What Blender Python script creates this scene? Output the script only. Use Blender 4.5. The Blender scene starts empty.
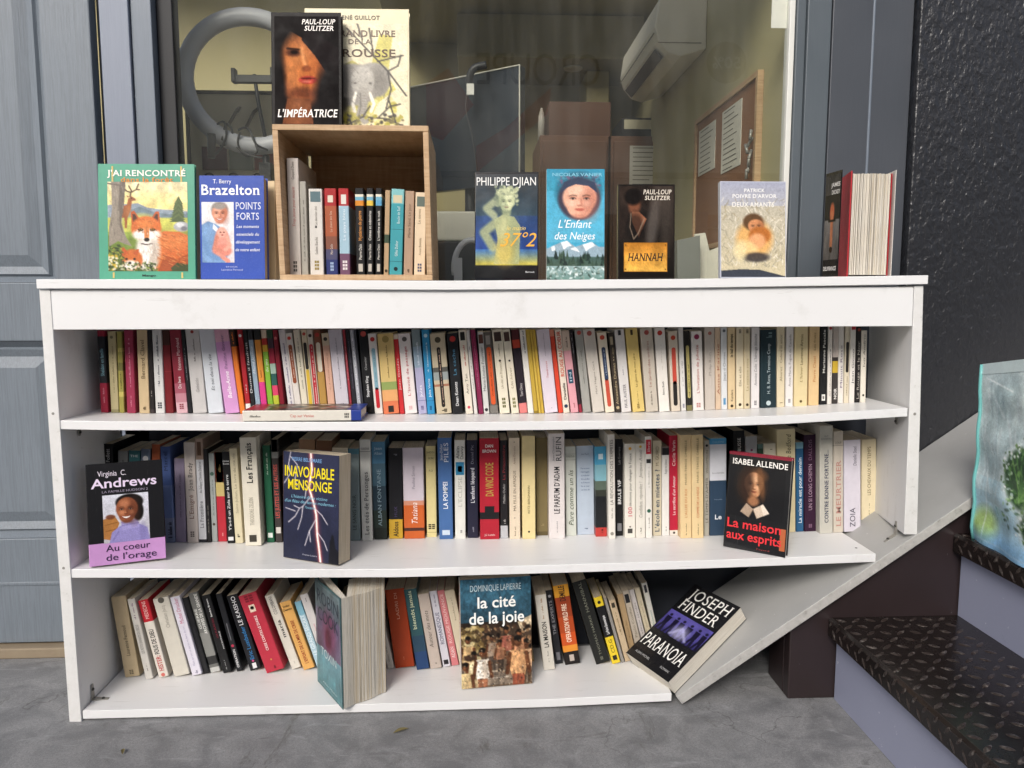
import bpy, bmesh, math, random
import numpy as np
from mathutils import Vector, Matrix
R = math.radians
random.seed(7)
SC = bpy.context.scene
COL = SC.collection

# ------------------------------------------------------------------ camera
FPX, PITCH, YAW = 770.0, R(6.24), R(2.75)
CAM = Vector((0, -1.7677, 0.9904))
cam = bpy.data.cameras.new('camera'); cam_o = bpy.data.objects.new('camera', cam); COL.objects.link(cam_o)
cam.sensor_width = 36; cam.lens = FPX / 1024 * 36; cam.clip_start = .02; cam.clip_end = 400
cam_o.location = CAM; cam_o.rotation_euler = (R(90) - PITCH, 0, -YAW)
SC.camera = cam_o

# ------------------------------------------------------------------ light
SUN_EL, SUN_DIR = R(32), (-.36, -.93)          # towards the sun, in plan
w = bpy.data.worlds.new('World'); SC.world = w; w.use_nodes = True
nt = w.node_tree; bg = nt.nodes['Background']; sky = nt.nodes.new('ShaderNodeTexSky')
sky.sky_type = 'NISHITA'; sky.sun_disc = False; sky.sun_elevation = SUN_EL
sky.sun_rotation = math.atan2(SUN_DIR[0], SUN_DIR[1]); sky.dust_density = 4.0; sky.air_density = .7; sky.ozone_density = 1.0
hs = nt.nodes.new('ShaderNodeHueSaturation'); hs.inputs['Saturation'].default_value = .72; nt.links.new(sky.outputs[0], hs.inputs['Color']); nt.links.new(hs.outputs[0], bg.inputs[0]); bg.inputs[1].default_value = .10
sun = bpy.data.lights.new('sun', 'SUN'); sun_o = bpy.data.objects.new('sun', sun); COL.objects.link(sun_o)
sun.energy = 1.5; sun.angle = R(24); sun.color = (1, .965, .92)
d = Vector((SUN_DIR[0] * math.cos(SUN_EL), SUN_DIR[1] * math.cos(SUN_EL), math.sin(SUN_EL)))
sun_o.rotation_euler = d.to_track_quat('Z', 'Y').to_euler()
SC.view_settings.view_transform = 'Standard'; SC.view_settings.look = 'None'
SC.view_settings.exposure = .74; SC.view_settings.gamma = 1
SC.cycles.max_bounces = 8; SC.cycles.transparent_max_bounces = 16

# ------------------------------------------------------------------ pixel -> point
_fw = Vector((math.sin(YAW) * math.cos(PITCH), math.cos(YAW) * math.cos(PITCH), -math.sin(PITCH)))
_rt = Vector((math.cos(YAW), -math.sin(YAW), 0)); _up = _rt.cross(_fw)
def ray(x, y): return _fw * FPX + _rt * (x - 512) - _up * (y - 384)
def atY(x, y, Y): r = ray(x, y); return CAM + r * ((Y - CAM.y) / r.y)
def atZ(x, y, Z): r = ray(x, y); return CAM + r * ((Z - CAM.z) / r.z)
def atP(x, y, o, n): r = ray(x, y); return CAM + r * ((o - CAM).dot(n) / r.dot(n))

# ------------------------------------------------------------------ colours, materials
def lin(h):
    h = h.lstrip('#'); c = [int(h[i:i + 2], 16) / 255 for i in (0, 2, 4)]
    return [x / 12.92 if x <= .04045 else ((x + .055) / 1.055) ** 2.4 for x in c]
class N:
    """tiny node-tree helper"""
    def __init__(s, name):
        s.m = bpy.data.materials.new(name); s.m.use_nodes = True; s.t = s.m.node_tree
        s.b = s.t.nodes['Principled BSDF']
        s.co = s.t.nodes.new('ShaderNodeTexCoord')
    def n(s, typ, **k):
        o = s.t.nodes.new(typ)
        for a, v in k.items(): setattr(o, a, v)
        return o
    def l(s, a, b): s.t.links.new(a, b)
    def map(s, scale=(1, 1, 1), src='Object', loc=(0, 0, 0)):
        m = s.n('ShaderNodeMapping'); m.inputs['Scale'].default_value = scale; m.inputs['Location'].default_value = loc
        s.l(s.co.outputs[src], m.inputs[0]); return m.outputs[0]
    def noise(s, vec, scale, detail=4, rough=.55, dist=0):
        o = s.n('ShaderNodeTexNoise'); o.inputs['Scale'].default_value = scale; o.inputs['Detail'].default_value = detail
        o.inputs['Roughness'].default_value = rough; o.inputs['Distortion'].default_value = dist
        s.l(vec, o.inputs['Vector']); return o.outputs['Fac']
    def ramp(s, fac, stops):
        o = s.n('ShaderNodeValToRGB'); e = o.color_ramp.elements
        while len(e) < len(stops): e.new(.5)
        for i, (p, c) in enumerate(stops):
            e[i].position = p; e[i].color = (*c, 1) if len(c) == 3 else c
        s.l(fac, o.inputs[0]); return o.outputs[0]
    def mix(s, fac, a, b, typ='MIX'):
        o = s.n('ShaderNodeMix', data_type='RGBA', blend_type=typ)
        for v, i in ((fac, 0), (a, 6), (b, 7)):
            if hasattr(v, 'links'): s.l(v, o.inputs[i])
            else: o.inputs[i].default_value = v if i == 0 else (*v, 1)
        return o.outputs[2]
    def bump(s, h, strength, dist=.002, prev=None):
        o = s.n('ShaderNodeBump'); o.inputs['Strength'].default_value = strength; o.inputs['Distance'].default_value = dist
        s.l(h, o.inputs['Height'])
        if prev: s.l(prev, o.inputs['Normal'])
        return o.outputs[0]
    def done(s, col=None, rough=None, normal=None, spec=None, metal=None, coat=None):
        for v, k in ((col, 'Base Color'), (rough, 'Roughness'), (normal, 'Normal'), (spec, 'Specular IOR Level'), (metal, 'Metallic'), (coat, 'Coat Weight')):
            if v is None: continue
            if hasattr(v, 'links'): s.l(v, s.b.inputs[k])
            else: s.b.inputs[k].default_value = (*v, 1) if k == 'Base Color' else v
        return s.m
def sc(c, k): return [min(1, x * k) for x in c]
_mc = {}
def M(h, rough=.45, var=.10, coat=0, bump=0):
    key = (h, rough, var, coat, bump)
    if key in _mc: return _mc[key]
    m = N('print ' + h); c = lin(h); v = m.map()
    f = m.noise(v, 55, 3); col = m.mix(f, sc(c, 1 - var), sc(c, 1 + var))
    cr = m.ramp(m.noise(m.map((1, .2, .02), loc=(2, 5, 1)), 900, 4, .7), [(.62, (0, 0, 0)), (.70, (1, 1, 1))]); sp = m.ramp(m.noise(m.map(loc=(7, 3, 5)), 260, 4, .75), [(.70, (0, 0, 0)), (.76, (1, 1, 1))])
    lite = [min(1, x * .75 + .12) for x in c]; col = m.mix(m.mix(cr, (0, 0, 0), (.22,) * 3), col, lite); col = m.mix(m.mix(sp, (0, 0, 0), (.35,) * 3), col, lite)
    g = m.noise(m.map((1, 1, 1), loc=(3, 1, 2)), 420, 2)
    rg = m.ramp(g, [(.3, (rough * .85,) * 3), (.7, (min(1, rough * 1.15),) * 3)])
    nrm = m.bump(m.noise(v, 90, 3), bump, .0008) if bump else None
    _mc[key] = m.done(col, rg, nrm, coat=coat, spec=.3); return _mc[key]
def page_mat(name, a, b):
    m = N(name); v = m.map((1, .012, .006)); f = m.noise(v, 1500, 3, .7); g = m.noise(m.map(), 12, 3)
    c = m.ramp(f, [(.32, lin(a)), (.68, lin(b))]); c = m.mix(m.ramp(g, [(.4, (0, 0, 0)), (.8, (.35,) * 3)]), c, lin('b9a98c'))
    return m.done(c, .85, m.bump(f, .35, .0006))
PAGES = page_mat('page edges', '9f917a', 'd9cdb6'); PAGES_W = page_mat('white page edges', 'b3ada0', 'e6e1d6')
def white_mat():
    m = N('white laminate'); v = m.map(); n1 = m.noise(v, 2.2, 5); base = m.mix(n1, lin('dcdcdb'), lin('e6e6e6'))
    sp = m.ramp(m.noise(m.map((1, 1, 1), loc=(5, 2, 1)), 75, 6, .75), [(.69, (0, 0, 0)), (.75, (.50,) * 3)])
    sm = m.ramp(m.noise(m.map((1.2, 5, 1.2), loc=(2, 7, 3)), 6, 6, .7), [(.58, (0, 0, 0)), (.76, (.30,) * 3)])
    scr = m.ramp(m.noise(m.map((3, 45, 45), loc=(1, 4, 8)), 3, 4, .6), [(.685, (0, 0, 0)), (.70, (.25,) * 3)])
    c = m.mix(sm, base, lin('a9a69e')); c = m.mix(sp, c, lin('77726a')); c = m.mix(scr, c, lin('9a978f'))
    return m.done(c, m.ramp(n1, [(.3, (.30,) * 3), (.7, (.46,) * 3)]), m.bump(m.noise(v, 160, 2), .06, .0006))
WHITE = white_mat()
def edge_mat():
    m = N('worn board edge'); v = m.map(); n = m.noise(v, 34, 7, .75)
    c = m.ramp(n, [(.27, lin('a9a69f')), (.40, lin('d6d5d2')), (.66, lin('dedddb')), (.72, lin('948b7d')), (.79, lin('766e63'))])
    return m.done(c, .5, m.bump(n, .25, .002))
EDGE = edge_mat()
def plank_mat():
    m = N('dull white board'); v = m.map(); n = m.noise(v, 5, 6, .65)
    c = m.mix(n, lin('989896'), lin('b0b0ae'))
    s = m.ramp(m.noise(m.map((1, 3, 1), loc=(3, 3, 1)), 16, 7, .75), [(.62, (0, 0, 0)), (.80, (.3,) * 3)]); c = m.mix(s, c, lin('8c8982'))
    g = m.ramp(m.noise(m.map(loc=(9, 1, 4)), 110, 4, .7), [(.68, (0, 0, 0)), (.73, (.7,) * 3)]); c = m.mix(g, c, lin('e8e6e2'))
    return m.done(c, .5, m.bump(n, .1, .001))
PLANK = plank_mat()
def pedge_mat():
    m = N('scuffed grey board edge'); n = m.noise(m.map(), 40, 7, .75); c = m.ramp(n, [(.28, lin('7d7a74')), (.42, lin('a9a7a3')), (.62, lin('b5b3af')), (.68, lin('dcdad6')), (.78, lin('e2e0dc'))])
    return m.done(c, .55, m.bump(n, .4, .002))
PEDGE = pedge_mat()
def concrete():
    m = N('concrete'); v = m.map(); a = m.noise(v, 1.6, 8, .62); b = m.noise(v, 9, 8, .7, .6); f = m.noise(v, 160, 3, .7)
    c = m.mix(a, lin('7e7e7f'), lin('a3a3a3'))
    c = m.mix(m.ramp(b, [(.38, (.75,) * 3), (.6, (0, 0, 0))]), c, lin('636466'))
    c = m.mix(m.ramp(m.noise(m.map((1, 2.2, 1), loc=(4, 4, 4)), 5, 7, .7, 1.2), [(.60, (0, 0, 0)), (.70, (.6,) * 3)]), c, lin('4a4846'))
    c = m.mix(m.ramp(m.noise(m.map(loc=(1, 9, 2)), 22, 6, .7), [(.66, (0, 0, 0)), (.72, (.6,) * 3)]), c, lin('b4b3b0'))
    c = m.mix(m.ramp(f, [(.4, (.45,) * 3), (.62, (0, 0, 0))]), c, lin('6a6b6d'))
    gr = m.noise(m.map(loc=(8, 3, 1)), 420, 3, .75); c = m.mix(m.ramp(gr, [(.36, (.55,) * 3), (.47, (0, 0, 0))]), c, lin('4f5052')); c = m.mix(m.ramp(gr, [(.60, (0, 0, 0)), (.68, (.5,) * 3)]), c, lin('b9b9b8'))
    c = m.mix(m.ramp(m.noise(m.map((1, 3.5, 1), loc=(2, 6, 1)), 7, 8, .75, .8), [(.57, (0, 0, 0)), (.68, (.5,) * 3)]), c, lin('a9aaab')); c = m.mix(m.ramp(m.noise(m.map((2.5, 1, 1), loc=(7, 1, 3)), 4, 8, .78, 1), [(.60, (0, 0, 0)), (.66, (.55,) * 3)]), c, lin('4c4a44'))
    vo = m.n('ShaderNodeTexVoronoi', feature='DISTANCE_TO_EDGE'); vo.inputs['Scale'].default_value = 1.15
    wv = m.n('ShaderNodeVectorMath', operation='ADD'); ns = m.n('ShaderNodeTexNoise'); ns.inputs['Scale'].default_value = 4; ns.inputs['Detail'].default_value = 5
    m.l(v, ns.inputs['Vector']); m.l(v, wv.inputs[0]); m.l(ns.outputs['Color'], wv.inputs[1]); m.l(wv.outputs[0], vo.inputs['Vector'])
    ck = m.ramp(vo.outputs['Distance'], [(0, (.55,) * 3), (.006, (0, 0, 0))]); ck = m.mix(m.ramp(m.noise(v, 2.3, 3), [(.5, (0, 0, 0)), (.62, (1, 1, 1))]), (0, 0, 0), ck)
    c = m.mix(ck, c, lin('3c3a37'))
    return m.done(c, m.ramp(b, [(.3, (.5,) * 3), (.7, (.8,) * 3)]), m.bump(f, .2, .0015, m.bump(b, .25, .004)))
CONC = concrete()
def door_mat(name, a, b, grain=1.0):
    m = N(name); v = m.map((34, 34, 1.0)); n = m.noise(v, 9, 6, .66, .7); n2 = m.noise(m.map(), 2.5, 5)
    c = m.mix(n2, lin(a), lin(b)); c = m.mix(m.ramp(n, [(.42, (.30 * grain,) * 3), (.56, (0, 0, 0))]), c, sc(lin(a), .62))
    return m.done(c, m.ramp(n2, [(.3, (.38,) * 3), (.7, (.55,) * 3)]), m.bump(n, .5 * grain, .002))
DOOR = door_mat('embossed grey door paint', '697179', '7b848d'); FRAME = door_mat('grey frame paint', '646d78', '727c88', .45)
FRAME_L = door_mat('pale frame paint', '737b8a', '828a99', .35)
FRAME_D = door_mat('dark frame paint', '3d4147', '494d54', .25); FRAME_R = door_mat('slate frame paint', '4a5258', '565e64', .3)
def wall_mat():
    m = N('lumpy grey paint'); v = m.map((1, 1, .62)); a = m.noise(v, 95, 3, .5, .5); b = m.noise(v, 30, 4, .6); c0 = m.noise(m.map(), 1.4, 4)
    c = m.mix(c0, lin('1f2023'), lin('2d2e32'))
    c = m.mix(m.ramp(m.noise(m.map(loc=(4, 4, 9)), 3.3, 5, .7), [(.62, (0, 0, 0)), (.75, (.4,) * 3)]), c, lin('45474c'))
    vo = m.n('ShaderNodeTexVoronoi', feature='SMOOTH_F1'); vo.inputs['Scale'].default_value = 84; m.l(v, vo.inputs['Vector'])
    nm = m.bump(vo.outputs['Distance'], .5, .004, m.bump(a, .5, .005, m.bump(b, .6, .012)))
    return m.done(c, .33, nm)
LUMPY = wall_mat()
def crate_mat():
    m = N('pale wood veneer'); n = m.noise(m.map((3, 3, 60)), 3, 6, .65, .8); n2 = m.noise(m.map((40, 4, 4)), 3, 4)
    c = m.ramp(n, [(.3, lin('a4835f')), (.5, lin('bd9d78')), (.7, lin('cbb08d'))]); c = m.mix(.25, c, m.ramp(n2, [(.35, lin('94734f')), (.65, lin('c4a580'))]))
    return m.done(c, .6, m.bump(n, .15, .001))
WOOD = crate_mat()
def simple(name, a, b, rough=.5, scale=8, metal=0, bump=0, spec=None):
    m = N(name); n = m.noise(m.map(), scale, 5, .6); c = m.mix(n, lin(a), lin(b))
    return m.done(c, rough, m.bump(n, bump, .003) if bump else None, metal=metal, spec=spec)
STEEL = simple('dull steel', '8b8983', 'a5a39c', .45, 60, .4)
BLACKP = simple('black plastic', '17171a', '212125', .45, 30)
NAVYW = simple('navy wall paint', '24272f', '30343d', .6, 3, 0, .1)
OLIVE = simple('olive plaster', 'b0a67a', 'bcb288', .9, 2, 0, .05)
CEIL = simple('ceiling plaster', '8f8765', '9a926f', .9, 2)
RFLOOR = simple('room floor', '94866f', 'a39680', .5, 4)
CABW = simple('brown cabinet wood', '6b4a35', '7d5a42', .5, 6)
def brown_paint():
    m = N('chipped brown steel paint'); v = m.map(); n = m.noise(v, 6, 5)
    c = m.mix(n, lin('231a19'), lin('32282a')); ch = m.ramp(m.noise(m.map((1, 1, .45), loc=(2, 2, 6)), 38, 5, .7), [(.70, (0, 0, 0)), (.725, (1, 1, 1))])
    c = m.mix(ch, c, lin('8f8d92'))
    return m.done(c, .38, m.bump(m.noise(v, 60, 3), .15, .001))
BROWN = brown_paint()
def plate_mat(name, a, b_, ch, lo, hi, rough):
    m = N(name); v = m.map(); n = m.noise(v, 26, 6, .7)
    c = m.mix(n, lin(a), lin(b_)); brk = m.ramp(m.noise(m.map(loc=(1, 2, 3)), 75, 5, .75), [(lo, (0, 0, 0)), (hi, (1, 1, 1))])
    c = m.mix(brk, c, lin(ch)); return m.done(c, m.ramp(n, [(.3, (rough,) * 3), (.7, (rough * 1.6,) * 3)]), m.bump(m.noise(v, 120, 3), .2, .001))
PLATE = plate_mat('brown tread plate paint', '151110', '231d1b', '5d5552', .66, .74, .19)
LENS = plate_mat('worn raised pattern', '2a2220', '3b322e', '77716c', .52, .68, .22)
NOSEM = plate_mat('scuffed nosing edge', '2a2220', '3f3531', '9a938d', .55, .68, .28)
def riser_mat():
    m = N('lilac grey steel paint'); v = m.map(); n = m.noise(v, 3, 5); c = m.mix(n, lin('8f93a9'), lin('9fa3b8'))
    ch = m.ramp(m.noise(m.map(loc=(2, 7, 6)), 60, 4, .65), [(.70, (0, 0, 0)), (.715, (1, 1, 1))]); c = m.mix(ch, c, lin('d8d8dc'))
    dk = m.ramp(m.noise(m.map((1, 1, 3), loc=(6, 7, 6)), 9, 6, .75), [(.66, (0, 0, 0)), (.76, (.5,) * 3)]); c = m.mix(dk, c, lin('55556a'))
    return m.done(c, .42, m.bump(n, .05, .002))
RISER = riser_mat()
def glass_mat():
    m = N('window glass'); t = m.t; t.nodes.remove(m.b); out = [n for n in t.nodes if n.type == 'OUTPUT_MATERIAL'][0]
    tr = m.n('ShaderNodeBsdfTransparent'); tr.inputs[0].default_value = (.96, .97, .95, 1); gl = m.n('ShaderNodeBsdfGlossy'); gl.inputs['Roughness'].default_value = .0
    ge = m.n('ShaderNodeNewGeometry'); dt = m.n('ShaderNodeVectorMath', operation='DOT_PRODUCT'); m.l(ge.outputs['Normal'], dt.inputs[0]); m.l(ge.outputs['Incoming'], dt.inputs[1])
    def mt(op, a_, b_=None):
        o = m.n('ShaderNodeMath', operation=op)
        for i_, v_ in enumerate((a_, b_)):
            if v_ is None: continue
            if hasattr(v_, 'links'): m.l(v_, o.inputs[i_])
            else: o.inputs[i_].default_value = v_
        return o.outputs[0]
    c_ = mt('SUBTRACT', 1, mt('ABSOLUTE', dt.outputs['Value'])); f_ = mt('ADD', .064, mt('MULTIPLY', .928, mt('POWER', c_, 5)))
    mx = m.n('ShaderNodeMixShader'); m.l(f_, mx.inputs[0]); m.l(tr.outputs[0], mx.inputs[1]); m.l(gl.outputs[0], mx.inputs[2])
    df = m.n('ShaderNodeBsdfDiffuse'); df.inputs[0].default_value = (.75, .74, .68, 1); v = m.map((7, 1, .7)); s1 = m.noise(v, 2.2, 6, .65); s2 = m.noise(m.map(), 3.5, 7, .7); s3 = m.noise(m.map(loc=(3, 3, 3)), 140, 3, .7)
    k = mt('ADD', mt('MULTIPLY', m.ramp(s1, [(.42, (0, 0, 0)), (.75, (1, 1, 1))]), .022), mt('ADD', mt('MULTIPLY', m.ramp(s2, [(.45, (0, 0, 0)), (.7, (1, 1, 1))]), .015), mt('MULTIPLY', m.ramp(s3, [(.68, (0, 0, 0)), (.74, (1, 1, 1))]), .05)))
    m2 = m.n('ShaderNodeMixShader'); m.l(mt('ADD', k, .006), m2.inputs[0]); m.l(mx.outputs[0], m2.inputs[1]); m.l(df.outputs[0], m2.inputs[2]); m.l(m2.outputs[0], out.inputs[0]); return m.m
GLASS = glass_mat()
def paint_mat(name, rough, coat=.0, bump=0):
    m = N(name); a = m.n('ShaderNodeAttribute', attribute_name='paint'); n = m.noise(m.map(), 30, 4)
    nm = m.bump(n, bump, .004) if bump else None
    return m.done(a.outputs['Color'], m.ramp(n, [(.3, (rough * .8,) * 3), (.7, (rough * 1.2,) * 3)]), nm, coat=coat, spec=.28)
ART = paint_mat('printed picture', .36); ART_G = paint_mat('laminated picture', .2, .3, .08); ART_M = paint_mat('matt printed picture', .6); ART_M.node_tree.nodes['Principled BSDF'].inputs['Specular IOR Level'].default_value = .08; ART_BAG = paint_mat('woven plastic picture', .32, .2, .5)

# ------------------------------------------------------------------ mesh builder
class MB:
    def __init__(s): s.v = []; s.f = []; s.fm = []; s.m = []; s.sm = []
    def mi(s, m):
        if m not in s.m: s.m.append(m)
        return s.m.index(m)
    def face(s, pts, m, smooth=False):
        b = len(s.v); s.v += [tuple(p) for p in pts]; s.f.append(tuple(range(b, b + len(pts)))); s.fm.append(s.mi(m)); s.sm.append(smooth)
    def grid(s, verts, faces, m, smooth=False):
        b = len(s.v); s.v += [tuple(p) for p in verts]; k = s.mi(m)
        for f in faces: s.f.append(tuple(i + b for i in f)); s.fm.append(k); s.sm.append(smooth)
    def box(s, lo, hi, m, skip=()):
        (a, b, c), (d, e, f) = lo, hi
        v = [(a, b, c), (d, b, c), (d, e, c), (a, e, c), (a, b, f), (d, b, f), (d, e, f), (a, e, f)]
        fs = [(3, 2, 1, 0), (4, 5, 6, 7), (0, 1, 5, 4), (1, 2, 6, 5), (2, 3, 7, 6), (3, 0, 4, 7)]
        s.grid(v, [x for i, x in enumerate(fs) if i not in skip], m)
    def hexa(s, p, m, mats=None):
        """p: 4 bottom corners ccw, 4 top corners"""
        fs = [(3, 2, 1, 0), (4, 5, 6, 7), (0, 1, 5, 4), (1, 2, 6, 5), (2, 3, 7, 6), (3, 0, 4, 7)]
        b = len(s.v); s.v += [tuple(q) for q in p]
        for i, f in enumerate(fs): s.f.append(tuple(j + b for j in f)); s.fm.append(s.mi((mats or {}).get(i, m))); s.sm.append(False)
    def prism(s, poly, a, b, m, axis='Y', capm=None):
        """poly of 2-D points extruded from a to b along axis"""
        def P(u, v, t): return {'Y': (u, t, v), 'Z': (u, v, t), 'X': (t, u, v)}[axis]
        n = len(poly); base = len(s.v); s.v += [P(u, v, a) for u, v in poly] + [P(u, v, b) for u, v in poly]
        k = s.mi(m); kc = s.mi(capm or m)
        for i in range(n):
            j = (i + 1) % n; s.f.append((base + i, base + j, base + n + j, base + n + i)); s.fm.append(k); s.sm.append(False)
        s.f.append(tuple(base + i for i in reversed(range(n)))); s.fm.append(kc); s.sm.append(False)
        s.f.append(tuple(base + n + i for i in range(n))); s.fm.append(kc); s.sm.append(False)
    def tube(s, pts, r, m, n=8, closed=False):
        pts = [Vector(p) for p in pts]; base = len(s.v); k = s.mi(m); rs = r if isinstance(r, (list, tuple)) else [r] * len(pts)
        prev = None
        for i, p in enumerate(pts):
            t = (pts[min(i + 1, len(pts) - 1)] - pts[max(i - 1, 0)]) if not closed else pts[(i + 1) % len(pts)] - pts[i - 1]
            t.normalize()
            if prev is None: prev = t.orthogonal().normalized()
            a = (prev - t * prev.dot(t)).normalized(); prev = a; b = t.cross(a)
            for j in range(n):
                q = 2 * math.pi * j / n; s.v.append(tuple(p + (a * math.cos(q) + b * math.sin(q)) * rs[i]))
        L = len(pts)
        for i in range(L if closed else L - 1):
            i2 = (i + 1) % L
            for j in range(n):
                j2 = (j + 1) % n; s.f.append((base + i * n + j, base + i * n + j2, base + i2 * n + j2, base + i2 * n + j)); s.fm.append(k); s.sm.append(True)
        if not closed:
            s.f.append(tuple(base + j for j in reversed(range(n)))); s.fm.append(k); s.sm.append(False)
            s.f.append(tuple(base + (L - 1) * n + j for j in range(n))); s.fm.append(k); s.sm.append(False)
    def build(s, name, parent=None, bevel=0, flip=True):
        me = bpy.data.meshes.new(name); me.from_pydata(s.v, [], s.f)
        for m in s.m: me.materials.append(m)
        me.polygons.foreach_set('material_index', s.fm); me.polygons.foreach_set('use_smooth', s.sm)
        if flip:
            bm = bmesh.new(); bm.from_mesh(me); bmesh.ops.recalc_face_normals(bm, faces=bm.faces); bm.to_mesh(me); bm.free()
        me.update(); o = bpy.data.objects.new(name, me); COL.objects.link(o)
        if parent: o.parent = parent
        if bevel:
            b = o.modifiers.new('soft edges', 'BEVEL'); b.width = bevel; b.segments = 2; b.limit_method = 'ANGLE'; b.angle_limit = R(40)
        return o
LABELS = {}
def tag(o, label, cat, group=None):
    n = len(label.split())
    if n > 16 or n < 4: print('LABEL LENGTH', n, label)
    if label in LABELS: print('DUP LABEL', label)
    LABELS[label] = o; o['label'] = label; o['category'] = cat
    if group: o['group'] = group
    return o
def thing(name, label, cat, loc=(0, 0, 0), group=None):
    o = bpy.data.objects.new(name, None); COL.objects.link(o); o.location = loc; o.empty_display_size = .05
    return tag(o, label, cat, group)
def struct(o): o['kind'] = 'structure'; return o

# ------------------------------------------------------------------ lettering
_gl = {}
CHARS = sorted(set("ABCDEFGHIJKLMNOPQRSTUVWXYZabcdefghijklmnopqrstuvwxyz0123456789ÉÊÈÀÇéèêàçùôîœ'.,:;!?-°%/&()"))
def load_glyphs():
    tmp = []
    for bold in (0, 1):
        for ch in CHARS + ['HH']:
            for body in ((ch, 'H' + ch + 'H') if ch != 'HH' else ('HH',)):
                cu = bpy.data.curves.new('t', 'FONT'); cu.body = body; cu.resolution_u = 3; cu.offset = .016 * bold; cu.size = 1
                o = bpy.data.objects.new('t', cu); COL.objects.link(o); tmp.append((bold, ch, body, o))
    bpy.context.view_layer.update(); dg = bpy.context.evaluated_depsgraph_get()
    wid = {}; shp = {}
    for bold, ch, body, o in tmp:
        me = o.evaluated_get(dg).to_mesh(); vs = [(v.co.x, v.co.y) for v in me.vertices]; fs = [tuple(p.vertices) for p in me.polygons]
        xs = [x for x, y in vs] or [0]
        if body == ch and ch != 'HH': shp[bold, ch] = (vs, fs, min(xs))
        wid[bold, body] = max(xs) - min(xs)
        o.evaluated_get(dg).to_mesh_clear()
    for bold in (0, 1):
        for ch in CHARS: _gl[bold, ch] = (*shp[bold, ch][:2], wid[bold, 'H' + ch + 'H'] - wid[bold, 'HH'])
    top = {c_: max(y for x, y in shp[0, c_][0]) for c_ in 'Hxl'}
    for bold in (0, 1):
        for ch in CHARS:
            vs, fs, adv = _gl[bold, ch]; V, F = list(vs), list(fs); cnt = {}
            for f in fs:
                for i in range(len(f)): e_ = tuple(sorted((f[i], f[(i + 1) % len(f)]))); cnt[e_] = cnt.get(e_, 0) + 1
            for (i, j), n_ in cnt.items():
                (xa, ya), (xb, yb) = vs[i], vs[j]
                ya = ya + .016 * bold if ya < .1 else ya - .016 * bold; yb = yb + .016 * bold if yb < .1 else yb - .016 * bold
                if n_ > 1 or abs(ya - yb) > .004 or not .03 < abs(xa - xb) < .21 or not ch.isalnum(): continue
                lo, hi = min(xa, xb), max(xa, xb); ex = .05
                if abs(ya) < .014: q_ = [(lo - ex, 0), (hi + ex, 0), (hi + ex, .04), (lo - ex, .04)]
                elif abs(ya - top['H']) < .014 and ch.isupper(): q_ = [(lo - ex, ya - .04), (hi + ex, ya - .04), (hi + ex, ya), (lo - ex, ya)]
                elif (abs(ya - top['l']) < .014 or abs(ya - top['x']) < .014) and ch.islower(): q_ = [(lo - ex * 1.2, ya - .045), (hi, ya - .03), (hi, ya), (lo - ex * .6, ya)]
                else: continue
                k_ = len(V); V += q_; F.append((k_, k_ + 1, k_ + 2, k_ + 3))
            _gl[bold + 2, ch] = (V, F, adv + .035)
    for _, _, _, o in tmp:
        cu = o.data; bpy.data.objects.remove(o); bpy.data.curves.remove(cu)
load_glyphs()
def layout(s, bold=0, shear=0.0):
    """2-D verts and faces of a line of text, scaled to the unit square (cap line to baseline = 0..1 ignoring descenders)"""
    x = 0; V = []; F = []
    for ch in s:
        if ch == ' ': x += .27; continue
        if (bold, ch) not in _gl: ch = 'e'
        vs, fs, adv = _gl[bold, ch]; b = len(V)
        V += [(x + a + shear * c, c) for a, c in vs]; F += [tuple(i + b for i in f) for f in fs]; x += adv
    if not V: return [], []
    x0 = min(a for a, _ in V); x1 = max(a for a, _ in V); low = s.islower() and not any(c in 'bdfhklit' for c in s)
    top = .53 if low else .72
    return [((a - x0) / (x1 - x0), c / top) for a, c in V], F
def put_text(mb, s, P, u0, u1, v0, v1, mat, bold=0, shear=0.0):
    """text filling u0..u1 (reading direction) and v0..v1 (baseline to cap)"""
    V, F = layout(s, bold, shear)
    mb.grid([P(u0 + (u1 - u0) * a, v0 + (v1 - v0) * b) for a, b in V], F, mat)

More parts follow.
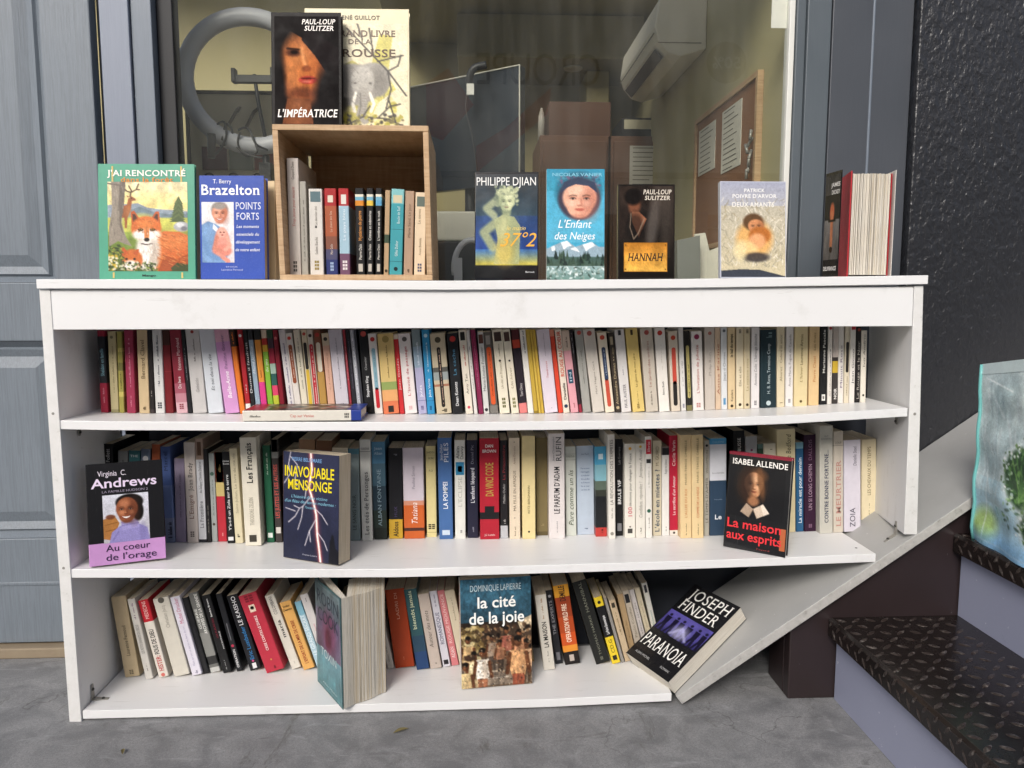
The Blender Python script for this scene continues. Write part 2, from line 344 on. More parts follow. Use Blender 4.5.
# ------------------------------------------------------------------ painter for printed pictures
class Paint:
    """small raster in code that ends as vertex colours of a fine printed sheet; u right, v DOWN, both 0..1"""
    def __init__(s, nx, ny, base, seed=1):
        s.nx, s.ny = nx, ny; s.W, s.H = nx * 2, ny * 2
        s.c = np.empty((s.H, s.W, 3)); s.c[:] = s.col(base); s.rng = np.random.default_rng(seed)
        s.u, s.v = np.meshgrid((np.arange(s.W) + .5) / s.W, (np.arange(s.H) + .5) / s.H); s.asp = ny / nx
    def col(s, h): return np.array([int(h[i:i + 2], 16) / 255 for i in (0, 2, 4)]) if isinstance(h, str) else np.array(h)
    def put(s, mask, col, a=1): m = (np.clip(mask, 0, 1) * a)[..., None]; s.c = s.c * (1 - m) + s.col(col) * m
    def vg(s, v0, v1, c0, c1, a=1):
        t = np.clip((s.v - v0) / (v1 - v0), 0, 1)[..., None]; m = ((s.v >= v0) & (s.v <= v1)).astype(float)[..., None] * a
        s.c = s.c * (1 - m) + (s.col(c0) * (1 - t) + s.col(c1) * t) * m
    def ell(s, cx, cy, rx, ry, col, a=1, rot=0, soft=.12):
        x = s.u - cx; y = (s.v - cy) * s.asp; q = R(rot); X = x * math.cos(q) + y * math.sin(q); Y = -x * math.sin(q) + y * math.cos(q)
        d = np.sqrt((X / rx) ** 2 + (Y / (ry * s.asp)) ** 2); s.put((1 - d) / soft + .5, col, a)
    def poly(s, pts, col, a=1):
        ins = np.zeros(s.u.shape, bool); n = len(pts)
        for i in range(n):
            (x1, y1), (x2, y2) = pts[i], pts[(i + 1) % n]
            if y1 == y2: continue
            c = ((s.v > min(y1, y2)) & (s.v <= max(y1, y2)) & (s.u < (s.v - y1) * (x2 - x1) / (y2 - y1) + x1)); ins ^= c
        s.put(ins.astype(float), col, a)
    def line(s, pts, w, col, a=1, soft=.35):
        best = np.full(s.u.shape, 9.)
        for (x1, y1), (x2, y2) in zip(pts, pts[1:]):
            ax, ay = x2 - x1, (y2 - y1) * s.asp; L = ax * ax + ay * ay + 1e-12
            px = s.u - x1; py = (s.v - y1) * s.asp; t = np.clip((px * ax + py * ay) / L, 0, 1)
            best = np.minimum(best, np.hypot(px - t * ax, py - t * ay))
        s.put((1 - best / w) / soft + .2, col, a)
    def fbm(s, sc=6, oct=4, seed=0, ax=1, ay=1):
        rng = np.random.default_rng(seed + 11); out = np.zeros(s.u.shape); amp = 1; tot = 0
        for k in range(oct):
            n = int(sc * 2 ** k); g = rng.random((n + 3, n + 3)); x = np.clip(s.u * ax, 0, .999) * n; y = np.clip(s.v * ay, 0, .999) * n
            xi = x.astype(int); yi = y.astype(int); fx = x - xi; fy = y - yi; fx = fx * fx * (3 - 2 * fx); fy = fy * fy * (3 - 2 * fy)
            out += amp * ((g[yi, xi] * (1 - fx) + g[yi, xi + 1] * fx) * (1 - fy) + (g[yi + 1, xi] * (1 - fx) + g[yi + 1, xi + 1] * fx) * fy); tot += amp; amp *= .55
        return out / tot
    def tex(s, amt, sc=8, seed=0): s.c = s.c * (1 + amt * 2 * (s.fbm(sc, 4, seed) - .5))[..., None]
    def dab(s, n, box, size, cols, seed=0, asp=1.0, a=.9):
        r = random.Random(seed)
        for _ in range(n):
            k = size * r.uniform(.5, 1.3); s.ell(r.uniform(box[0], box[2]), r.uniform(box[1], box[3]), k, k * asp / s.asp, r.choice(cols), a, r.uniform(0, 180), .5)
    def mesh(s, P, u0, u1, v0, v1, mat, name, parent):
        """v0 bottom, v1 top in the sheet's own metres"""
        g_ = np.random.default_rng(77).normal(0, 1, s.c.shape[:2]); s.c = s.c * (1 + .075 * g_ + .10 * (s.fbm(40, 2, 5) - .5))[..., None]
        c = np.clip(s.c, 0, 1).reshape(s.ny, 2, s.nx, 2, 3).mean(axis=(1, 3)); nx, ny = s.nx, s.ny
        lin_ = np.where(c <= .04045, c / 12.92, ((c + .055) / 1.055) ** 2.4)
        vs = [P(u0 + (u1 - u0) * i / (nx - 1), v1 + (v0 - v1) * j / (ny - 1)) for j in range(ny) for i in range(nx)]
        fs = [(j * nx + i, (j + 1) * nx + i, (j + 1) * nx + i + 1, j * nx + i + 1) for j in range(ny - 1) for i in range(nx - 1)]
        me = bpy.data.meshes.new(name); me.from_pydata([tuple(p) for p in vs], [], fs); me.materials.append(mat)
        at = me.color_attributes.new('paint', 'FLOAT_COLOR', 'POINT'); buf = np.ones((ny * nx, 4), np.float32); buf[:, :3] = lin_.reshape(-1, 3)
        at.data.foreach_set('color', buf.ravel()); o = bpy.data.objects.new(name, me); COL.objects.link(o); o.parent = parent; return o

#@@STRUCTURE
# ------------------------------------------------------------------ ground
mb = MB(); mb.face([(-60, -60, 0), (60, -60, 0), (60, .42, 0), (-60, .42, 0)], CONC); o = struct(mb.build('pavement'))
WY = .34
# ------------------------------------------------------------------ shop front
def facade_box(name, x0, x1, y0, z0, z1, mat, parent=None, bevel=.002, y1=.46):
    mb = MB(); mb.box((x0, y0, z0), (x1, y1, z1), mat); return mb.build(name, parent, bevel)
t = tag(facade_box('wall', -.955, 1.195, .352, 0, .955, NAVYW, y1=.40), 'dark navy painted wall below the shop window', 'wall')
mb = MB(); mb.box((1.199, .338, -.02), (4.5, .50, 3.0), LUMPY)
tag(mb.build('wall', None, .004), 'glossy lumpy dark grey painted wall right of the window', 'wall')
mb = MB(); mb.box((-4.5, .36, 2.32), (1.197, .50, 3.0), NAVYW); tag(mb.build('wall'), 'plain wall over the door and window', 'wall')
mb = MB(); mb.box((-4.5, .36, 0), (-1.93, .50, 2.3), NAVYW); tag(mb.build('wall'), 'plain wall left of the panelled door', 'wall')
# door
dr = thing('door', 'blue grey panelled door with embossed wood grain', 'door', (-1.45, .36, 0))
def D(mb, name, bevel=.003): o = mb.build(name, dr, bevel); o.matrix_parent_inverse = Matrix.Translation((1.45, -.36, 0)); return o
mb = MB(); X0, X1 = -1.92, -.990; px0, px1 = -1.80, -1.118
for z0, z1 in ((.035, .335), (.880, 1.036), (1.98, 2.28)): mb.box((px0, .362, z0), (px1, .40, z1), DOOR)
mb.box((X0, .3605, .035), (px0, .40, 2.28), DOOR); mb.box((px1, .3605, .035), (X1, .40, 2.28), DOOR)
D(mb, 'door_leaf')
def panel(z0, z1):
    mb = MB(); a, b = px0 + .001, px1 - .001; s1, s2 = .016, .042
    def ring(i): return [(a + i, z0 + i), (b - i, z0 + i), (b - i, z1 - i), (a + i, z1 - i)]
    ys = ((0, .366), (s1, .384), (s1 + .006, .376), (s2, .384), (s2 + .03, .374))
    rs = [[(x, y, z) for x, z in ring(i)] for i, y in ys]
    for r1, r2 in zip(rs, rs[1:]):
        for k in range(4): mb.face([r1[k], r1[(k + 1) % 4], r2[(k + 1) % 4], r2[k]], DOOR)
    mb.face(rs[-1], DOOR); o = mb.build('door_panel', dr, 0, False); o.matrix_parent_inverse = Matrix.Translation((1.45, -.36, 0))
panel(.336, .879); panel(1.037, 1.979)
mb = MB(); mb.box((X0, .3595, .20), (X1, .372, .212), DOOR); D(mb, 'drip_strip')
mb = MB(); mb.box((-2.0, .335, 0), (-.975, .42, .030), simple('worn tan sill', '7d6f5c', '93856f', .7, 20, 0, .2)); tag(mb.build('threshold', None, .004), 'worn tan threshold under the grey door', 'threshold')
# window frame
wf = thing('window_frame', 'blue grey shop window frame of upright boards', 'window frame', (0, .36, 0))
def Wf(name, x0, x1, y0, z0, z1, mat, y1=.44, bevel=.002):
    o = facade_box(name, x0, x1, y0, z0, z1, mat, wf, bevel, y1); o.matrix_parent_inverse = Matrix.Translation((0, -.36, 0)); return o
Wf('door_jamb', -.962, -.888, .352, 0, 2.3, FRAME_L); Wf('window_post', -.886, -.834, .362, .0, 2.3, FRAME)
Wf('rubber_gasket', -.833, -.792, .392, .957, 2.3, simple('black rubber', '131417', '1c1d21', .6, 20))
Wf('white_bead', .861, .876, .385, .957, 2.3, simple('white bead', 'c9c9c2', 'd8d8d2', .5, 20), .42)
Wf('window_post', .877, .902, .376, .957, 2.3, FRAME_R); Wf('window_post', .903, .968, .366, .957, 2.3, FRAME_R); Wf('gap_backing', -.9895, -.9625, .40, 0, 2.3, FRAME_D)  # last piece: added dark strip blocking the lit room behind the door gap
Wf('cover_board', .971, 1.082, .364, .957, 2.3, FRAME_D); Wf('cover_board', 1.0845, 1.194, .362, .957, 2.3, FRAME_D)
Wf('joint_strip', 1.080, 1.0865, .360, .957, 2.3, FRAME); Wf('window_sill', -.834, .86, .385, .957, .985, FRAME)
Wf('window_head', -.834, .903, .37, 2.1, 2.3, FRAME)
mb = MB(); mb.box((-.793, .400, .985), (.861, .406, 2.1), GLASS); g = mb.build('window_glass'); tag(g, 'large shop window pane with faint reflections', 'window')
# room behind the glass
RX0, RX1, RY, RZ = -2.3, .905, 2.75, 2.42
mb = MB(); mb.face([(RX0, .46, .0), (RX1, .46, .0), (RX1, RY, .0), (RX0, RY, .0)], RFLOOR); struct(mb.build('room_floor', flip=False))
mb = MB(); mb.face([(-.45, 1.8, RZ), (-.45, RY, RZ), (RX1, RY, RZ), (RX1, 1.8, RZ)], CEIL); mb.face([(RX0, 1.75, 3.0), (RX0, RY, 3.0), (-.4505, RY, 3.0), (-.4505, 1.75, 3.0)], CEIL); struct(mb.build('room_ceiling', flip=False))  # left open towards the window, an added skylight to brighten the room
for nm, lo, hi in (('olive plaster back wall of the room inside', (RX0, RY, 0), (RX1, RY + .1, 3.1)), ('olive side wall inside carrying the cork board', (RX1, .46, 0), (RX1 + .1, RY, RZ)), ('low olive side wall under the added light opening inside', (RX0 - .1, .51, 0), (RX0, RY, .6))):  # side wall kept low; the opening above it is added to light the room
    mb = MB(); mb.box(lo, hi, OLIVE); tag(mb.build('wall'), nm, 'wall')
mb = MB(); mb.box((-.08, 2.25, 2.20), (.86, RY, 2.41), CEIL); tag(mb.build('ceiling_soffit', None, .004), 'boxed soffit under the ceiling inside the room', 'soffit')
mb = MB(); mb.box((.60, 2.45, 0), (.72, 2.749, 2.199), OLIVE); tag(mb.build('pillar', None, .004), 'plastered pillar in the room beside the air conditioner', 'pillar')
mb = MB(); mb.tube([(.215, 2.70, 1.45), (.215, 2.70, 2.17)], .024, CEIL, 10); tag(mb.build('wall_pipe'), 'pale vertical pipe on the back wall of the room', 'pipe')
mb = MB(); mb.tube([(.52, 2.4, 2.198), (.52, 2.4, 2.188)], [.05, .045], simple('lamp rim', 'c8c4b4', 'd4d0c0', .4), 24); tag(mb.build('spotlight'), 'small round recessed spotlight under the soffit', 'spotlight')
# opposite side of the alley, seen only as a reflection in the glass
OPB = simple('pale render', 'd2ccb8', 'dcd6c4', .85, 1.2, 0, .1); DKS = M('3a382f', .6); ORG = M('f2582a', .5)
OY = -14.0; ks = 2.19
ob = thing('shop_building', 'pale shop building across the alley reflected in the glass', 'building', (0, OY, 0))
def O(mb, name): o = mb.build(name, ob); o.matrix_parent_inverse = Matrix.Translation((0, -OY, 0)); return o
def q2(x, z): return (x * ks, .99 + (z - .99) * ks)
mb = MB(); mb.box((-14, OY - 5, 0), (16, OY, 7.4), OPB); O(mb, 'wall')
(u0, v0), (u1, v1) = q2(.03, 3.02), q2(1.20, 3.32)
mb = MB(); put_text(mb, 'GROUPE', lambda u, v: (-u, OY + .02, v), -u1, -u0, v0, v1, DKS); O(mb, 'sign_lettering')
mb = MB(); mb.prism([q2(*c) for c in ((-.3, 2.5), (.0, 2.83), (-.24, 3.16), (-.62, 2.9), (-.55, 2.6))], OY, OY + .02, ORG); mb.prism([q2(*c) for c in ((.02, 2.2), (.7, 2.75), (.74, 3.0), (.30, 2.62), (.02, 2.45))], OY, OY + .02, ORG); O(mb, 'orange_emblem')
mb = MB(); cx, cz = q2(2.42, 3.25); mb.prism([(cx + .42 * math.cos(a * .2618), cz + .42 * math.sin(a * .2618)) for a in range(24)], OY, OY + .02, DKS); put_text(mb, '50%', lambda u, v: (-u, OY + .025, v), -cx - .3, -cx + .3, cz - .12, cz + .12, OPB, 1); O(mb, 'round_sign')
for a, b_ in ((-7.5, -4.4), (-3.6, -.9), (1.3, 4.1), (5.0, 8.6)):
    mb = MB(); mb.box((a, OY, .15), (b_, OY + .05, 2.5), M('2b2d2e', .25)); O(mb, 'window')
    mb = MB(); mb.box((a - .1, OY, 2.55), (b_ + .1, OY + .5, 2.75), M(('8f8b80', '5b6068', '9a6a4a', '77736a')[int(a * 10) % 4], .6)); O(mb, 'awning')
mb = MB(); mb.box((-14, OY, 3.55), (16, OY + .12, 3.66), M('8b8676', .7)); O(mb, 'cornice')

# ------------------------------------------------------------------ staircase
st = thing('staircase', 'steel stairs with brown tread plates and lilac grey risers', 'stairs', (.9, -.3, 0))
def S(mb, name, bevel=0): o = mb.build(name, st, bevel); o.matrix_parent_inverse = Matrix.Translation((-.9, .3, 0)); return o
NOSE = [.868, 1.172, 1.476, 1.780]; ZT = [.211, .420, .628, .836]; YF, YN = .018, -1.35
for k, (x, z) in enumerate(zip(NOSE, ZT)):
    x1 = NOSE[k + 1] + .03 if k < 3 else x + .33; zl = ZT[k - 1] if k else 0
    mb = MB(); mb.box((x + .022, YN + .01, zl + (.0005 if k else .001)), (x + .030, YF - .002, z - .046), RISER); S(mb, 'riser')
    mb = MB(); e = .006; mb.prism([(x, z - .045), (x + .006, z - .045), (x + .006, z - .007), (x1, z - .007), (x1, z), (x + e, z), (x, z - e)], YN, YF, PLATE)
    mb.face([(x + e + .001, YN, z + .0003), (x + e + .001, YF, z + .0003), (x - .0002, YF, z - e - .001), (x - .0002, YN, z - e - .001)], NOSEM)
    def lens(cx, cy, ang, L=.021, Wd=.0058, h=.0016, face='top', n=10):
        vs = []; ca, sa = math.cos(ang), math.sin(ang)
        for rr, hh in ((1, 0), (.62, .75), (.2, 1)):
            for j in range(n):
                q = 2 * math.pi * j / n; a = math.cos(q) * L * rr; b = math.sin(q) * Wd * rr * (1 - .45 * abs(math.cos(q)))
                p, s_ = a * ca - b * sa, a * sa + b * ca
                vs.append((cx + p, cy + s_, z + .0002 + h * hh) if face == 'top' else (x - .0002 - h * hh, cy + s_, cx + p))
        fs = [(r_ * n + j, r_ * n + (j + 1) % n, (r_ + 1) * n + (j + 1) % n, (r_ + 1) * n + j) for r_ in (0, 1) for j in range(n)] + [tuple(2 * n + j for j in range(n))]
        mb.grid(vs, fs, LENS, True)
    if k < 3:
        P = .036; i = 0
        for iy in range(int(1.3 / P)):
            for ix in range(9):
                cx = x + .022 + ix * P; cy = YF - .02 - iy * P
                if cx > x1 - .045 and k < 3: continue
                if (ix + iy) % 2: lens(cx, cy, R(38), .019)
                else: lens(cx, cy, R(-38), .013, .0085)
            for q in (.012, .032): lens(z - q, YF - .012 - iy * P - (q > .02) * P / 2, R(40 if q > .02 else -40), .0135, .0045, .0016, 'nose')
    S(mb, 'tread', 0)
def plank_low(X): return .0062 + .6907 * (X - .5018)
mb = MB(); mb.prism([(.774, .001), (2.6, .001), (2.6, plank_low(2.6) - .008), (.774, plank_low(.774) - .008)], .021, .055, BROWN)
mb.box((.774, .0552, .001), (.83, .15, plank_low(.774) - .012), BROWN); S(mb, 'stringer', .003)

# ------------------------------------------------------------------ bookcase
DEP = .29
bc = thing('bookcase', 'white laminate bookcase full of books with a sloping right end', 'bookcase', (0, .14, 0))
def B(mb, name, bevel=.0012): o = mb.build(name, bc, bevel); o.matrix_parent_inverse = Matrix.Translation((0, -.14, 0)); return o
def front(*px): return [atY(x, y, 0) for x, y in px]
def board(name, tl, tr, bl, br, depth=DEP, y0=0, mats=None, mat=None, bevel=.0012, dx=0):
    c = [Vector((p.x, y0, p.z)) for p in (atY(*bl, 0), atY(*br, 0), atY(*tl, 0), atY(*tr, 0))]
    dv = Vector((dx, depth, 0)); mb = MB()
    mb.hexa([c[0], c[1], c[1] + dv, c[0] + dv, c[2], c[3], c[3] + dv, c[2] + dv], mat or WHITE, mats); return B(mb, name, bevel)
EF = {2: EDGE}
TOPL = {0: [(38, 279.3), (150, 279.4), (280, 280), (450, 280.8), (690, 278.9), (910, 275.6), (926.5, 275.3)],
        1: [(58.2, 420.6), (110, 421.6), (290, 422.4), (480, 422.3), (670, 420), (790, 415.4), (908.6, 408.2)],
        2: [(69.3, 569.8), (240, 570), (400, 569.4), (550, 565.4), (710, 560.6), (876.6, 554.2)],
        3: [(81.8, 711.5), (240, 707.6), (400, 704), (550, 699.8), (672, 693.8)]}
def sagging(name, row, th, y0, depth):
    """a long chipboard shelf bowed by its load"""
    pts = [atY(x, y, 0) for x, y in TOPL[row]]; poly = [(p.x, p.z) for p in pts] + [(p.x, p.z - th) for p in reversed(pts)]
    mb = MB(); mb.prism(poly, y0, y0 + depth, WHITE, 'Y'); return B(mb, name, .0012)
sagging('top_panel', 0, .0205, -.008, DEP + .02)
board('fascia', (50.3, 290), (914.2, 287), (51.3, 329.8), (912.8, 326.2), .018, .002)
board('side_panel', (38.9, 289.3), (50, 289.2), (69.3, 722), (81.4, 722), DEP, 0, EF)
board('side_panel', (914.6, 285.8), (923.8, 285.7), (904.3, 534.6), (917.4, 534.8), DEP, .001, EF, dx=.047)
sagging('shelf', 1, .0205, .003, DEP - .01)
sagging('shelf', 2, .0205, .003, DEP - .01)
sagging('bottom_shelf', 3, .0205, .003, DEP - .01)
mb = MB(); sl = .6907; th = .027
mb.hexa([(.5018, -.002, .0062), (2.1, -.002, plank_low(2.1)), (2.1, .334, plank_low(2.1)), (.5018, .334, .0062),
         (.487, -.002, .0062 + th * .72), (2.083, -.002, plank_low(2.083) + th), (2.083, .334, plank_low(2.083) + th), (.487, .334, .0062 + th * .72)], PLANK, {2: PEDGE})
B(mb, 'sloping_panel', .0015)
def bracket(o, a, b, wd=.016, L=.05):
    mb = MB(); o, a, b = Vector(o), Vector(a).normalized(), Vector(b).normalized(); c = a.cross(b); t = .0022
    for u, v in ((a, b), (b, a)):
        p = [o + c * s * wd / 2 + u * q for q, s in ((0, -1), (L, -.55), (L, .55), (0, 1))]
        mb.hexa([*p, *[q + v * t for q in p]], STEEL)
        s0 = o + u * L * .68 + v * t; mb.tube([s0, s0 + v * .0025], [.0042, .003], M('3a3936', .4), 10)
    B(mb, 'bracket', 0)
xl = atY(60, 600, 0).x
bz = atY(82, 711.5, 0).z
bracket((-.9325, .055, bz + .0006), (0, 0, 1), (1, 0, 0), .016, .038)
bracket((-.9355, .075, .7227 - .0262), (0, 0, -1), (1, 0, 0), .014, .025)
bracket((1.044, .05, plank_low(1.044) + th + .002), (0, 0, 1), (-1, 0, -.6907), .016, .034)
bracket((1.0365, .06, .7345 - .0265), (0, 0, -1), (-1, 0, 0), .013, .022)
_SZ = {r: [atY(x, y, 0) for x, y in v] for r, v in TOPL.items()}
def shelf_z(row, X):
    return float(np.interp(X, [p.x for p in _SZ[row]], [p.z for p in _SZ[row]])) + .0006

def screw(x, y, z):
    mb = MB(); mb.tube([(x, y, z), (x, y, z + .0008)], [.0032, .0022], M('5b5954', .4), 12); B(mb, 'screw_head', 0)
for x, y in ((.945, .05), (.938, .20)): screw(x, y, shelf_z(2, x) - .0004)
for x in (-.952, -.951, 1.046): mb = MB(); zz = {-.952: .735, -.951: .375, 1.046: .72}[x]; mb.tube([(x, .0012, zz), (x, -.0006, zz)], [.0036, .003], M('8b8983', .4), 12); B(mb, 'screw_head', 0)
#@@BOOKS
# ------------------------------------------------------------------ books
def rounded(w, d, r, t, n=3, bulge=0.0):
    """U-shaped plan of a cover: spine along y = 0, boards back to y = d"""
    out = [(0, d)]
    for k in range(n + 1): q = math.pi / 2 * k / n; out.append((r - r * math.cos(q), r - r * math.sin(q)))
    if bulge: out += [(w * f, -bulge * math.sin(math.pi * f)) for f in (.3, .5, .7)]
    for k in range(n + 1): q = math.pi / 2 * k / n; out.append((w - r + r * math.sin(q), r - r * math.cos(q)))
    out += [(w, d), (w - t, d), (w - t, t + .0005), (t, t + .0005), (t, d)]
    return out
def spine_P(x0): return None
SERIF = {'Les Français', "L'Emigré", 'Joan Brady', 'La Frontière', "L'enfant léopard", 'CONTRE BONNE FORTUNE...', 'UN SI LONG CHEMIN', 'THEODORE ZELDIN', 'MA FILLE EN AFRIQUE', 'RUFIN', 'Laurence Pernoud', 'Autour des mots', 'LE MEURTRIER', 'Tatiana', 'maria', 'HANNIBAL', 'THOMAS HARRIS'}
def build_book(root, w, d, h, base, els=(), hard=False, pages=PAGES, rough=.42, coat=0):
    """cover, page block and spine lettering under an Empty; local axes: x thickness, y depth from the spine, z height"""
    t = .0022 if hard else .0006; w = max(w, 3.2 * t); r = min(.0022, w * .28); d2 = d if hard else d
    cov = MB(); cuts = sorted([(e[1], e[2], e[3]) for e in els if e[0] == 'b']); segs = []; z = 0
    for a, b, c in cuts:
        if a > z: segs.append((z, a, base))
        segs.append((max(a, z), b, c)); z = b
    if z < 1: segs.append((z, 1, base))
    poly = rounded(w, d2, r, t)
    for a, b, c in segs: cov.prism(poly, a * h, b * h, c if not isinstance(c, str) else M(c, rough, .10, coat, .12), 'Z')
    cov_o = cov.build('cover', root)
    ov = .003 if hard else .0004
    pg = MB(); pg.box((t + .0001, t + .001, ov), (w - t - .0001, d - ov - .0004, h - ov - .0002), pages); pg.build('page_block', root)
    lets, embs = [], []
    for e in els:
        k = e[0]
        if k == 'b': continue
        if k in 'th': let = MB(); lets.append(let)
        elif k == 'g': let = gl_ = MB(); lets.append(let)
        else: let = MB(); embs.append(let)
        if k == 'd':
            rr = min(w * .3, .0038) if len(e) < 4 else e[3] * w; c = e[1] * h
            let.face([(w / 2 + rr * math.cos(q * .3927), -.0004, c + rr * math.sin(q * .3927)) for q in range(16)], M(e[2]))
        elif k == 'p':
            a, b, f = e[1] * h, e[2] * h, e[4] * w / 2; pts = []
            for q in range(9): pts.append((w / 2 + f * math.cos(math.pi * q / 8), -.0004, b - f + f * math.sin(math.pi * q / 8)))
            for q in range(9): pts.append((w / 2 - f * math.cos(math.pi * q / 8), -.0004, a + f - f * math.sin(math.pi * q / 8)))
            let.face(pts, M(e[3]))
        elif k == 'r':
            a, b, f = e[1] * h, e[2] * h, e[4] * w / 2; let.face([(w / 2 - f, -.0004, a), (w / 2 + f, -.0004, a), (w / 2 + f, -.0004, b), (w / 2 - f, -.0004, b)], M(e[3]))
        elif k == 't':
            s, a, b, c, f = e[1:6]; bold = e[6] if len(e) > 6 else 0; bold += 2 if sum(map(ord, s)) % 5 < 2 or s in SERIF else 0; off = (e[7] if len(e) > 7 else 0) * w; sh = e[8] if len(e) > 8 else 0
            # bottom-to-top reading: right hand side of the letters faces down-right
            x0 = w / 2 + f * w / 2 * .95 + off; x1 = w / 2 - f * w / 2 + off
            put_text(let, s, lambda u, v: (v, -.0007, u), a * h, b * h, x0, x1, M(c), bold, sh)
        elif k == 'h':
            s, a, c, f = e[1:5]; bold = e[5] if len(e) > 5 else 1; hh = e[6] * h if len(e) > 6 else w * .22
            put_text(let, s, lambda u, v: (u, -.0007, v), w / 2 - f * w / 2, w / 2 + f * w / 2, a * h, a * h + hh, M(c), bold)
        elif k == 'g':
            a, b, c, f = e[1] * h, e[2] * h, e[3], e[4]; rg = random.Random(int(a * 1e5) + int(w * 1e6)); z = a; m = M(c)
            while z < b:
                l = rg.uniform(.0009, .0024); hh = w * f / 2 * rg.choice((.55, .6, .6, 1)); q = z + l
                if rg.random() < .16: z += .003; continue
                let.face([(w / 2 + w * f * .3, -.0006, z), (w / 2 + w * f * .3, -.0006, q), (w / 2 + w * f * .3 - hh, -.0006, q), (w / 2 + w * f * .3 - hh, -.0006, z)], m)
                z = q + .0007
        elif k == 'l':
            a, b, c, f = e[1] * h, e[2] * h, e[3], e[4]; n = 3; m = M(c); dz = (b - a) / n
            for i in range(n):
                for q in (-1, 1):
                    xx = w / 2 + q * f * w * .25; z = a + i * dz
                    let.face([(xx - f * w * .2, -.0005, z), (xx + f * w * .2, -.0005, z), (xx + f * w * .2, -.0005, z + dz * .7), (xx - f * w * .2, -.0005, z + dz * .7)], m)
    for let in lets: let.build('spine_lettering', cov_o, 0, False)
    for let in embs: let.build('spine_emblem', cov_o, 0, False)
    return root
ROWNAME = {0: 'in the crate', 1: 'top row', 2: 'middle row', 3: 'bottom row'}
GROUP = {0: 'paperbacks standing in the wooden crate', 1: 'books lined up in the top row', 2: 'books lined up in the middle row', 3: 'leaning books in the bottom row'}
FR = {'A': (80, 310, 4.876), 'B': (270, 310, 4.876), 'C': (460, 310, 4.876), 'D': (650, 310, 4.267),
      'E': (60, 420, 4.8), 'F': (220, 420, 4.8), 'G': (380, 420, 4.8), 'H': (540, 420, 4.8), 'I': (700, 420, 4.8), 'E2': (160, 420, 5.486),
      'J': (60, 570, 4.8), 'K': (220, 570, 4.8), 'L': (370, 570, 4.8), 'Mq': (530, 570, 4.267), 'K2': (180, 575, 6.827), 'M2': (600, 570, 5.4875), 'W': (250, 110, 4.265)}
ROWY = {0: .055, 1: .127}
prev = {}; last_short = {}
def row_book(row, fr, bl, br, tl, yt, yb, base, short, desc, els=(), depth=None, hgt=None, hard=False, pages=PAGES, Yo=0, nolabelpos=False, rough=.42, name='book'):
    x0, y0, s = FR[fr]; X = lambda z: x0 + z / s; Yq = lambda z: y0 + z / s
    if row == 1: ypx = 407.8 - (X(bl) - 100) * .0108; Yp = ROWY[1] + random.uniform(-.003, .003) + Yo
    elif row == 0: ypx = Yq(yb); Yp = ROWY[0] + random.uniform(-.002, .002) + Yo
    else:
        ypx = Yq(yb); xx = atY(X(bl), ypx, .17).x; Yp = atZ(X(bl), ypx, shelf_z(row, xx)).y + Yo
    pl, pr = atY(X(bl), ypx, Yp), atY(X(br), ypx, Yp); pt = atY(X(tl), Yq(yt), Yp)
    zb = shelf_z(row, pl.x) if row else CRATE_Z
    if row == 2 and pl.x > .955: zb = shelf_z(2, .97)
    th = math.atan2(pl.x - pt.x, pt.z - zb)
    w = max(.004, (pr.x - pl.x) * math.cos(th)); h = hgt or math.hypot(pl.x - pt.x, pt.z - zb)
    p = prev.get(row)
    xl = pl.x
    if p and xl < p[0] + .0003: xl = p[0] + .0003; w = max(.004, (pr.x - xl) * math.cos(th))
    if p:
        zz = min(h * math.cos(th), p[2]); lim = (xl - p[0]) / zz + math.tan(p[1])
        if math.tan(th) > lim: th = math.atan(lim)
    depth = depth or {0: .108, 1: .108, 2: .140, 3: .140}[row]; depth = min(depth * random.uniform(.97, 1.03), .337 - Yp if row else .25)
    loc_short = last_short.get(row)
    pos = f'{ROWNAME[row]}, ' + (f'right of the {loc_short}' if loc_short else 'leftmost one')
    ls = loc_short or ''
    for lab in (f'{desc}, {pos}', f'{desc}, {ROWNAME[row]}, beside the {ls}', f'{desc}, {ROWNAME[row]}, by the {ls}', f'{desc}, right of the {ls}', f'{desc} beside the {ls}', f'{desc} by {ls}', f'{desc}, {ROWNAME[row]}'):
        if len(lab.split()) <= 16: break
    root = thing(name, lab, 'book', group=GROUP[row]); last_short[row] = short
    build_book(root, w, depth, h, base, els, hard, pages, rough)
    if th >= 0: M4 = Matrix.Translation((xl, Yp, zb)) @ Matrix.Rotation(-th, 4, 'Y')
    else: M4 = Matrix.Translation((xl + w * math.cos(th), Yp, zb)) @ Matrix.Rotation(-th, 4, 'Y') @ Matrix.Translation((-w, 0, 0))
    root.matrix_world = M4
    # right edge on the shelf line, lean, and reach for the next book to rest against
    prev[row] = (xl + w / math.cos(th) if th >= 0 else xl + w * math.cos(th), th, h * math.cos(th))
    return root
CRATE_Z = shelf_z(0, -.28) + .0125

K = '2a2a2a'; W_ = 'dad6ce'; CR = 'd8cbb0'
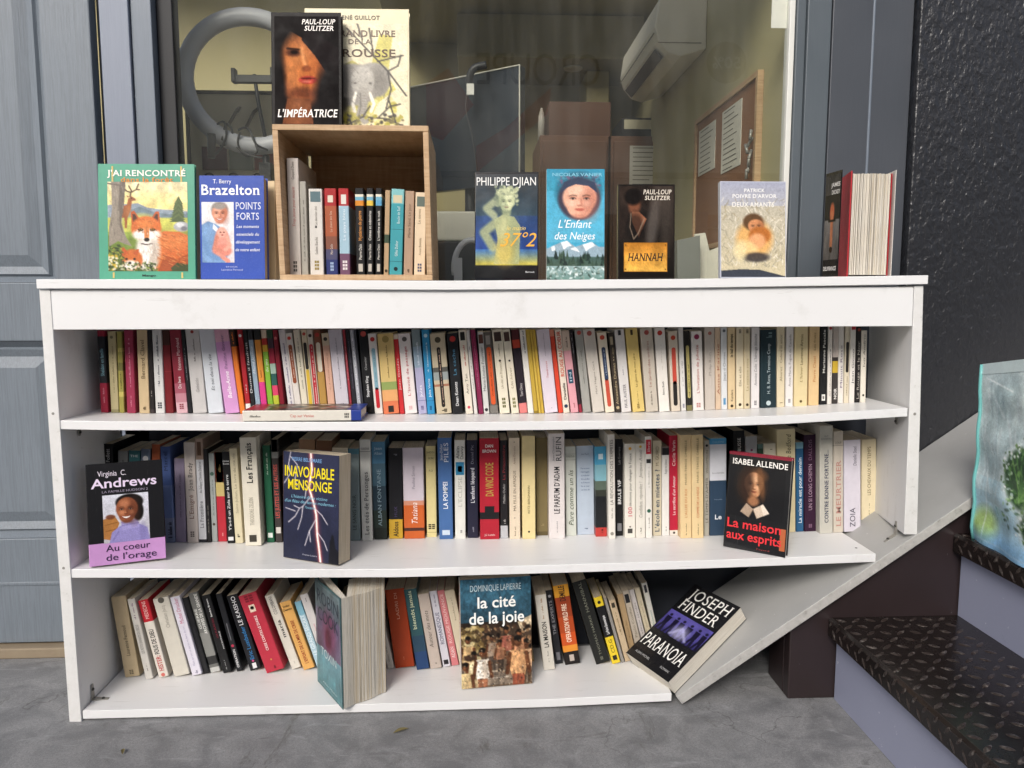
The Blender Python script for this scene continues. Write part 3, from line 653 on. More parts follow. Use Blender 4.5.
# ---- top row
A = lambda *a, **k: row_book(1, *a, **k)
A('A', 100, 136, 82, 100, 0, '8e1f35', 'crimson and black spine', 'Crimson spine with a black middle band', [('b', .36, .93, '1b1d22'), ('t', 'Sheldon en famille', .45, .78, '7fa9b5', .5), ('g', .12, .3, 'c98a94', .4)])
A('A', 150, 188, 133, 105, 0, 'b3a780', 'khaki cream spine', 'Khaki cream paperback', [('d', .93, '6f6a50'), ('g', .25, .85, '7b7354', .35), ('b', 0, .04, '8b845f')])
A('A', 190, 215, 178, 105, 0, '98904a', 'mottled olive spine', 'Mottled olive yellow paperback', [('b', .52, .62, '6f6a3b'), ('b', .75, .8, 'c2b468'), ('b', .2, .26, 'bdb062'), ('g', .3, .5, '50501f', .5)])
A('A', 228, 270, 213, 98, 0, '93304a', 'raspberry spine', 'Raspberry red paperback with faint pink title', [('g', .3, .9, 'c97f92', .38), ('g', .08, .22, 'c97f92', .3)])
A('A', 288, 338, 275, 98, 0, 'bfa985', 'beige spine', 'Beige paperback with three small emblems at its foot', [('t', 'Bernard Clavel', .42, .88, '5b4a30', .4), ('d', .06, '6a5a40', .12), ('g', .04, .08, '6a5a40', .6)])
A('A', 340, 362, 325, 98, 0, '1f1a1a', 'thin black spine', 'Thin black paperback', [('b', 0, .05, '3a3030'), ('g', .2, .3, '8a8580', .4)])
A('A', 368, 412, 342, 98, 0, 'c9c8c6', 'pale grey spine', 'Pale grey paperback with small dark lettering', [('g', .3, .95, '54565e', .4), ('l', .06, .14, '30323a', .5)])
A('A', 414, 455, 392, 98, 0, '6b151c', 'dark red spine', 'Dark red paperback', [('b', .82, 1, '3c1a12'), ('b', .5, .505, '8b3038')], Yo=.006)
A('A', 470, 525, 430, 98, 0, '7d2433', 'maroon spine fading to pink', 'Maroon paperback fading to pale pink at the foot', [('b', 0, .13, 'c9a3aa'), ('b', .13, .24, 'b07a85'), ('b', .24, .36, '98505f'), ('t', 'Etienne Marchand', .52, .9, 'd7b9ba', .3, 0, .12), ('t', 'Du livre', .3, .44, 'e8d8d8', .3), ('l', .05, .12, '7d2433', .4)])
A('A', 527, 546, 482, 98, 0, '17171b', 'narrow black spine', 'Narrow black paperback', [('g', .4, .8, '77777c', .4)])
A('A', 550, 618, 495, 97, 0, 'b9b6b4', 'stone grey spine', 'Wide stone grey paperback with faint title', [('g', .62, .9, '7a7572', .25), ('t', 'Gabaldo', .25, .42, '8a8786', .25), ('d', .97, '8d3430', .12)])
A('A', 625, 700, 560, 97, 0, 'c5cad0', 'wide blue white spine', 'Wide blue white paperback with black handwritten title', [('t', 'Et toi dans la vie', .27, .70, '4b5058', .22, 0, 0, .2)])
A('A', 708, 778, 642, 97, 0, 'c48fbf', 'lilac pink spine', 'Wide lilac pink paperback with white title', [('b', .85, 1, 'cfa0b4'), ('t', 'Belle-Anne', .18, .50, 'efe3ee', .28, 1, 0, .2), ('t', 'Pauline Gower', .53, .93, '7d5f86', .22)])
A('A', 780, 805, 725, 97, 0, 'd9742a', 'orange spine', 'Slim orange paperback with a dark patterned top', [('b', .80, 1, '3c2a22'), ('g', .83, .97, 'd9742a', .6)])
A('A', 810, 834, 765, 97, 0, '9e2029', 'red spine with black foot', 'Slim red paperback with black lower edge', [('b', 0, .12, 'd9d5d0'), ('g', .25, .35, 'e0c0c0', .5), ('d', .93, 'dddddd', .3)])
A('A', 836, 858, 790, 97, 0, '1d1d1f', 'black spine with white script', 'Black paperback with white script', [('t', 'Dumas il faudrait', .25, .85, 'cfcfcf', .5), ('d', .05, 'c2b27a', .3)])
A('A', 860, 884, 815, 97, 0, '8fa3b2', 'blue grey spine', 'Blue grey paperback with a black photograph at its head', [('b', .88, 1, '26262a'), ('t', 'Mend Jeanne', .48, .80, 'e3e8ec', .45, 0, 0, .2), ('b', 0, .09, 'b5c1c9')])
A('A', 886, 915, 845, 97, 0, 'cf3d86', 'orange and magenta spine', 'Orange over magenta paperback', [('b', .38, .88, 'd68f3c'), ('b', .88, 1, '252526'), ('g', .42, .55, '6d3a12', .4)])
A('A', 918, 945, 880, 97, 0, '82b43b', 'bright green spine', 'Bright green paperback with a patchwork top', [('b', .74, .82, 'd6b03d'), ('b', .82, .90, 'b5352c'), ('b', .90, 1, 'd7c8b0'), ('t', 'du jeu', .5, .65, 'e8f0dc', .45)])
A('A', 948, 976, 908, 97, 0, '2f4a33', 'striped patchwork spine', 'Colourful striped patchwork paperback', [('b', .09, .22, 'b7bd3d'), ('b', .22, .34, 'd3476a'), ('b', .34, .48, '2d5a52'), ('b', .48, .60, '9fb8a8'), ('b', .60, .78, '8c1f35'), ('b', .78, .9, '43303a')])
A('A', 978, 1000, 938, 97, 0, '7e1a2a', 'burgundy red spine', 'Slim burgundy red paperback', [('d', .9, 'c06a6a', .35)])
A('B', 92, 125, 40, 97, 0, 'd7d3d3', 'white spine with violet lettering', 'White paperback with small violet lettering', [('g', .1, .85, '6d6a8a', .45)])
A('B', 126, 156, 75, 115, 0, 'd9d3cc', 'white spine with brown bar', 'White paperback with a long brown title bar', [('p', .38, .86, '8a4a2e', .6), ('d', .94, 'c23a30', .3), ('g', .45, .8, 'd9c0b0', .3)])
A('B', 158, 189, 112, 97, 0, 'dad3bf', 'ivory spine', 'Ivory paperback with grey lettering', [('g', .3, .9, '8a8674', .4)])
A('B', 190, 216, 150, 97, 0, 'd6c9ad', 'cream spine with black and yellow stripe', 'Cream paperback with a black over yellow stripe', [('p', .53, .85, '23211f', .6), ('p', .05, .53, 'd3b13c', .6), ('d', .95, 'b8473a', .3)])
A('B', 218, 246, 178, 97, 0, 'd2cabb', 'cream spine with red stripe', 'Cream paperback with a long red striped title', [('p', .05, .83, 'b02a35', .65), ('g', .1, .8, 'e6d8d0', .4), ('d', .93, '3b2a22', .3)])
A('B', 248, 282, 210, 97, 0, 'b08a4a', 'brown and ochre spine', 'Brown and ochre paperback with pale title bar', [('b', .5, 1, '7a4a34'), ('p', .5, .85, 'd8cfbc', .6), ('d', .94, 'b03a30', .3)])
A('B', 286, 320, 250, 115, 0, 'd3a892', 'salmon pink spine', 'Salmon pink paperback', [('b', .85, 1, 'c9b9a0'), ('d', .93, '3b3630', .28), ('g', .3, .75, 'b08270', .3)])
A('B', 325, 389, 282, 97, 0, 'c8c3cb', 'lavender white spine', 'Wide lavender white paperback', [('g', .3, .9, '8a8791', .16), ('l', .06, .13, '4b4b52', .3)])
A('B', 391, 403, 352, 97, 0, 'a03a45', 'very thin red spine', 'Very thin red paperback', [('g', .4, .8, 'd3b0b0', .3)])
A('B', 405, 427, 366, 97, 0, '26252c', 'slim black violet spine', 'Slim black violet paperback', [('g', .3, .9, '5b5666', .4)])
A('B', 429, 448, 385, 97, 0, 'a9abb2', 'slim silver grey spine', 'Slim silver grey paperback with white lettering', [('g', .15, .9, 'e3e4e8', .6)])
A('B', 449, 460, 405, 97, 0, '3f4046', 'thin charcoal spine', 'Thin charcoal paperback', [])
A('B', 462, 507, 430, 97, 0, '19191b', 'black spine with red dot', 'Black paperback with a red dot near its top', [('d', .95, 'b54b45', .3), ('t', 'Stephen King', .2, .45, 'd5d5d5', .3, 1), ('t', 'Chantier', .52, .68, 'b5b5b5', .25)])
A('B', 511, 551, 470, 117, 0, 'd8d3cd', 'white spine with blue and red bar', 'White paperback with pale blue over red title bar', [('p', .3, .82, '7fa3b0', .45), ('p', .07, .33, 'b8232f', .45), ('d', .93, 'b8332f', .28), ('g', .4, .78, '4c6a78', .2)])
A('B', 554, 630, 522, 117, 0, 'cdb274', 'sandy spine with green and orange painting', 'Wide sandy paperback with green and orange painted foot', [('b', .30, .40, '8b9b5a'), ('b', .16, .30, 'd9a06a'), ('b', 0, .16, 'd2744f'), ('g', .45, .85, '7a6536', .18), ('r', .02, .1, '25221f', .35), ('d', .93, '9b864e', .22)])
A('B', 633, 656, 595, 120, 0, 'bd2c30', 'slim scarlet spine', 'Slim scarlet paperback', [('t', 'Jean Gaudet', .3, .7, 'e8c6c2', .4), ('b', .94, 1, 'd9c9b5')])
A('B', 659, 718, 620, 117, 0, 'ddd5d2', 'white spine with red title', 'Wide white paperback with fine red title', [('t', "L'Invité de passage", .22, .84, 'b64750', .22), ('d', .93, '5b5450', .2), ('l', .05, .1, 'd0a0a0', .3)])
A('B', 725, 766, 688, 97, 0, 'a6a3c0', 'lilac and blue grey spine', 'Lilac paperback with blue grey landscape upper half', [('b', .55, .8, '8ea3b5'), ('b', .8, 1, '7d8c90'), ('t', 'Jules', .2, .34, 'f0eff5', .3), ('g', .58, .85, 'c9d3dc', .4), ('b', .155, .16, '4a4a80'), ('l', .05, .1, '4a3f70', .3)])
A('B', 768, 804, 738, 97, 0, '2f86b5', 'bright blue spine', 'Bright blue paperback with white lettering', [('t', 'Jules Verne', .2, .42, 'e3edf3', .32), ('g', .5, .85, 'bcd9e8', .35), ('d', .93, 'bcd9e8', .25), ('b', .155, .16, '1b4a70'), ('l', .05, .1, '123a5a', .3)])
A('B', 813, 886, 778, 117, 0, 'bdb096', 'sketched beige spine with dark bar', 'Wide beige paperback with black title bar over sketches', [('b', .42, .52, '8f9796'), ('b', .52, .58, '55544f'), ('b', .34, .37, '9c6b55'), ('p', .08, .83, '1f1a18', .24), ('g', .12, .8, 'cfae9a', .12), ('d', .92, '4d4636', .2), ('g', .02, .05, '4d4636', .7)])
A('B', 891, 942, 862, 115, 0, '191a1d', 'black spine with blue title', 'Black paperback with blue title and red dot', [('t', 'Dean Koontz', .1, .4, 'd3d3d3', .3, 1), ('t', 'La cache', .48, .8, '4f87a8', .3), ('d', .93, 'b5352f', .28)])
A('B', 955, 991, 918, 100, 0, 'd9d0c0', 'cream spine with dark square and red text', 'Cream paperback with dark square above red lettering', [('r', .88, .98, '23211f', .6), ('g', .58, .82, 'b8574f', .45), ('t', 'Amy Tan', .24, .48, '55504a', .35), ('d', .08, 'c24a5a', .2)])
A('B', 996, 1013, 955, 100, 0, 'd4d0cb', 'thin white spine', 'Thin white paperback', [('g', .3, .8, '8b8884', .4)])
A('C', 92, 115, 50, 97, 0, '7c2347', 'plum spine', 'Slim plum paperback', [('g', .3, .8, 'a86a85', .3)])
A('C', 117, 144, 85, 108, 0, 'c8c8c4', 'pale spine with photo head', 'Pale grey paperback with tiny photograph at its head', [('r', .86, .97, '5b3a30', .8), ('t', 'Marie-Louise Fournier', .28, .82, '55575c', .5), ('d', .05, '2c2c30', .3)])
A('C', 148, 188, 112, 110, 0, '5b5650', 'dark spine with orange bar', 'Dark grey paperback with long orange title bar', [('p', .11, .82, 'd0562a', .55), ('r', .85, .96, '96918a', .5), ('g', .2, .75, '702a10', .25), ('b', 0, .1, '77736d')])
A('C', 195, 244, 155, 97, 0, 'dbd3bf', 'ivory spine with brown picture', 'Ivory paperback with brown picture square and tiny heart', [('r', .86, .97, '3f2f2a', .7), ('t', 'Un été en Provence', .3, .62, '8b8169', .25, 0, 0, .2), ('d', .63, '2b2723', .12), ('l', .07, .2, '5d5c30', .35), ('g', .68, .82, '8b8169', .25)])
A('C', 252, 289, 205, 97, 0, 'dad2be', 'ivory spine with olive emblem', 'Slimmer ivory paperback with picture square, olive emblem below', [('r', .86, .97, '4a3530', .7), ('t', 'Un hiver', .3, .56, '8b8169', .3, 0, 0, .2), ('d', .63, '2b2723', .14), ('l', .07, .2, '6b6a38', .4)])
A('C', 292, 330, 248, 97, 0, '272028', 'black and red spine with pink foot', 'Black paperback with red slashed head and pink foot', [('b', 0, .12, 'd07a78'), ('b', .78, .88, 'b5432f'), ('b', .88, 1, '4d2024'), ('t', 'Tom Clancy', .2, .36, 'c9c3c3', .35)])
A('C', 333, 361, 290, 97, 0, 'dcd8d0', 'plain white spine', 'White paperback with dark head lettering', [('g', .72, .98, '4c4a55', .5)])
A('C', 362, 383, 312, 97, 0, 'b89a3e', 'first mustard spine', 'Mustard yellow paperback with bare spine', [('b', 0, .03, '8b7328')])
A('C', 384, 397, 335, 97, 0, 'c4a84b', 'second mustard spine', 'Thin mustard yellow paperback', [])
A('C', 398, 412, 350, 97, 0, 'bf9f42', 'third mustard spine', 'Thinner ochre yellow paperback', [])
A('C', 415, 479, 370, 97, 0, 'd3c9d3', 'wide lilac white spine', 'Wide lilac white paperback with fine red title', [('t', 'Tendresse', .42, .62, 'b8555a', .16, 0, 0, .2), ('g', .68, .95, '9b8f9b', .14), ('g', .04, .06, '6b6570', .3)])
A('C', 482, 504, 435, 97, 0, 'cf4630', 'vermilion spine', 'Slim vermilion paperback', [('b', .92, 1, 'd98a70')])
A('C', 506, 536, 462, 97, 0, 'dcd0c0', 'cream spine with orange capitals', 'Cream paperback with bold orange capitals', [('t', 'ROUGE AU COEUR', .44, .98, 'c9472c', .6, 1), ('t', 'Danielle', .16, .36, '2b2a2a', .42, 1), ('d', .08, '22324a', .3)])
A('C', 542, 580, 488, 105, 0, 'd49aa2', 'pink spine with blue square', 'Pink paperback with a small dark blue picture', [('b', .76, 1, 'cdb9a8'), ('r', .36, .53, '27475c', .6), ('t', 'IN', .38, .5, 'bcd3e0', .3), ('g', .8, .92, '6a5a52', .4), ('g', .06, .12, '9b5a62', .4)])
A('C', 583, 598, 532, 97, 0, '2a2227', 'thin black spine with red foot', 'Thin black paperback with red foot', [('b', 0, .1, '8c2a3a'), ('g', .7, .95, '999', .4) if 0 else ('g', .7, .95, '999999', .4)])
A('C', 601, 641, 558, 97, 0, '9b9a94', 'mid grey spine with red dot', 'Mid grey paperback with a red dot', [('d', .96, 'b0483f', .26), ('g', .35, .75, '6d6c67', .25)])
A('C', 650, 706, 600, 97, 0, 'c6bfb5', 'wide grey beige spine', 'Wide grey beige paperback with a red dot', [('d', .95, '9b5048', .22), ('t', 'Mary Higgins Clark', .22, .62, '7b756d', .16)])
A('C', 711, 756, 668, 113, 0, 'dacfbb', 'cream spine with navy and brick bar', 'Cream paperback with navy over brick red bar', [('p', .4, .82, '2d3b57', .42), ('p', .07, .42, 'ba4b38', .42), ('d', .94, 'bd4a36', .26), ('g', .45, .78, '9aa6b8', .2)])
A('C', 760, 786, 722, 112, 0, '38302a', 'slim dark brown spine', 'Slim dark brown paperback with pale lettering', [('t', 'Alexandre Dumas', .1, .62, 'b09f7d', .5), ('r', .85, .95, 'a89a80', .5), ('g', .65, .82, 'b09f7d', .5), ('d', .06, 'b09f7d', .3)])
A('C', 790, 837, 752, 97, 0, 'd0ccc9', 'white spine with black initials', 'White paperback with black initials at its head', [('r', .93, .99, '24242a', .3), ('t', 'PAUL AUSTER', .05, .34, '4b4b55', .3), ('g', .45, .55, '8a8a90', .2)])
A('C', 845, 903, 805, 92, 0, 'd1b871', 'wide yellow spine', 'Wide yellow paperback with brown title', [('t', 'La gloire de mon père', .3, .7, '6b5628', .18), ('r', .92, .98, '3a3020', .2), ('l', .04, .1, '6b5628', .2), ('g', .1, .24, '6b5628', .15)])
A('C', 910, 969, 878, 92, 0, 'bdb4a6', 'wide taupe spine', 'Wide taupe paperback with pinkish title and red dot', [('d', .95, '9b4a43', .2), ('t', 'Le jardin des ombres', .3, .85, '9b6f65', .22), ('g', .08, .25, '7a746a', .25)])
A('D', 42, 86, 18, 78, 0, 'ddd8d0', 'bright white spine with red dot', 'Bright white paperback with red dot and black footer', [('d', .94, 'b8382f', .24), ('g', .5, .8, 'c0b9ae', .2), ('t', 'Nora Roth', .2, .36, '2b2b2e', .2, 0, 0, .2)])
A('D', 93, 131, 78, 92, 0, 'cbbfae', 'buff spine with red and black bar', 'Buff paperback with red over black title bar', [('p', .34, .80, 'bd4a3b', .45), ('p', .07, .38, '23201e', .45), ('d', .92, 'b8452f', .26)])
A('D', 135, 156, 120, 75, 0, 'd5d2cd', 'slim white spine', 'Slim white paperback with tiny dark lettering', [('g', .3, .6, '66646a', .3), ('l', .04, .09, '505070', .4)])
A('D', 160, 183, 145, 90, 0, '26241f', 'black and khaki spine', 'Black paperback with long khaki title bar', [('p', .16, .82, 'b0a468', .55), ('g', .18, .6, '4b4628', .4), ('b', 0, .07, '77714a')])
A('D', 186, 232, 175, 92, 0, 'dad5d0', 'white spine with red lettering and plum dot', 'White paperback with red lettering below a plum dot', [('d', .93, '8b3050', .24), ('t', "L'Invitation de Juliette", .22, .83, 'a84a42', .26), ('l', .04, .1, 'b0706a', .4)])
A('D', 237, 280, 233, 75, 0, 'bfb6ac', 'warm grey spine', 'Warm grey paperback with pale title', [('d', .93, 'a0655c', .18), ('t', 'Philip Roth', .42, .7, '8b8379', .25), ('g', .3, .85, 'd2cac0', .12)])
A('D', 283, 305, 275, 75, 0, 'ccb49b', 'slim tan spine with red words', 'Slim tan paperback with red brown words', [('t', 'Anna Karine', .18, .8, '8f4a35', .45)])
A('D', 307, 332, 303, 75, 0, 'd0d2d3', 'cool white spine', 'Cool white paperback with a small blue emblem', [('t', 'Jean d Ormes', .35, .7, '77797d', .4), ('d', .96, '55595f', .25), ('r', .06, .14, '5b8fb5', .4)])
A('D', 335, 366, 331, 75, 0, 'd5be96', 'sandy spine with black words', 'Sandy paperback with bold black words', [('t', 'le bal du temps', .64, .92, '33291c', .4, 1), ('t', 'Kundera', .1, .24, '33291c', .35), ('d', .04, '33291c', .2)])
A('D', 369, 401, 368, 75, 0, 'd9cdb2', 'light cream spine', 'Light cream paperback with tiny heart at its foot', [('t', 'Elle et elle', .28, .52, '77694e', .32), ('l', .93, .98, '33291c', .3), ('d', .05, '33291c', .2)])
A('D', 404, 428, 403, 75, 0, 'cbbd9d', 'slim cream spine', 'Slim cream paperback with brown title', [('t', 'La maison rose', .22, .62, '8b7a58', .4), ('l', .93, .98, '33291c', .4), ('d', .05, '33291c', .25)])
A('D', 433, 468, 433, 75, 0, 'd9d5d4', 'white spine with grey script', 'White paperback with grey script lettering', [('t', 'Antoine Colin', .28, .55, '6a6668', .32, 0, 0, .2), ('t', "L'héritage blanche", .58, .92, '6a6668', .32, 0, 0, .2), ('l', .04, .1, '55535a', .3)])
A('D', 473, 540, 472, 85, 0, '1f3036', 'thick dark teal spine', 'Thick dark teal paperback with white title', [('g', .9, .96, '70868c', .7), ('t', 'H. B. Ross, Terminus Camp', .18, .82, 'b9c6c9', .2), ('d', .06, 'b9c6c9', .15)])
A('D', 543, 576, 542, 70, 0, 'd4c7a9', 'straw spine with three emblems', 'Straw coloured paperback with small footer emblems', [('t', 'Alvarez', .32, .5, '77694e', .3), ('t', 'Cadere et amor', .55, .9, '77694e', .3), ('g', .05, .08, '77694e', .7)])
A('D', 579, 611, 582, 70, 0, 'dcd8d5', 'white spine with brown title', 'White paperback with brown grey title', [('t', 'Anna Maria, Fugue du Canada', .25, .9, '7a7170', .3), ('l', .05, .1, '55506a', .3)])
A('D', 616, 672, 620, 70, 0, 'd6c59a', 'pale yellow spine', 'Wide pale yellow paperback with a tiny bird at its foot', [('t', "L'hiver", .3, .5, '8b7440', .2, 0, 0, .2), ('t', 'Laurence Artois', .52, .9, '6b5830', .22), ('d', .06, '5a4a28', .1)])
A('D', 678, 721, 682, 70, 0, 'd6b88a', 'peach tan spine', 'Peach tan paperback with orange words', [('t', 'Pierre Clatel', .3, .62, 'b8733a', .26), ('t', 'Les fruits', .7, .92, '8b6a3c', .22)])
A('D', 724, 756, 728, 68, 0, '19191a', 'black spine with white footer square', 'Black paperback with a white square at its foot', [('t', 'Marianne Pascale', .4, .95, 'd3d0c9', .3, 1), ('r', .05, .13, 'e3e0da', .45), ('r', .07, .11, '19191a', .2)])
A('D', 758, 776, 762, 68, 0, 'd9d3cb', 'slim ivory white spine', 'Slim ivory white paperback with red dot', [('d', .97, 'a83a40', .35), ('g', .1, .7, '77716a', .4)])
A('D', 778, 801, 783, 68, 0, '3b3634', 'dark spine with yellow patch', 'Dark paperback with yellow flash in the middle', [('b', .4, .55, 'c9a83a'), ('b', .6, 1, 'b9aea6'), ('t', 'NOIR', .06, .2, 'e0dcd6', .5, 1)])
A('D', 803, 826, 806, 68, 0, 'd9d4cd', 'slim white spine with violet words', 'Slim white paperback with violet words', [('t', 'Minuit Rose', .2, .75, '6d5b78', .4)])
A('D', 828, 848, 835, 70, 0, 'd2c8b2', 'slim cream spine with black bar', 'Slim cream paperback with short black bar', [('p', .4, .8, '2b2724', .6), ('g', .1, .35, '77694e', .4)])
A('D', 850, 873, 857, 68, 0, 'dad6cf', 'slim white spine with red mark', 'Slim white paperback with red corner mark', [('r', .95, 1, 'b0323a', .8), ('t', 'Jean Giono', .25, .7, '4b4a4c', .4)])
A('D', 875, 896, 882, 68, 0, '201d1d', 'slim black spine', 'Slim black paperback with pale lettering', [('t', 'Le Rouge et le Noir', .05, .8, 'a8a29a', .5), ('d', .95, '8b3a30', .3)])
A('D', 898, 921, 900, 88, 0, 'd9d3c5', 'white end spine', 'Slim ivory paperback ending the row', [('t', 'Ivo Andric', .5, .95, '6a665c', .35), ('d', .1, '33302a', .2)])
# ---- middle row
A = lambda *a, **k: row_book(2, *a, **k)
A('E', 220, 268, 203, 115, 590, '161617', 'black hidden spine', 'Black book half hidden by the violet cover', [('t', 'Ken Follett', .72, .95, 'd0d0d0', .4)])
A('E', 282, 330, 277, 150, 590, '8d8d8b', 'grey hidden spine', 'Grey paperback half hidden by the violet cover', [('g', .5, .9, '55555a', .3)])
A('E', 334, 386, 330, 148, 590, '3d6f74', 'teal hidden spine', 'Teal book showing only its head', [('h', 'THE', .93, 'c9dadb', .7)])
A('E', 392, 436, 388, 140, 590, '6d7a8d', 'blue grey hidden spine', 'Blue grey book showing only its head', [('d', .9, 'e8e8e8', .3), ('g', .4, .8, 'c0c8d0', .3)])
A('E', 444, 482, 440, 118, 590, 'a8593a', 'rust brown spine', 'Rust brown book showing only its head', [('g', .5, .85, 'd8b09a', .3)])
A('E', 508, 552, 480, 128, 590, '4b5f93', 'tall blue spine', 'Tall blue book with black scribbled foot', [('b', 0, .26, '77809c'), ('g', .05, .22, '1d1d24', .9), ('b', .26, .6, '61729e'), ('t', 'Marcel', .75, .95, '2a3350', .4)], depth=.15)
A('E', 556, 606, 547, 185, 588, '8d8298', 'mauve spine', 'Shadowed mauve paperback', [('g', .3, .8, '6d6278', .3)])
A('E', 612, 664, 583, 108, 590, 'c9bfb8', 'pinkish grey spine', 'Tall pinkish grey book with brown title', [('t', "L'Emigré", .24, .48, '6d4a3c', .42), ('t', 'Joan Brady', .52, .80, '4b4a4c', .42), ('l', .06, .12, '5b5350', .4)])
A('E', 666, 704, 638, 90, 588, 'cfd0d4', 'white spine with portrait head', 'White book with a tiny portrait at its head', [('b', .80, 1, '9b8577'), ('r', .84, .97, '5d4434', .5), ('t', 'La Frontière', .14, .40, '4d4f55', .5), ('t', 'de Saligny Claude Delarue', .48, .78, '4d4f55', .32), ('b', 0, .03, '22232a')], depth=.145)
A('E', 706, 726, 680, 140, 588, '201e20', 'black shadowed spine', 'Thin black book in shadow', [('g', .1, .4, '8b8780', .5)])
A('E', 729, 757, 703, 160, 585, 'a3a8a5', 'grey green spine', 'Grey green paperback with two green dots', [('d', .77, '3d5b4e', .35), ('d', .2, '4b4038', .25), ('g', .3, .7, '6b706d', .4)])
A('E', 760, 802, 733, 155, 584, 'bb2f3c', 'yellow and red spine', 'Pale yellow over red paperback', [('b', .51, 1, 'cdb878'), ('b', .66, .665, '8b7a45'), ('g', .78, .86, '7a6a3b', .5), ('g', .05, .1, 'e0a8a8', .4)])
A('E', 804, 840, 775, 152, 592, '151516', 'black spine with white title', 'Black paperback with bold white title', [('t', "Y'a-t-il un Zola sur la terre", .14, .75, 'd8d8d8', .36, 1), ('h', 'Bonté', .86, 'd8d8d8', .8), ('h', 'Divine', .89, 'd8d8d8', .8), ('r', .03, .07, 'd8d8d8', .7)])
A('E', 842, 880, 810, 138, 592, 'd2c8a9', 'ecru spine', 'Ecru paperback with pale grey title', [('t', 'Saint-Julien, Le livre de ma vie', .32, .95, '9b947c', .34), ('t', 'F', .06, .1, '3b372c', .3, 1)])
A('F', 122, 200, 92, 85, 604, 'd9d3c3', 'thick white spine', 'Thick white book with black serif title', [('t', 'Les Français', .58, .95, '25231f', .38, 1), ('t', 'THEODORE ZELDIN', .19, .45, '9b9585', .26), ('r', .035, .10, '3b372f', .45)], depth=.14)
A('F', 226, 262, 202, 122, 588, '1f5a3f', 'green spine', 'Deep green paperback', [('g', .7, .92, 'b9cdb9', .35), ('r', .05, .1, 'dfe6df', .6)])
A('F', 268, 300, 242, 94, 588, '3a3533', 'black and white spine with red lettering', 'Black and white paperback with red title', [('b', .82, 1, '8b8b86'), ('b', .84, .88, '2a2a28'), ('t', 'LES JUSTES ET LES AUTRES', .24, .76, 'c4574f', .6, 1), ('r', .09, .15, 'cfcac2', .7)])
A('F', 305, 372, 300, 150, 585, '6b513d', 'hidden brown book', 'Brown book hidden behind the lightning cover', [])
A('F', 378, 455, 378, 95, 585, '8a6a50', 'hidden tan book', 'Tan book hidden behind the lightning cover', [], depth=.142)
A('F', 460, 535, 460, 100, 585, '6d4e39', 'hidden dark brown book', 'Dark brown book hidden behind the lightning cover', [])
A('F', 540, 612, 538, 135, 585, 'c9bfa8', 'hidden cream book', 'Cream book hidden behind the lightning cover', [])
A('F', 622, 674, 610, 138, 580, '7f8d8e', 'grey green spine beside lightning cover', 'Grey green book beside the lightning cover', [('t', 'LE SANG NOIR', .12, .5, '3d4647', .35), ('b', .94, 1, '5b8592')])
A('F', 682, 733, 668, 94, 580, 'd3d3cd', 'tall off white spine', 'Tall off white book with black title', [('t', 'Les étés de Personges', .06, .68, '33363a', .42), ('h', 'YOURCENAR', .9, '77787a', .8), ('b', .88, .885, '77787a')])
A('F', 740, 803, 725, 105, 574, '2d3f4b', 'dark landscape spine', 'Dark blue green book with misty landscape', [('b', .78, 1, '4f7d9b'), ('b', .55, .78, '486575'), ('b', 0, .12, '1d2420'), ('b', .12, .3, '28342f'), ('t', 'ALBAN FONTAINE', .14, .72, '93a9b2', .3), ('h', 'Jean', .92, 'a9c3d3', .6), ('h', 'Alban', .87, 'a9c3d3', .6)])
A('G', 44, 110, 38, 135, 570, '17171b', 'black spine with yellow foot', 'Black book with a golden yellow foot', [('b', 0, .215, 'c9a034'), ('t', 'Aldous', .02, .19, '26221a', .36, 1), ('t', 'HUX', .24, .36, '4d4468', .22), ('g', .92, .95, '77777c', .5)])
A('G', 117, 215, 107, 134, 570, 'c4602c', 'lilac and orange spine', 'Wide lilac over orange book with white title', [('b', .42, 1, 'cac0c9'), ('b', .37, .42, 'c98a70'), ('b', .085, .12, '4a2a22'), ('t', 'Tatiana', .17, .40, 'f0e6e0', .3, 0, .02, .3), ('t', 'Pauline Simon', .55, .80, '8a8492', .16)])
A('G', 225, 273, 218, 125, 562, 'd9cb92', 'butter yellow spine', 'Butter yellow paperback with small dark emblem', [('h', 'SARDOU', .92, '5b5238', .8, 0), ('h', 'La foi', .86, '5b5238', .5, 0), ('h', 'P.O', .72, '5b5238', .35, 0), ('l', .09, .15, '2b261c', .7), ('b', .9, .903, '9b8f5c'), ('b', .05, .055, '9b8f5c')])
A('G', 285, 351, 275, 86, 572, '44689d', 'blue spine with white capitals', 'Blue book with white capitals', [('t', 'LA POMPEI', .30, .57, 'e8ecf2', .34, 1), ('t', 'PILES', .76, .95, 'e8ecf2', .34, 0, .1), ('t', 'Jean-Didier', .78, .94, 'e8ecf2', .2, 0, -.25), ('r', .04, .09, 'c3d0e0', .55)])
A('G', 361, 411, 357, 97, 570, 'd8d7d0', 'white spine with blue square', 'White book with a blue picture square', [('r', .65, .78, '2f7fa8', .8), ('r', .68, .74, '8fc0d3', .4), ('t', 'Alain', .81, .94, '33363a', .3, 0, -.2), ('t', 'Duvivy', .81, .94, '33363a', .3, 0, .18), ('t', "L'ECLIPSE", .33, .63, 'b0b0a8', .4), ('g', .06, .08, '77787a', .6)])
A('G', 421, 473, 415, 97, 566, '1f1f33', 'navy spine with white script', 'Navy book with white script title', [('t', "L'enfant léopard", .36, .72, 'd9d9e0', .36, 1), ('t', 'Daniel Pic', .76, .95, '8b8b9b', .25), ('g', .05, .12, '8b8b9b', .3)])
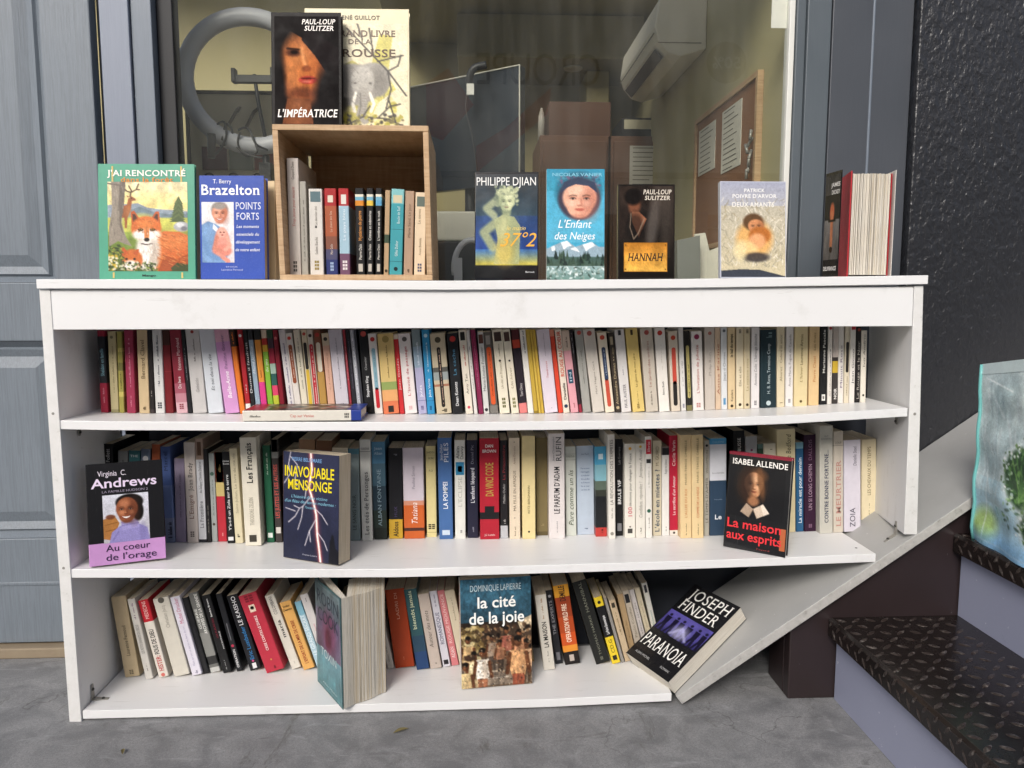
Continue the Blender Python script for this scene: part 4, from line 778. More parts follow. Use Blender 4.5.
A('G', 481, 573, 477, 88, 573, 'a81f30', 'thick red spine', 'Thick red book with black swoosh and gold title', [('b', .20, .27, '17171a'), ('r', .27, .33, '17171a', .5), ('h', 'DAN', .91, 'f0e6e2', .4, 1, .03), ('h', 'BROWN', .86, 'f0e6e2', .7, 1, .03), ('t', 'DA VINCI CODE', .43, .76, 'b8974b', .42, 1), ('t', 'Lattès', .035, .055, 'e6c8c4', .02) if 0 else ('h', 'JC Lattès', .035, 'e6c8c4', .55, 0, .02)])
A('G', 579, 615, 575, 97, 568, '1a181b', 'black spine with grey foot', 'Black book with grey foot and red lettering', [('b', 0, .13, 'b3b4b8'), ('t', 'La Prisonnière', .60, .95, '9b3a40', .36), ('t', 'Malika Oufkir', .36, .56, 'b5b0ae', .32), ('g', .14, .19, 'b5b0ae', .6)])
A('G', 623, 674, 618, 87, 571, 'd9cab3', 'pale beige spine', 'Pale beige book with brown serif title', [('t', 'MA FILLE EN AFRIQUE', .28, .68, '6a5c4b', .26), ('t', 'Anne Dorette', .74, .92, '9b7a63', .2), ('d', .21, '6a5c4b', .05), ('d', .96, '6a5c4b', .05), ('g', .03, .12, '8b7b68', .25)])
A('G', 684, 747, 680, 77, 571, 'dcca95', 'pale golden spine', 'Pale golden book with small brown title', [('t', 'RETZ BERGMANN', .25, .52, '6b5c38', .17), ('d', .07, '2b2720', .08)])
A('G', 752, 806, 748, 85, 560, '786b48', 'khaki spine', 'Recessed khaki cloth book', [('b', 0, .04, '5b5034'), ('g', .1, .12, '978a62', .6)], Yo=.01)
A('H', 43, 120, 38, 66, 571, 'd6cfcd', 'wide white spine', 'Wide white book with bold black capitals', [('t', "LE PARFUM D'ADAM", .24, .69, '222126', .36, 1), ('t', 'RUFIN', .74, .97, '35343a', .36, 0, .12), ('t', 'Jean-Christophe', .74, .97, '6b6a70', .12, 0, -.2), ('g', .06, .18, '8b898b', .12)])
A('H', 126, 176, 120, 128, 557, 'c6c9bf', 'pale sage spine', 'Pale sage paperback with italic green title', [('t', 'Pure comme un lis', .12, .74, '3f4b33', .48, 0, 0, .25), ('h', 'MARINA', .88, '6d7263', .8, 0), ('b', .85, .853, '6d7263'), ('b', .915, .918, '6d7263')])
A('H', 180, 262, 173, 125, 551, 'b3bfcd', 'light blue spine', 'Wide light blue book with small stacked title lines', [('h', 'Jean Rault', .90, '5b6880', .45, 0, .018), *[('h', x, .74 - i * .04, '4b5f88', .5, 0, .02) for i, x in enumerate(('Fortunes', 'Héritages', 'et le monde entier', 'Guide', 'de Provence', 'Ile et mer', 'Les bois de'))], ('g', .06, .075, '5b6880', .4)])
A('H', 267, 322, 262, 128, 560, '1a1c1f', 'sky blue and black spine', 'Sky blue over black book with red foot', [('b', 0, .10, 'b23a34'), ('b', .80, 1, '4ea0c6'), ('b', .62, .80, '7fb0bd'), ('b', .52, .62, '58665a'), ('b', .45, .52, '33362f'), ('r', .86, .92, 'd9eef5', .4), ('g', .04, .08, '3b1a18', .5)])
A('H', 327, 363, 322, 70, 571, 'd9d5cc', 'narrow white spine with capitals', 'Narrow white book with grey capitals', [('t', 'LA REVOLUTION DES TERMITES', .33, .95, '5b574f', .45), ('d', .05, '8b877d', .25), ('g', .2, .3, '8b877d', .3)])
A('H', 365, 399, 362, 92, 556, '141415', 'black spine with white capitals', 'Black book with bold white capitals', [('t', 'BRULE VIF', .33, .58, 'dcdcdc', .48, 1), ('t', 'Luis Guerrero', .74, .92, '8b8b8b', .35), ('r', .05, .13, '77777a', .6)])
A('H', 401, 458, 400, 115, 567, 'dad6cb', 'white spine with red number', 'White book with red number and orange flash', [('t', '100', .23, .33, 'c22a4a', .4), ('t', 'décisions pour changer la France', .34, .90, '4b4a48', .26), ('d', .95, 'd9a03a', .14), ('r', .05, .10, '44423e', .45), ('d', .12, '44423e', .08)])
A('H', 461, 506, 457, 115, 567, 'd6d2c8', 'white spine with tiny yellow bird', 'White book with grey italic title and yellow fleck', [('t', 'Candidats, répondez !', .22, .60, '8b877d', .36, 0, 0, .2), ('t', 'Jacques Attali', .64, .94, '8b877d', .32, 0, 0, .2), ('d', .97, 'cfa83a', .14), ('g', .05, .12, '6b675d', .3)])
A('H', 509, 539, 500, 80, 567, 'd9d6cf', 'white spine with red label', 'Narrow white book with a red label near its top', [('r', .83, .97, 'c3273a', .8), ('t', 'librio', .85, .95, 'f0e0e0', .4), ('r', .74, .78, '2b2b2b', .7), ('d', .27, '2f5b48', .3), ('g', .5, .7, '9b978d', .3), ('g', .1, .2, '77736a', .3)])
A('H', 541, 583, 541, 100, 556, 'c9bfa6', 'tan spine with large blue title', 'Tan paperback with large dark blue title', [('t', "L'école en miettes ?", .04, .70, '2d4157', .52, 1), ('t', 'M. GUIRD', .74, .94, '7a705a', .36)])
A('H', 586, 621, 585, 130, 556, 'd9d7d2', 'white spine with black sign', 'White paperback with a black angular sign', [('b', .91, 1, '77706a'), ('r', .91, .99, '202022', .9), ('t', 'Roger en silence', .70, .86, '55555a', .3), ('g', .04, .1, '55555a', .35)])
A('H', 624, 663, 620, 75, 556, 'ad1f38', 'crimson spine', 'Crimson book with white title', [('b', 0, .055, 'd6cfc6'), ('t', "Le sacrifice d'un Amour", .21, .60, 'f0dcdc', .36), ('t', 'Cécile Varin', .70, .95, 'f0dcdc', .4), ('d', .03, '55504a', .15)], depth=.15)
A('H', 666, 728, 660, 73, 568, 'd8bf92', 'wider peach spine', 'Wider peach paperback with orange title', [('t', "L'ALLEE DU ROI", .20, .48, 'b8713a', .22), ('t', 'MARIE-TERESE OMBELLE', .52, .95, '77684b', .18), ('g', .03, .14, '77684b', .18)])
A('H', 731, 786, 728, 73, 568, 'd9c193', 'narrower peach spine', 'Narrower peach paperback with red orange title', [('t', 'COMME DE LA NEIGE', .20, .50, 'b8613a', .22), ('t', 'MARIE-TERESE OMBELLE', .54, .97, '77684b', .18), ('g', .03, .14, '77684b', .18)])
A('H', 788, 813, 788, 100, 557, 'aaa599', 'slim grey spine', 'Slim grey book with a black dot', [('t', "LE TEMPS D'AIMER", .14, .62, '5b574f', .5), ('t', 'WILLIAMSON', .66, .9, '5b574f', .45), ('d', .95, '222222', .25)])
A('H', 816, 895, 815, 90, 556, '2f4257', 'blue and white spine', 'Wide book with blue strip, white middle and navy foot', [('b', .57, .94, 'cfd0d6'), ('b', .94, 1, '4a93bf'), ('h', 'CLAUDINE', .955, '8fbcd6', .7, 0, .02), ('h', 'La colombe', .64, '77787f', .7, 0, .02), ('h', 'Françoise', .37, '8b9bb0', .45, 0, .012), ('h', 'Le', .17, 'e6e8ec', .4, 1, .05)])
A('I', 166, 219, 160, 52, 545, '151516', 'black spine behind portrait cover', 'Black book behind the black portrait cover', [('t', 'BUSSE', .80, .93, 'd0cdc8', .3)])
A('I', 224, 278, 220, 80, 545, '9b9a9b', 'grey spine behind portrait cover', 'Grey book behind the black portrait cover', [('d', .86, '6b2a50', .1)])
A('I', 281, 306, 278, 116, 545, '28402f', 'dark green spine behind portrait cover', 'Dark green book behind the black portrait cover', [('b', .95, 1, '55706a')])
A('I', 309, 366, 306, 114, 545, 'cfc6b0', 'short cream spine behind portrait cover', 'Short cream book behind the black portrait cover', [('g', .93, .95, '77705c', .7)])
A('I', 371, 459, 368, 46, 542, 'd9cba3', 'wide cream spine', 'Wide cream book with italic black title', [('t', 'Sybille Bedford', .6, .95, '4b4430', .28, 0, .12, .2)])
A('I', 462, 498, 460, 108, 537, '2a5b82', 'blue spine with white title', 'Blue paperback with white title', [('t', 'La miracle est pour demain', .1, .83, 'dbe5ee', .45, 1), ('b', .93, 1, '77a0b0')])
A('I', 502, 557, 500, 72, 536, '33172f', 'dark purple spine', 'Dark purple book with pale capitals', [('t', 'UN SI LONG CHEMIN', .22, .70, 'b59aac', .32), ('t', 'DALLOIS', .74, .95, '8b6a82', .3), ('l', .04, .08, '8b6a82', .3)])
A('I', 563, 638, 562, 30, 546, 'bdbab0', 'pale grey rounded spine', 'Pale grey round backed book with navy capitals', [('t', 'CONTRE BONNE FORTUNE...', .10, .78, '2c3350', .30, 1), ('h', 'GUY', .90, '6b6b70', .3, 0, .014), ('h', 'DE ROTHSCHILD', .875, '6b6b70', .8, 0, .014)], hard=True, pages=PAGES_W)
A('I', 641, 688, 640, 56, 541, 'c5bcae', 'greige spine with rose capitals', 'Greige book with rose coloured capitals', [('t', 'LE MEURTRIER', .06, .72, 'b98a80', .5, 1), ('b', .86, .864, '77736a'), ('h', 'LOUP', .88, '77736a', .6, 0)])
A('I', 692, 772, 690, 98, 537, 'cfcad4', 'lavender grey spine', 'Lavender grey book with a large title', [('t', 'ZOIA', .05, .26, '4d4a5a', .34), ('t', 'Danielle Steel', .72, .93, '6b6878', .22, 0, .14, .2)])
A('I', 776, 846, 776, 95, 524, 'dccfae', 'end cream spine', 'Cream book with a dark red dot', [('t', 'LES CHEVAUX DU TEMPS', .38, .92, '7a6a4a', .24), ('g', .1, .3, '8b7d60', .15), ('d', .07, '8c1f24', .14), ('g', .5, .85, 'c0b08a', .6) if 0 else ('d', .02, '7a6a4a', .04)])
# ---- bottom row
A = lambda *a, **k: row_book(3, *a, **k)
A('J', 312, 384, 228, 48, 515, 'bca988', 'wide buff spine', 'Wide buff book with black author line', [('t', 'Laurence Pernoud', .26, .64, '3b352b', .26), ('l', .03, .09, '6b604b', .3)], hgt=.215)
A('J', 412, 448, 300, 50, 525, 'c9c5bd', 'slim pale spine', 'Slim pale grey book with dark lettering', [('t', 'LES PETITS ENFANTS DU SIECLE', .32, .68, '5b5a5a', .4), ('g', .75, .95, '6b4a6a', .4), ('g', .1, .2, '77736c', .35)], hgt=.215)
A('J', 475, 524, 345, 48, 518, 'd6cfc4', 'white spine with red head', 'White book with red head and bold title', [('b', .72, 1, 'b3202c'), ('t', 'MEDECINS', .76, .98, 'e8c6c0', .4), ('t', 'FOUS DE DIEU', .30, .62, '26262a', .48, 1), ('t', 'HISTER:', .08, .28, 'b3202c', .48, 1), ('d', .03, 'c86a60', .2)], hgt=.21)
A('J', 549, 626, 418, 48, 513, 'c9c4b8', 'wide off white spine', 'Wide off white book with faint grey author line', [('t', 'Christian Jacq', .62, .9, '9b968b', .26), ('d', .97, '55524b', .2)], hgt=.212)
A('J', 635, 684, 502, 48, 508, 'd3cfda', 'white spine with pink lettering', 'White book with pink lettering', [('t', 'Michel Drucker', .66, .98, 'b8607f', .42), ('t', 'Mais qu est-ce qu on va faire de toi', .12, .62, '9b98b0', .2), ('g', .02, .06, '77748a', .5)], hgt=.215)
A('J', 686, 719, 548, 48, 500, '17171a', 'plain black spine', 'Plain black book', [('g', .3, .6, '333338', .3)], hgt=.21)
A('J', 722, 772, 590, 48, 494, '6b6b68', 'photographic grey spine', 'Black and white photograph covered book', [('b', .1, .2, '2b2b2b'), ('b', 0, .06, 'b9b9b5'), ('b', .2, .5, '82827e'), ('t', 'ARCHIVES DE LA GRANDE', .48, .98, 'e0e0da', .32, 1, .2), ('t', 'GUERRE', .55, .8, 'd0d0ca', .25, 1, -.2)], hgt=.22)
A('K2', 296, 358, 115, 40, 672, '121214', 'black spine with red title', 'Black book with white author and dark red title', [('t', 'Sandra Brown', .72, .95, 'd9d9d9', .2, 1), ('t', 'LES FLEURS DU', .45, .70, '8c1f35', .2), ('g', .04, .16, 'b0b0b0', .18), ('t', 'MACDONALD', .30, .53, 'c9c9c9', .14, 1, .35)], hgt=.215)
A('K2', 388, 430, 215, 40, 660, '1b1c20', 'black spine with white capitals and red dot', 'Black book with white capitals and red dot', [('t', 'OPERATION', .05, .28, 'd9d9d9', .4, 1), ('d', .33, 'a8304a', .25), ('r', .4, .62, '6b6b70', .14)], hgt=.215)
A('K2', 480, 562, 280, 38, 655, '121318', 'black spine with blue author line', 'Black book with large white title and blue author line', [('t', 'LE KAISHO', .60, .98, 'e3e3e6', .38), ('t', 'Eric Lustbader', .14, .58, '2e6fa5', .36, 1), ('d', .12, 'c24a7a', .1), ('r', .02, .09, 'd9d9d9', .35)], hgt=.21)
A('K2', 592, 724, 355, 35, 672, 'b02f40', 'thick red leaning spine', 'Thick red book with white title and pale emblem', [('t', 'CRISE CONTRE LE DIABLE', .27, .72, 'f0d8d4', .15, 1), ('r', .77, .86, 'e3cdb8', .32), ('d', .82, '3b1a1e', .1), ('l', .90, .99, '7d1a2a', .5), ('g', .03, .07, '4d0f1a', .35), ('d', .15, 'c98a4a', .05)], hgt=.218, depth=.15)
A('K2', 764, 832, 535, 35, 645, 'd0cbc0', 'white spine with black lower case title', 'Off white book with black lower case title', [('t', 'maria', .42, .66, '1d1d1f', .36, 1), ('t', 'COLOMBANI', .74, .98, '35353a', .36), ('g', .05, .1, '9b978d', .2)], hgt=.21)
A('K2', 845, 926, 630, 60, 650, 'd4a25c', 'tan spine with red title', 'Tan orange book with dark red title', [('t', "L'EFFORT DE LA MER DE CRISE", .08, .72, '8c2a20', .3, 1), ('h', 'Didier', .92, '3b2a18', .6, 1, .03), ('h', 'Daeninx', .87, '3b2a18', .8, 1, .03)], hgt=.192)
A('K2', 938, 985, 735, 62, 640, 'a9c6d3', 'pale blue spine', 'Pale blue book with white shapes', [('t', 'LE GRAND SECRET', .2, .8, 'dfe9ee', .6, 1), ('b', .8, 1, '7fb0c3')], hgt=.19)
A('K2', 990, 1050, 778, 30, 640, 'cdc9c8', 'white spine beside open book', 'White book with tiny pink title', [('g', .45, .6, 'c86a80', .2), ('g', .9, .95, '55555a', .3)], hgt=.21)
A('K', 585, 640, 440, 40, 478, '1a1a1c', 'black spine behind half open book', 'Black book behind the half open volume', [], hgt=.21)
A('K', 650, 790, 510, 40, 478, '8f8b80', 'grey book behind half open book', 'Thick grey book behind the half open volume', [], hgt=.18)
A('L', 84, 117, 20, 200, 475, 'd0ccc2', 'short white spine', 'Short white book beside the half open volume', [('g', .1, .5, '8b877d', .3)], hgt=.13)
A('L', 122, 215, 62, 35, 472, 'a8401d', 'burnt orange spine', 'Wide burnt orange book', [('t', 'LADRI DI', .62, .95, 'd9a48a', .16), ('g', .1, .14, 'c87a5a', .1)], hgt=.215, depth=.15)
A('L', 225, 287, 108, 30, 480, '2f5258', 'dark teal leaning spine', 'Dark teal book with dotted pale title', [('t', 'bientôt jamais', .5, .98, 'c9d0b0', .3, 1, -.1), ('b', 0, .22, '243f6a'), ('b', .22, .42, '2a4458')], hgt=.22)
A('L', 291, 346, 178, 30, 475, 'b9aca2', 'mushroom spine', 'Mushroom grey book with italic title', [('t', 'Autour des mots', .28, .78, '4b4340', .36, 0, -.05, .25), ('g', .04, .07, '77706a', .5)], hgt=.205)
A('L', 351, 389, 240, 25, 466, 'c9c7d0', 'white spine with navy capitals', 'White book with navy capitals', [('t', 'ROMANESQUE', .3, .72, '33375a', .5), ('r', .03, .09, '1f1f24', .6), ('g', .8, .95, '77778a', .4)], hgt=.21)
A('L', 393, 428, 290, 25, 460, 'c9787c', 'rose pink spine', 'Rose pink book with white lettering', [('t', 'ROUGE MOUVANCE', .3, .95, 'e8cfc9', .4), ('t', 'ADAN', .1, .25, 'f0e3df', .5)], hgt=.21)
A('L', 432, 480, 340, 25, 460, 'cfc3ab', 'cream spine behind crowd cover', 'Cream book behind the crowd scene cover', [('g', .6, .9, '9b8f78', .3)], hgt=.21)
A('L', 490, 600, 410, 25, 460, '8f5a3f', 'brown book behind crowd cover', 'Brown book behind the crowd scene cover', [], hgt=.2)
A('L', 610, 700, 530, 25, 455, '8b8a78', 'olive grey book behind crowd cover', 'Olive grey book behind the crowd scene cover', [], hgt=.2)
A('L', 712, 790, 650, 25, 450, 'a8926b', 'tan book behind crowd cover', 'Tan book behind the crowd scene cover', [], hgt=.2)
A('Mq', 60, 108, 8, 12, 428, 'cac5ba', 'white spine with black capitals', 'White book with heavy black capitals', [('t', 'LA MAISON', .30, .64, '1f1e1d', .42, 1), ('g', .68, .95, '9b7a58', .3), ('g', .1, .25, '8b877d', .3)], hgt=.205)
A('Mq', 110, 141, 42, 12, 402, '1c1d22', 'black spine with grey capitals', 'Black book with grey capitals', [('t', 'THE EXPERTS', .40, .86, '9b9ba0', .42), ('d', .92, 'b0b0b5', .2), ('r', .05, .16, '6b6b70', .5)], hgt=.205)
A('Mq', 151, 216, 88, 10, 406, 'c2501f', 'flaming orange spine', 'Flaming orange book with black foot', [('b', 0, .16, '1a1413'), ('b', .16, .24, 'd98a2f'), ('b', .85, 1, 'd9992f'), ('b', .6, .85, '8f3a1c'), ('b', .4, .6, 'a8441d'), ('t', 'OPERATION WILD FIRE', .28, .76, 'f0dcc6', .34, 1), ('t', 'DEMILLE', .80, .99, '35201a', .4, 1), ('r', .04, .12, 'b5a9a0', .3)], hgt=.22, depth=.15)
A('Mq', 283, 346, 165, 10, 404, '1b1c1a', 'tall black leaning spine', 'Tall black book with spaced grey capitals', [('t', 'HANNIBAL', .62, .98, '77786b', .22), ('t', 'THOMAS HARRIS', .10, .58, '77786b', .18), ('l', .04, .08, '77786b', .2)], hgt=.235, depth=.15)
A('Mq', 352, 389, 255, 65, 402, 'dcc02e', 'yellow and black spine', 'Yellow and black paperback', [('b', .40, .86, '17171a'), ('b', .80, .86, '4a93bf'), ('t', 'Le Point Economique', .44, .72, 'e3e3e3', .36, 1), ('t', 'CD.G', .16, .36, '33300f', .4), ('r', .05, .12, '22201a', .5), ('d', .92, '22201a', .2)], hgt=.19)
A('Mq', 391, 405, 303, 85, 396, '8b8782', 'thin grey leaning spine', 'Thin grey brown booklet', [], hgt=.185)
A('Mq', 407, 436, 328, 105, 392, 'bda88a', 'thin tan spine', 'Thin tan paperback', [('g', .4, .8, '7a6a50', .4), ('r', .88, .96, '3b352b', .5)], hgt=.175)
A('M2', 165, 205, 75, 85, 490, 'a58b68', 'brown tan spine', 'Brown tan paperback', [('g', .3, .6, '77603f', .3)], hgt=.185)
A('M2', 208, 246, 110, 75, 480, 'b5aa9b', 'grey beige spine with dark label', 'Grey beige paperback with dark label', [('r', .82, .95, '222226', .6), ('t', 'Paulo Coelho', .3, .75, '6b6458', .36)], hgt=.19)
A('M2', 249, 278, 150, 80, 470, 'c3bcb8', 'light grey spine', 'Light grey paperback', [('t', 'Le vieux jardin', .2, .8, '77716e', .36)], hgt=.19)
A('M2', 281, 312, 180, 75, 460, 'c9bda2', 'pale sand spine', 'Pale sand paperback', [('g', .4, .8, '8b7d60', .3)], hgt=.19)
A('M2', 314, 344, 220, 40, 450, 'd2cfc4', 'end white leaning spine', 'White paperback with dark label ending the row', [('r', .86, .97, '35353a', .5), ('t', 'Georges Simenon', .15, .6, '6f8f8c', .36)], hgt=.20)
# ---- books in the crate
cr = thing('wooden_crate', 'pale wooden box crate holding a row of paperbacks', 'crate', (-.28, .16, 0))
def Cr(mb, name): o = mb.build(name, cr, .0012); o.matrix_parent_inverse = Matrix.Translation((.28, -.16, 0)); return o
cy0, cy1 = .008, .325
ca, cb_, cc, cd_ = [atY(x, y, cy0) for x, y in ((271.8, 124), (428.4, 124.6), (279.8, 279), (432.4, 279))]
zb0 = shelf_z(0, -.28); tk = .0125
def lerpx(a, b, z): t = (z - b.z) / (a.z - b.z); return b.x + (a.x - b.x) * t
zt0 = ca.z
def slab(name, pts):   # pts in XZ
    mb = MB(); mb.prism(pts, cy0, cy1, WOOD); Cr(mb, name)
L0, L1, R0, R1 = lerpx(ca, cc, zb0), ca.x, lerpx(cb_, cd_, zb0), cb_.x
slab('bottom_board', [(L0, zb0), (R0, zb0), (R0, zb0 + tk), (L0, zb0 + tk)])
slab('top_board', [(L1, zt0 - tk), (R1, zt0 - tk), (R1, zt0), (L1, zt0)])
slab('side_board', [(L0, zb0 + tk + .0003), (L0 + tk, zb0 + tk + .0003), (L1 + tk, zt0 - tk - .0003), (L1, zt0 - tk - .0003)])
slab('side_board', [(R0 - tk, zb0 + tk + .0003), (R0, zb0 + tk + .0003), (R1, zt0 - tk - .0003), (R1 - tk, zt0 - tk - .0003)])
mb = MB(); mb.box((L0 + tk + .001, cy1 - .008, zb0 + tk + .0004), (R1 - tk - .001, cy1 - .001, zt0 - tk - .0004), WOOD); Cr(mb, 'back_board')
CRATE_Z = zb0 + tk + .0005
A = lambda *a, **k: row_book(0, *a, **k)
A('W', 170, 219, 155, 205, 706, 'cdc4bb', 'tall stone spine with red title', 'Tall stone grey book with red title', [('t', 'Trop jeune pour mourir', .42, .76, 'b5574c', .26, 0, 0, .2), ('t', 'Gaspard Dune', .82, .97, '6b625b', .24), ('l', .03, .13, '4b443f', .35)], depth=.2, hard=True, pages=PAGES_W)
A('W', 222, 249, 210, 304, 706, 'a8a49a', 'slim grey spine', 'Slim grey book with faint title', [('g', .15, .8, '6f6c64', .4)], depth=.13)
A('W', 258, 315, 249, 336, 706, 'd3cfc8', 'white spine with blue picture', 'White paperback with blue grey picture at its head', [('r', .85, .97, '5b7278', .75), ('t', 'Salim Bachi', .24, .44, '8b867d', .22), ('t', 'Le dernier été', .58, .80, '8b867d', .2), ('d', .56, '2b2b2b', .08), ('l', .06, .18, '8b7a3a', .35)])
A('W', 326, 376, 316, 334, 706, '2a3468', 'russet spine with red head', 'Russet paperback with red head and indigo foot', [('b', .80, 1, 'a32a2c'), ('b', .45, .80, 'a5583a'), ('b', .30, .45, '80503f'), ('b', .18, .30, '4b4a68'), ('r', .84, .92, 'd9cdbb', .45), ('t', 'Le chant des îles', .5, .74, 'd9b8a0', .22), ('t', 'Max Gallo', .24, .36, 'd9c9c0', .22), ('l', .05, .16, '9bb0d0', .3)])
A('W', 385, 428, 376, 334, 706, '6b4a63', 'sky blue spine with red head', 'Sky blue paperback with red head', [('b', .80, 1, 'a8282c'), ('b', .25, .80, '9fbccb'), ('r', .82, .93, 'd9d3cb', .5), ('t', 'Le pays bleu', .4, .76, 'e3ebef', .28), ('l', .06, .18, 'd9d3d3', .5)])
for i, (bl, br, tl, sh, stripe, ttl) in enumerate(((455, 491, 447, 'black spine with orange stripe', 'd0842c', 'Mystères de pierre'), (498, 526, 497, 'black spine with yellow stripe', 'd9b84a', 'Crimes et mémoires'), (535, 561, 536, 'black spine with blue stripe', '5b9bc0', "L'ombre et la nuit"))):
    A('W', bl, br, tl, 333, 706, '161618', sh, ('Black paperback with diagonal orange stripe', 'Slim black paperback with diagonal yellow stripe', 'Slim black paperback with diagonal blue stripe')[i],
      [('b', .80, .86, stripe), ('b', .86, .90, '6fa8bf'), ('b', .90, .93, 'd8d4c4'), ('t', ttl, .40, .74, ('c98a4a', 'd3d0c8', 'd3d0c8')[i], .4, 1), ('t', 'Pierre Daix', .18, .36, 'c9c5bd', .36, 1), ('r', .04, .13, 'b5b0a6', .5)])
A('W', 570, 591, 577, 342, 706, 'b09574', 'slim kraft brown spine', 'Slim kraft brown paperback', [('b', .38, .48, '3b4a3a'), ('d', .05, '3b2e20', .3)])
A('W', 594, 648, 604, 338, 706, '3f96a0', 'turquoise spine', 'Turquoise paperback with small photograph at its head', [('b', .83, 1, '7fb9bb'), ('r', .84, .93, 'c9bfa0', .7), ('t', 'Boule de Suif', .60, .80, 'd3e6e6', .24, 0, .1), ('t', 'Gilles Dufour', .22, .40, 'd3e6e6', .24), ('b', .155, .16, '17464c'), ('b', .53, .535, '17464c'), ('d', .07, '17262a', .16)])
A('W', 655, 693, 663, 346, 706, 'a98f79', 'taupe brown spine', 'Taupe brown paperback', [('t', 'Marie Sand, Le jour', .45, .85, '6b5644', .32), ('g', .03, .08, '4b3b2e', .4)])
A('W', 699, 746, 706, 352, 706, 'd8c6ab', 'cream spine with grey photo', 'Cream paperback with grey green photo square', [('r', .83, .95, '5d6a63', .7), ('t', 'Le neveu', .62, .80, '8b7a60', .26, 0, -.12), ('t', 'Anne Bastide', .24, .45, '8b7a60', .22), ('l', .04, .15, '4b4f6b', .4)])

# ------------------------------------------------------------------ books shown face on
def stand(label, bl, br, tl, where, tilt, thick, cover, els=(), hard=True, pages=PAGES, category='book', name='book', coat=0, rough=.35, fit=None, group=None):
    """a book standing with its front cover towards the street; returns root, width, height, thickness"""
    if where[0] == 'z':
        z = None
        A_ = atZ(*bl, .5); 
        for _ in range(3): z = shelf_z(where[1], A_.x); A_ = atZ(*bl, z)
        B_ = atZ(*br, z)
    else:
        A_ = atY(*bl, where[1]); B_ = atY(*br, where[2]); z = where[3] if len(where) > 3 else shelf_z(0, A_.x)
    A_.z = B_.z = z; r = (B_ - A_); wd = r.length; r.normalize(); k = Vector((0, 0, 1)); n = r.cross(k); q = R(tilt)
    up = k * math.cos(q) - n * math.sin(q); nn = n * math.cos(q) + k * math.sin(q); A_.z += thick * math.sin(q)
    T = atP(*tl, A_, nn); h = (T - A_).dot(up)
    root = thing(name, label, category, group=group); build_book(root, thick, wd, h, cover, els, hard, pages, rough, coat)
    o = A_ - nn * thick
    root.matrix_world = Matrix(((nn.x, r.x, up.x, o.x), (nn.y, r.y, up.y, o.y), (nn.z, r.z, up.z, o.z), (0, 0, 0, 1)))
    return root, wd, h, thick
class Cover:
    """prints on a front cover; coordinates are fractions, v measured DOWN from the top"""
    def __init__(s, b): s.root, s.w, s.h, s.t = b; s.root = next(c_ for c_ in s.root.children if c_.name.startswith('cover'))
    def P(s, e=.0012): return lambda u, v: (s.t + e, u, v)
    def text(s, name, str_, u0, u1, v0, v1, col, bold=1, shear=0, e=.0012):
        mb = MB(); put_text(mb, str_, s.P(e), u0 * s.w, u1 * s.w, (1 - v1) * s.h, (1 - v0) * s.h, M(col, .4, .04), bold, shear); return mb.build(name, s.root, 0, False)
    def lines(s, name, rows):
        mb = MB()
        for str_, u0, u1, v0, v1, col, *x in rows: put_text(mb, str_, s.P(), u0 * s.w, u1 * s.w, (1 - v1) * s.h, (1 - v0) * s.h, M(col, .4, .04), *(x or (0,)))
        return mb.build(name, s.root, 0, False)
    def rect(s, name, u0, u1, v0, v1, col, e=.0008):
        mb = MB(); P = s.P(e); mb.face([P(u * s.w, (1 - v) * s.h) for u, v in ((u0, v1), (u1, v1), (u1, v0), (u0, v0))], M(col, .4)); return mb.build(name, s.root, 0, False)
    def art(s, p, u0, u1, v0, v1, mat=ART, name='cover_picture', e=.0005): return p.mesh(s.P(e), u0 * s.w, u1 * s.w, (1 - v1) * s.h, (1 - v0) * s.h, mat, name, s.root)
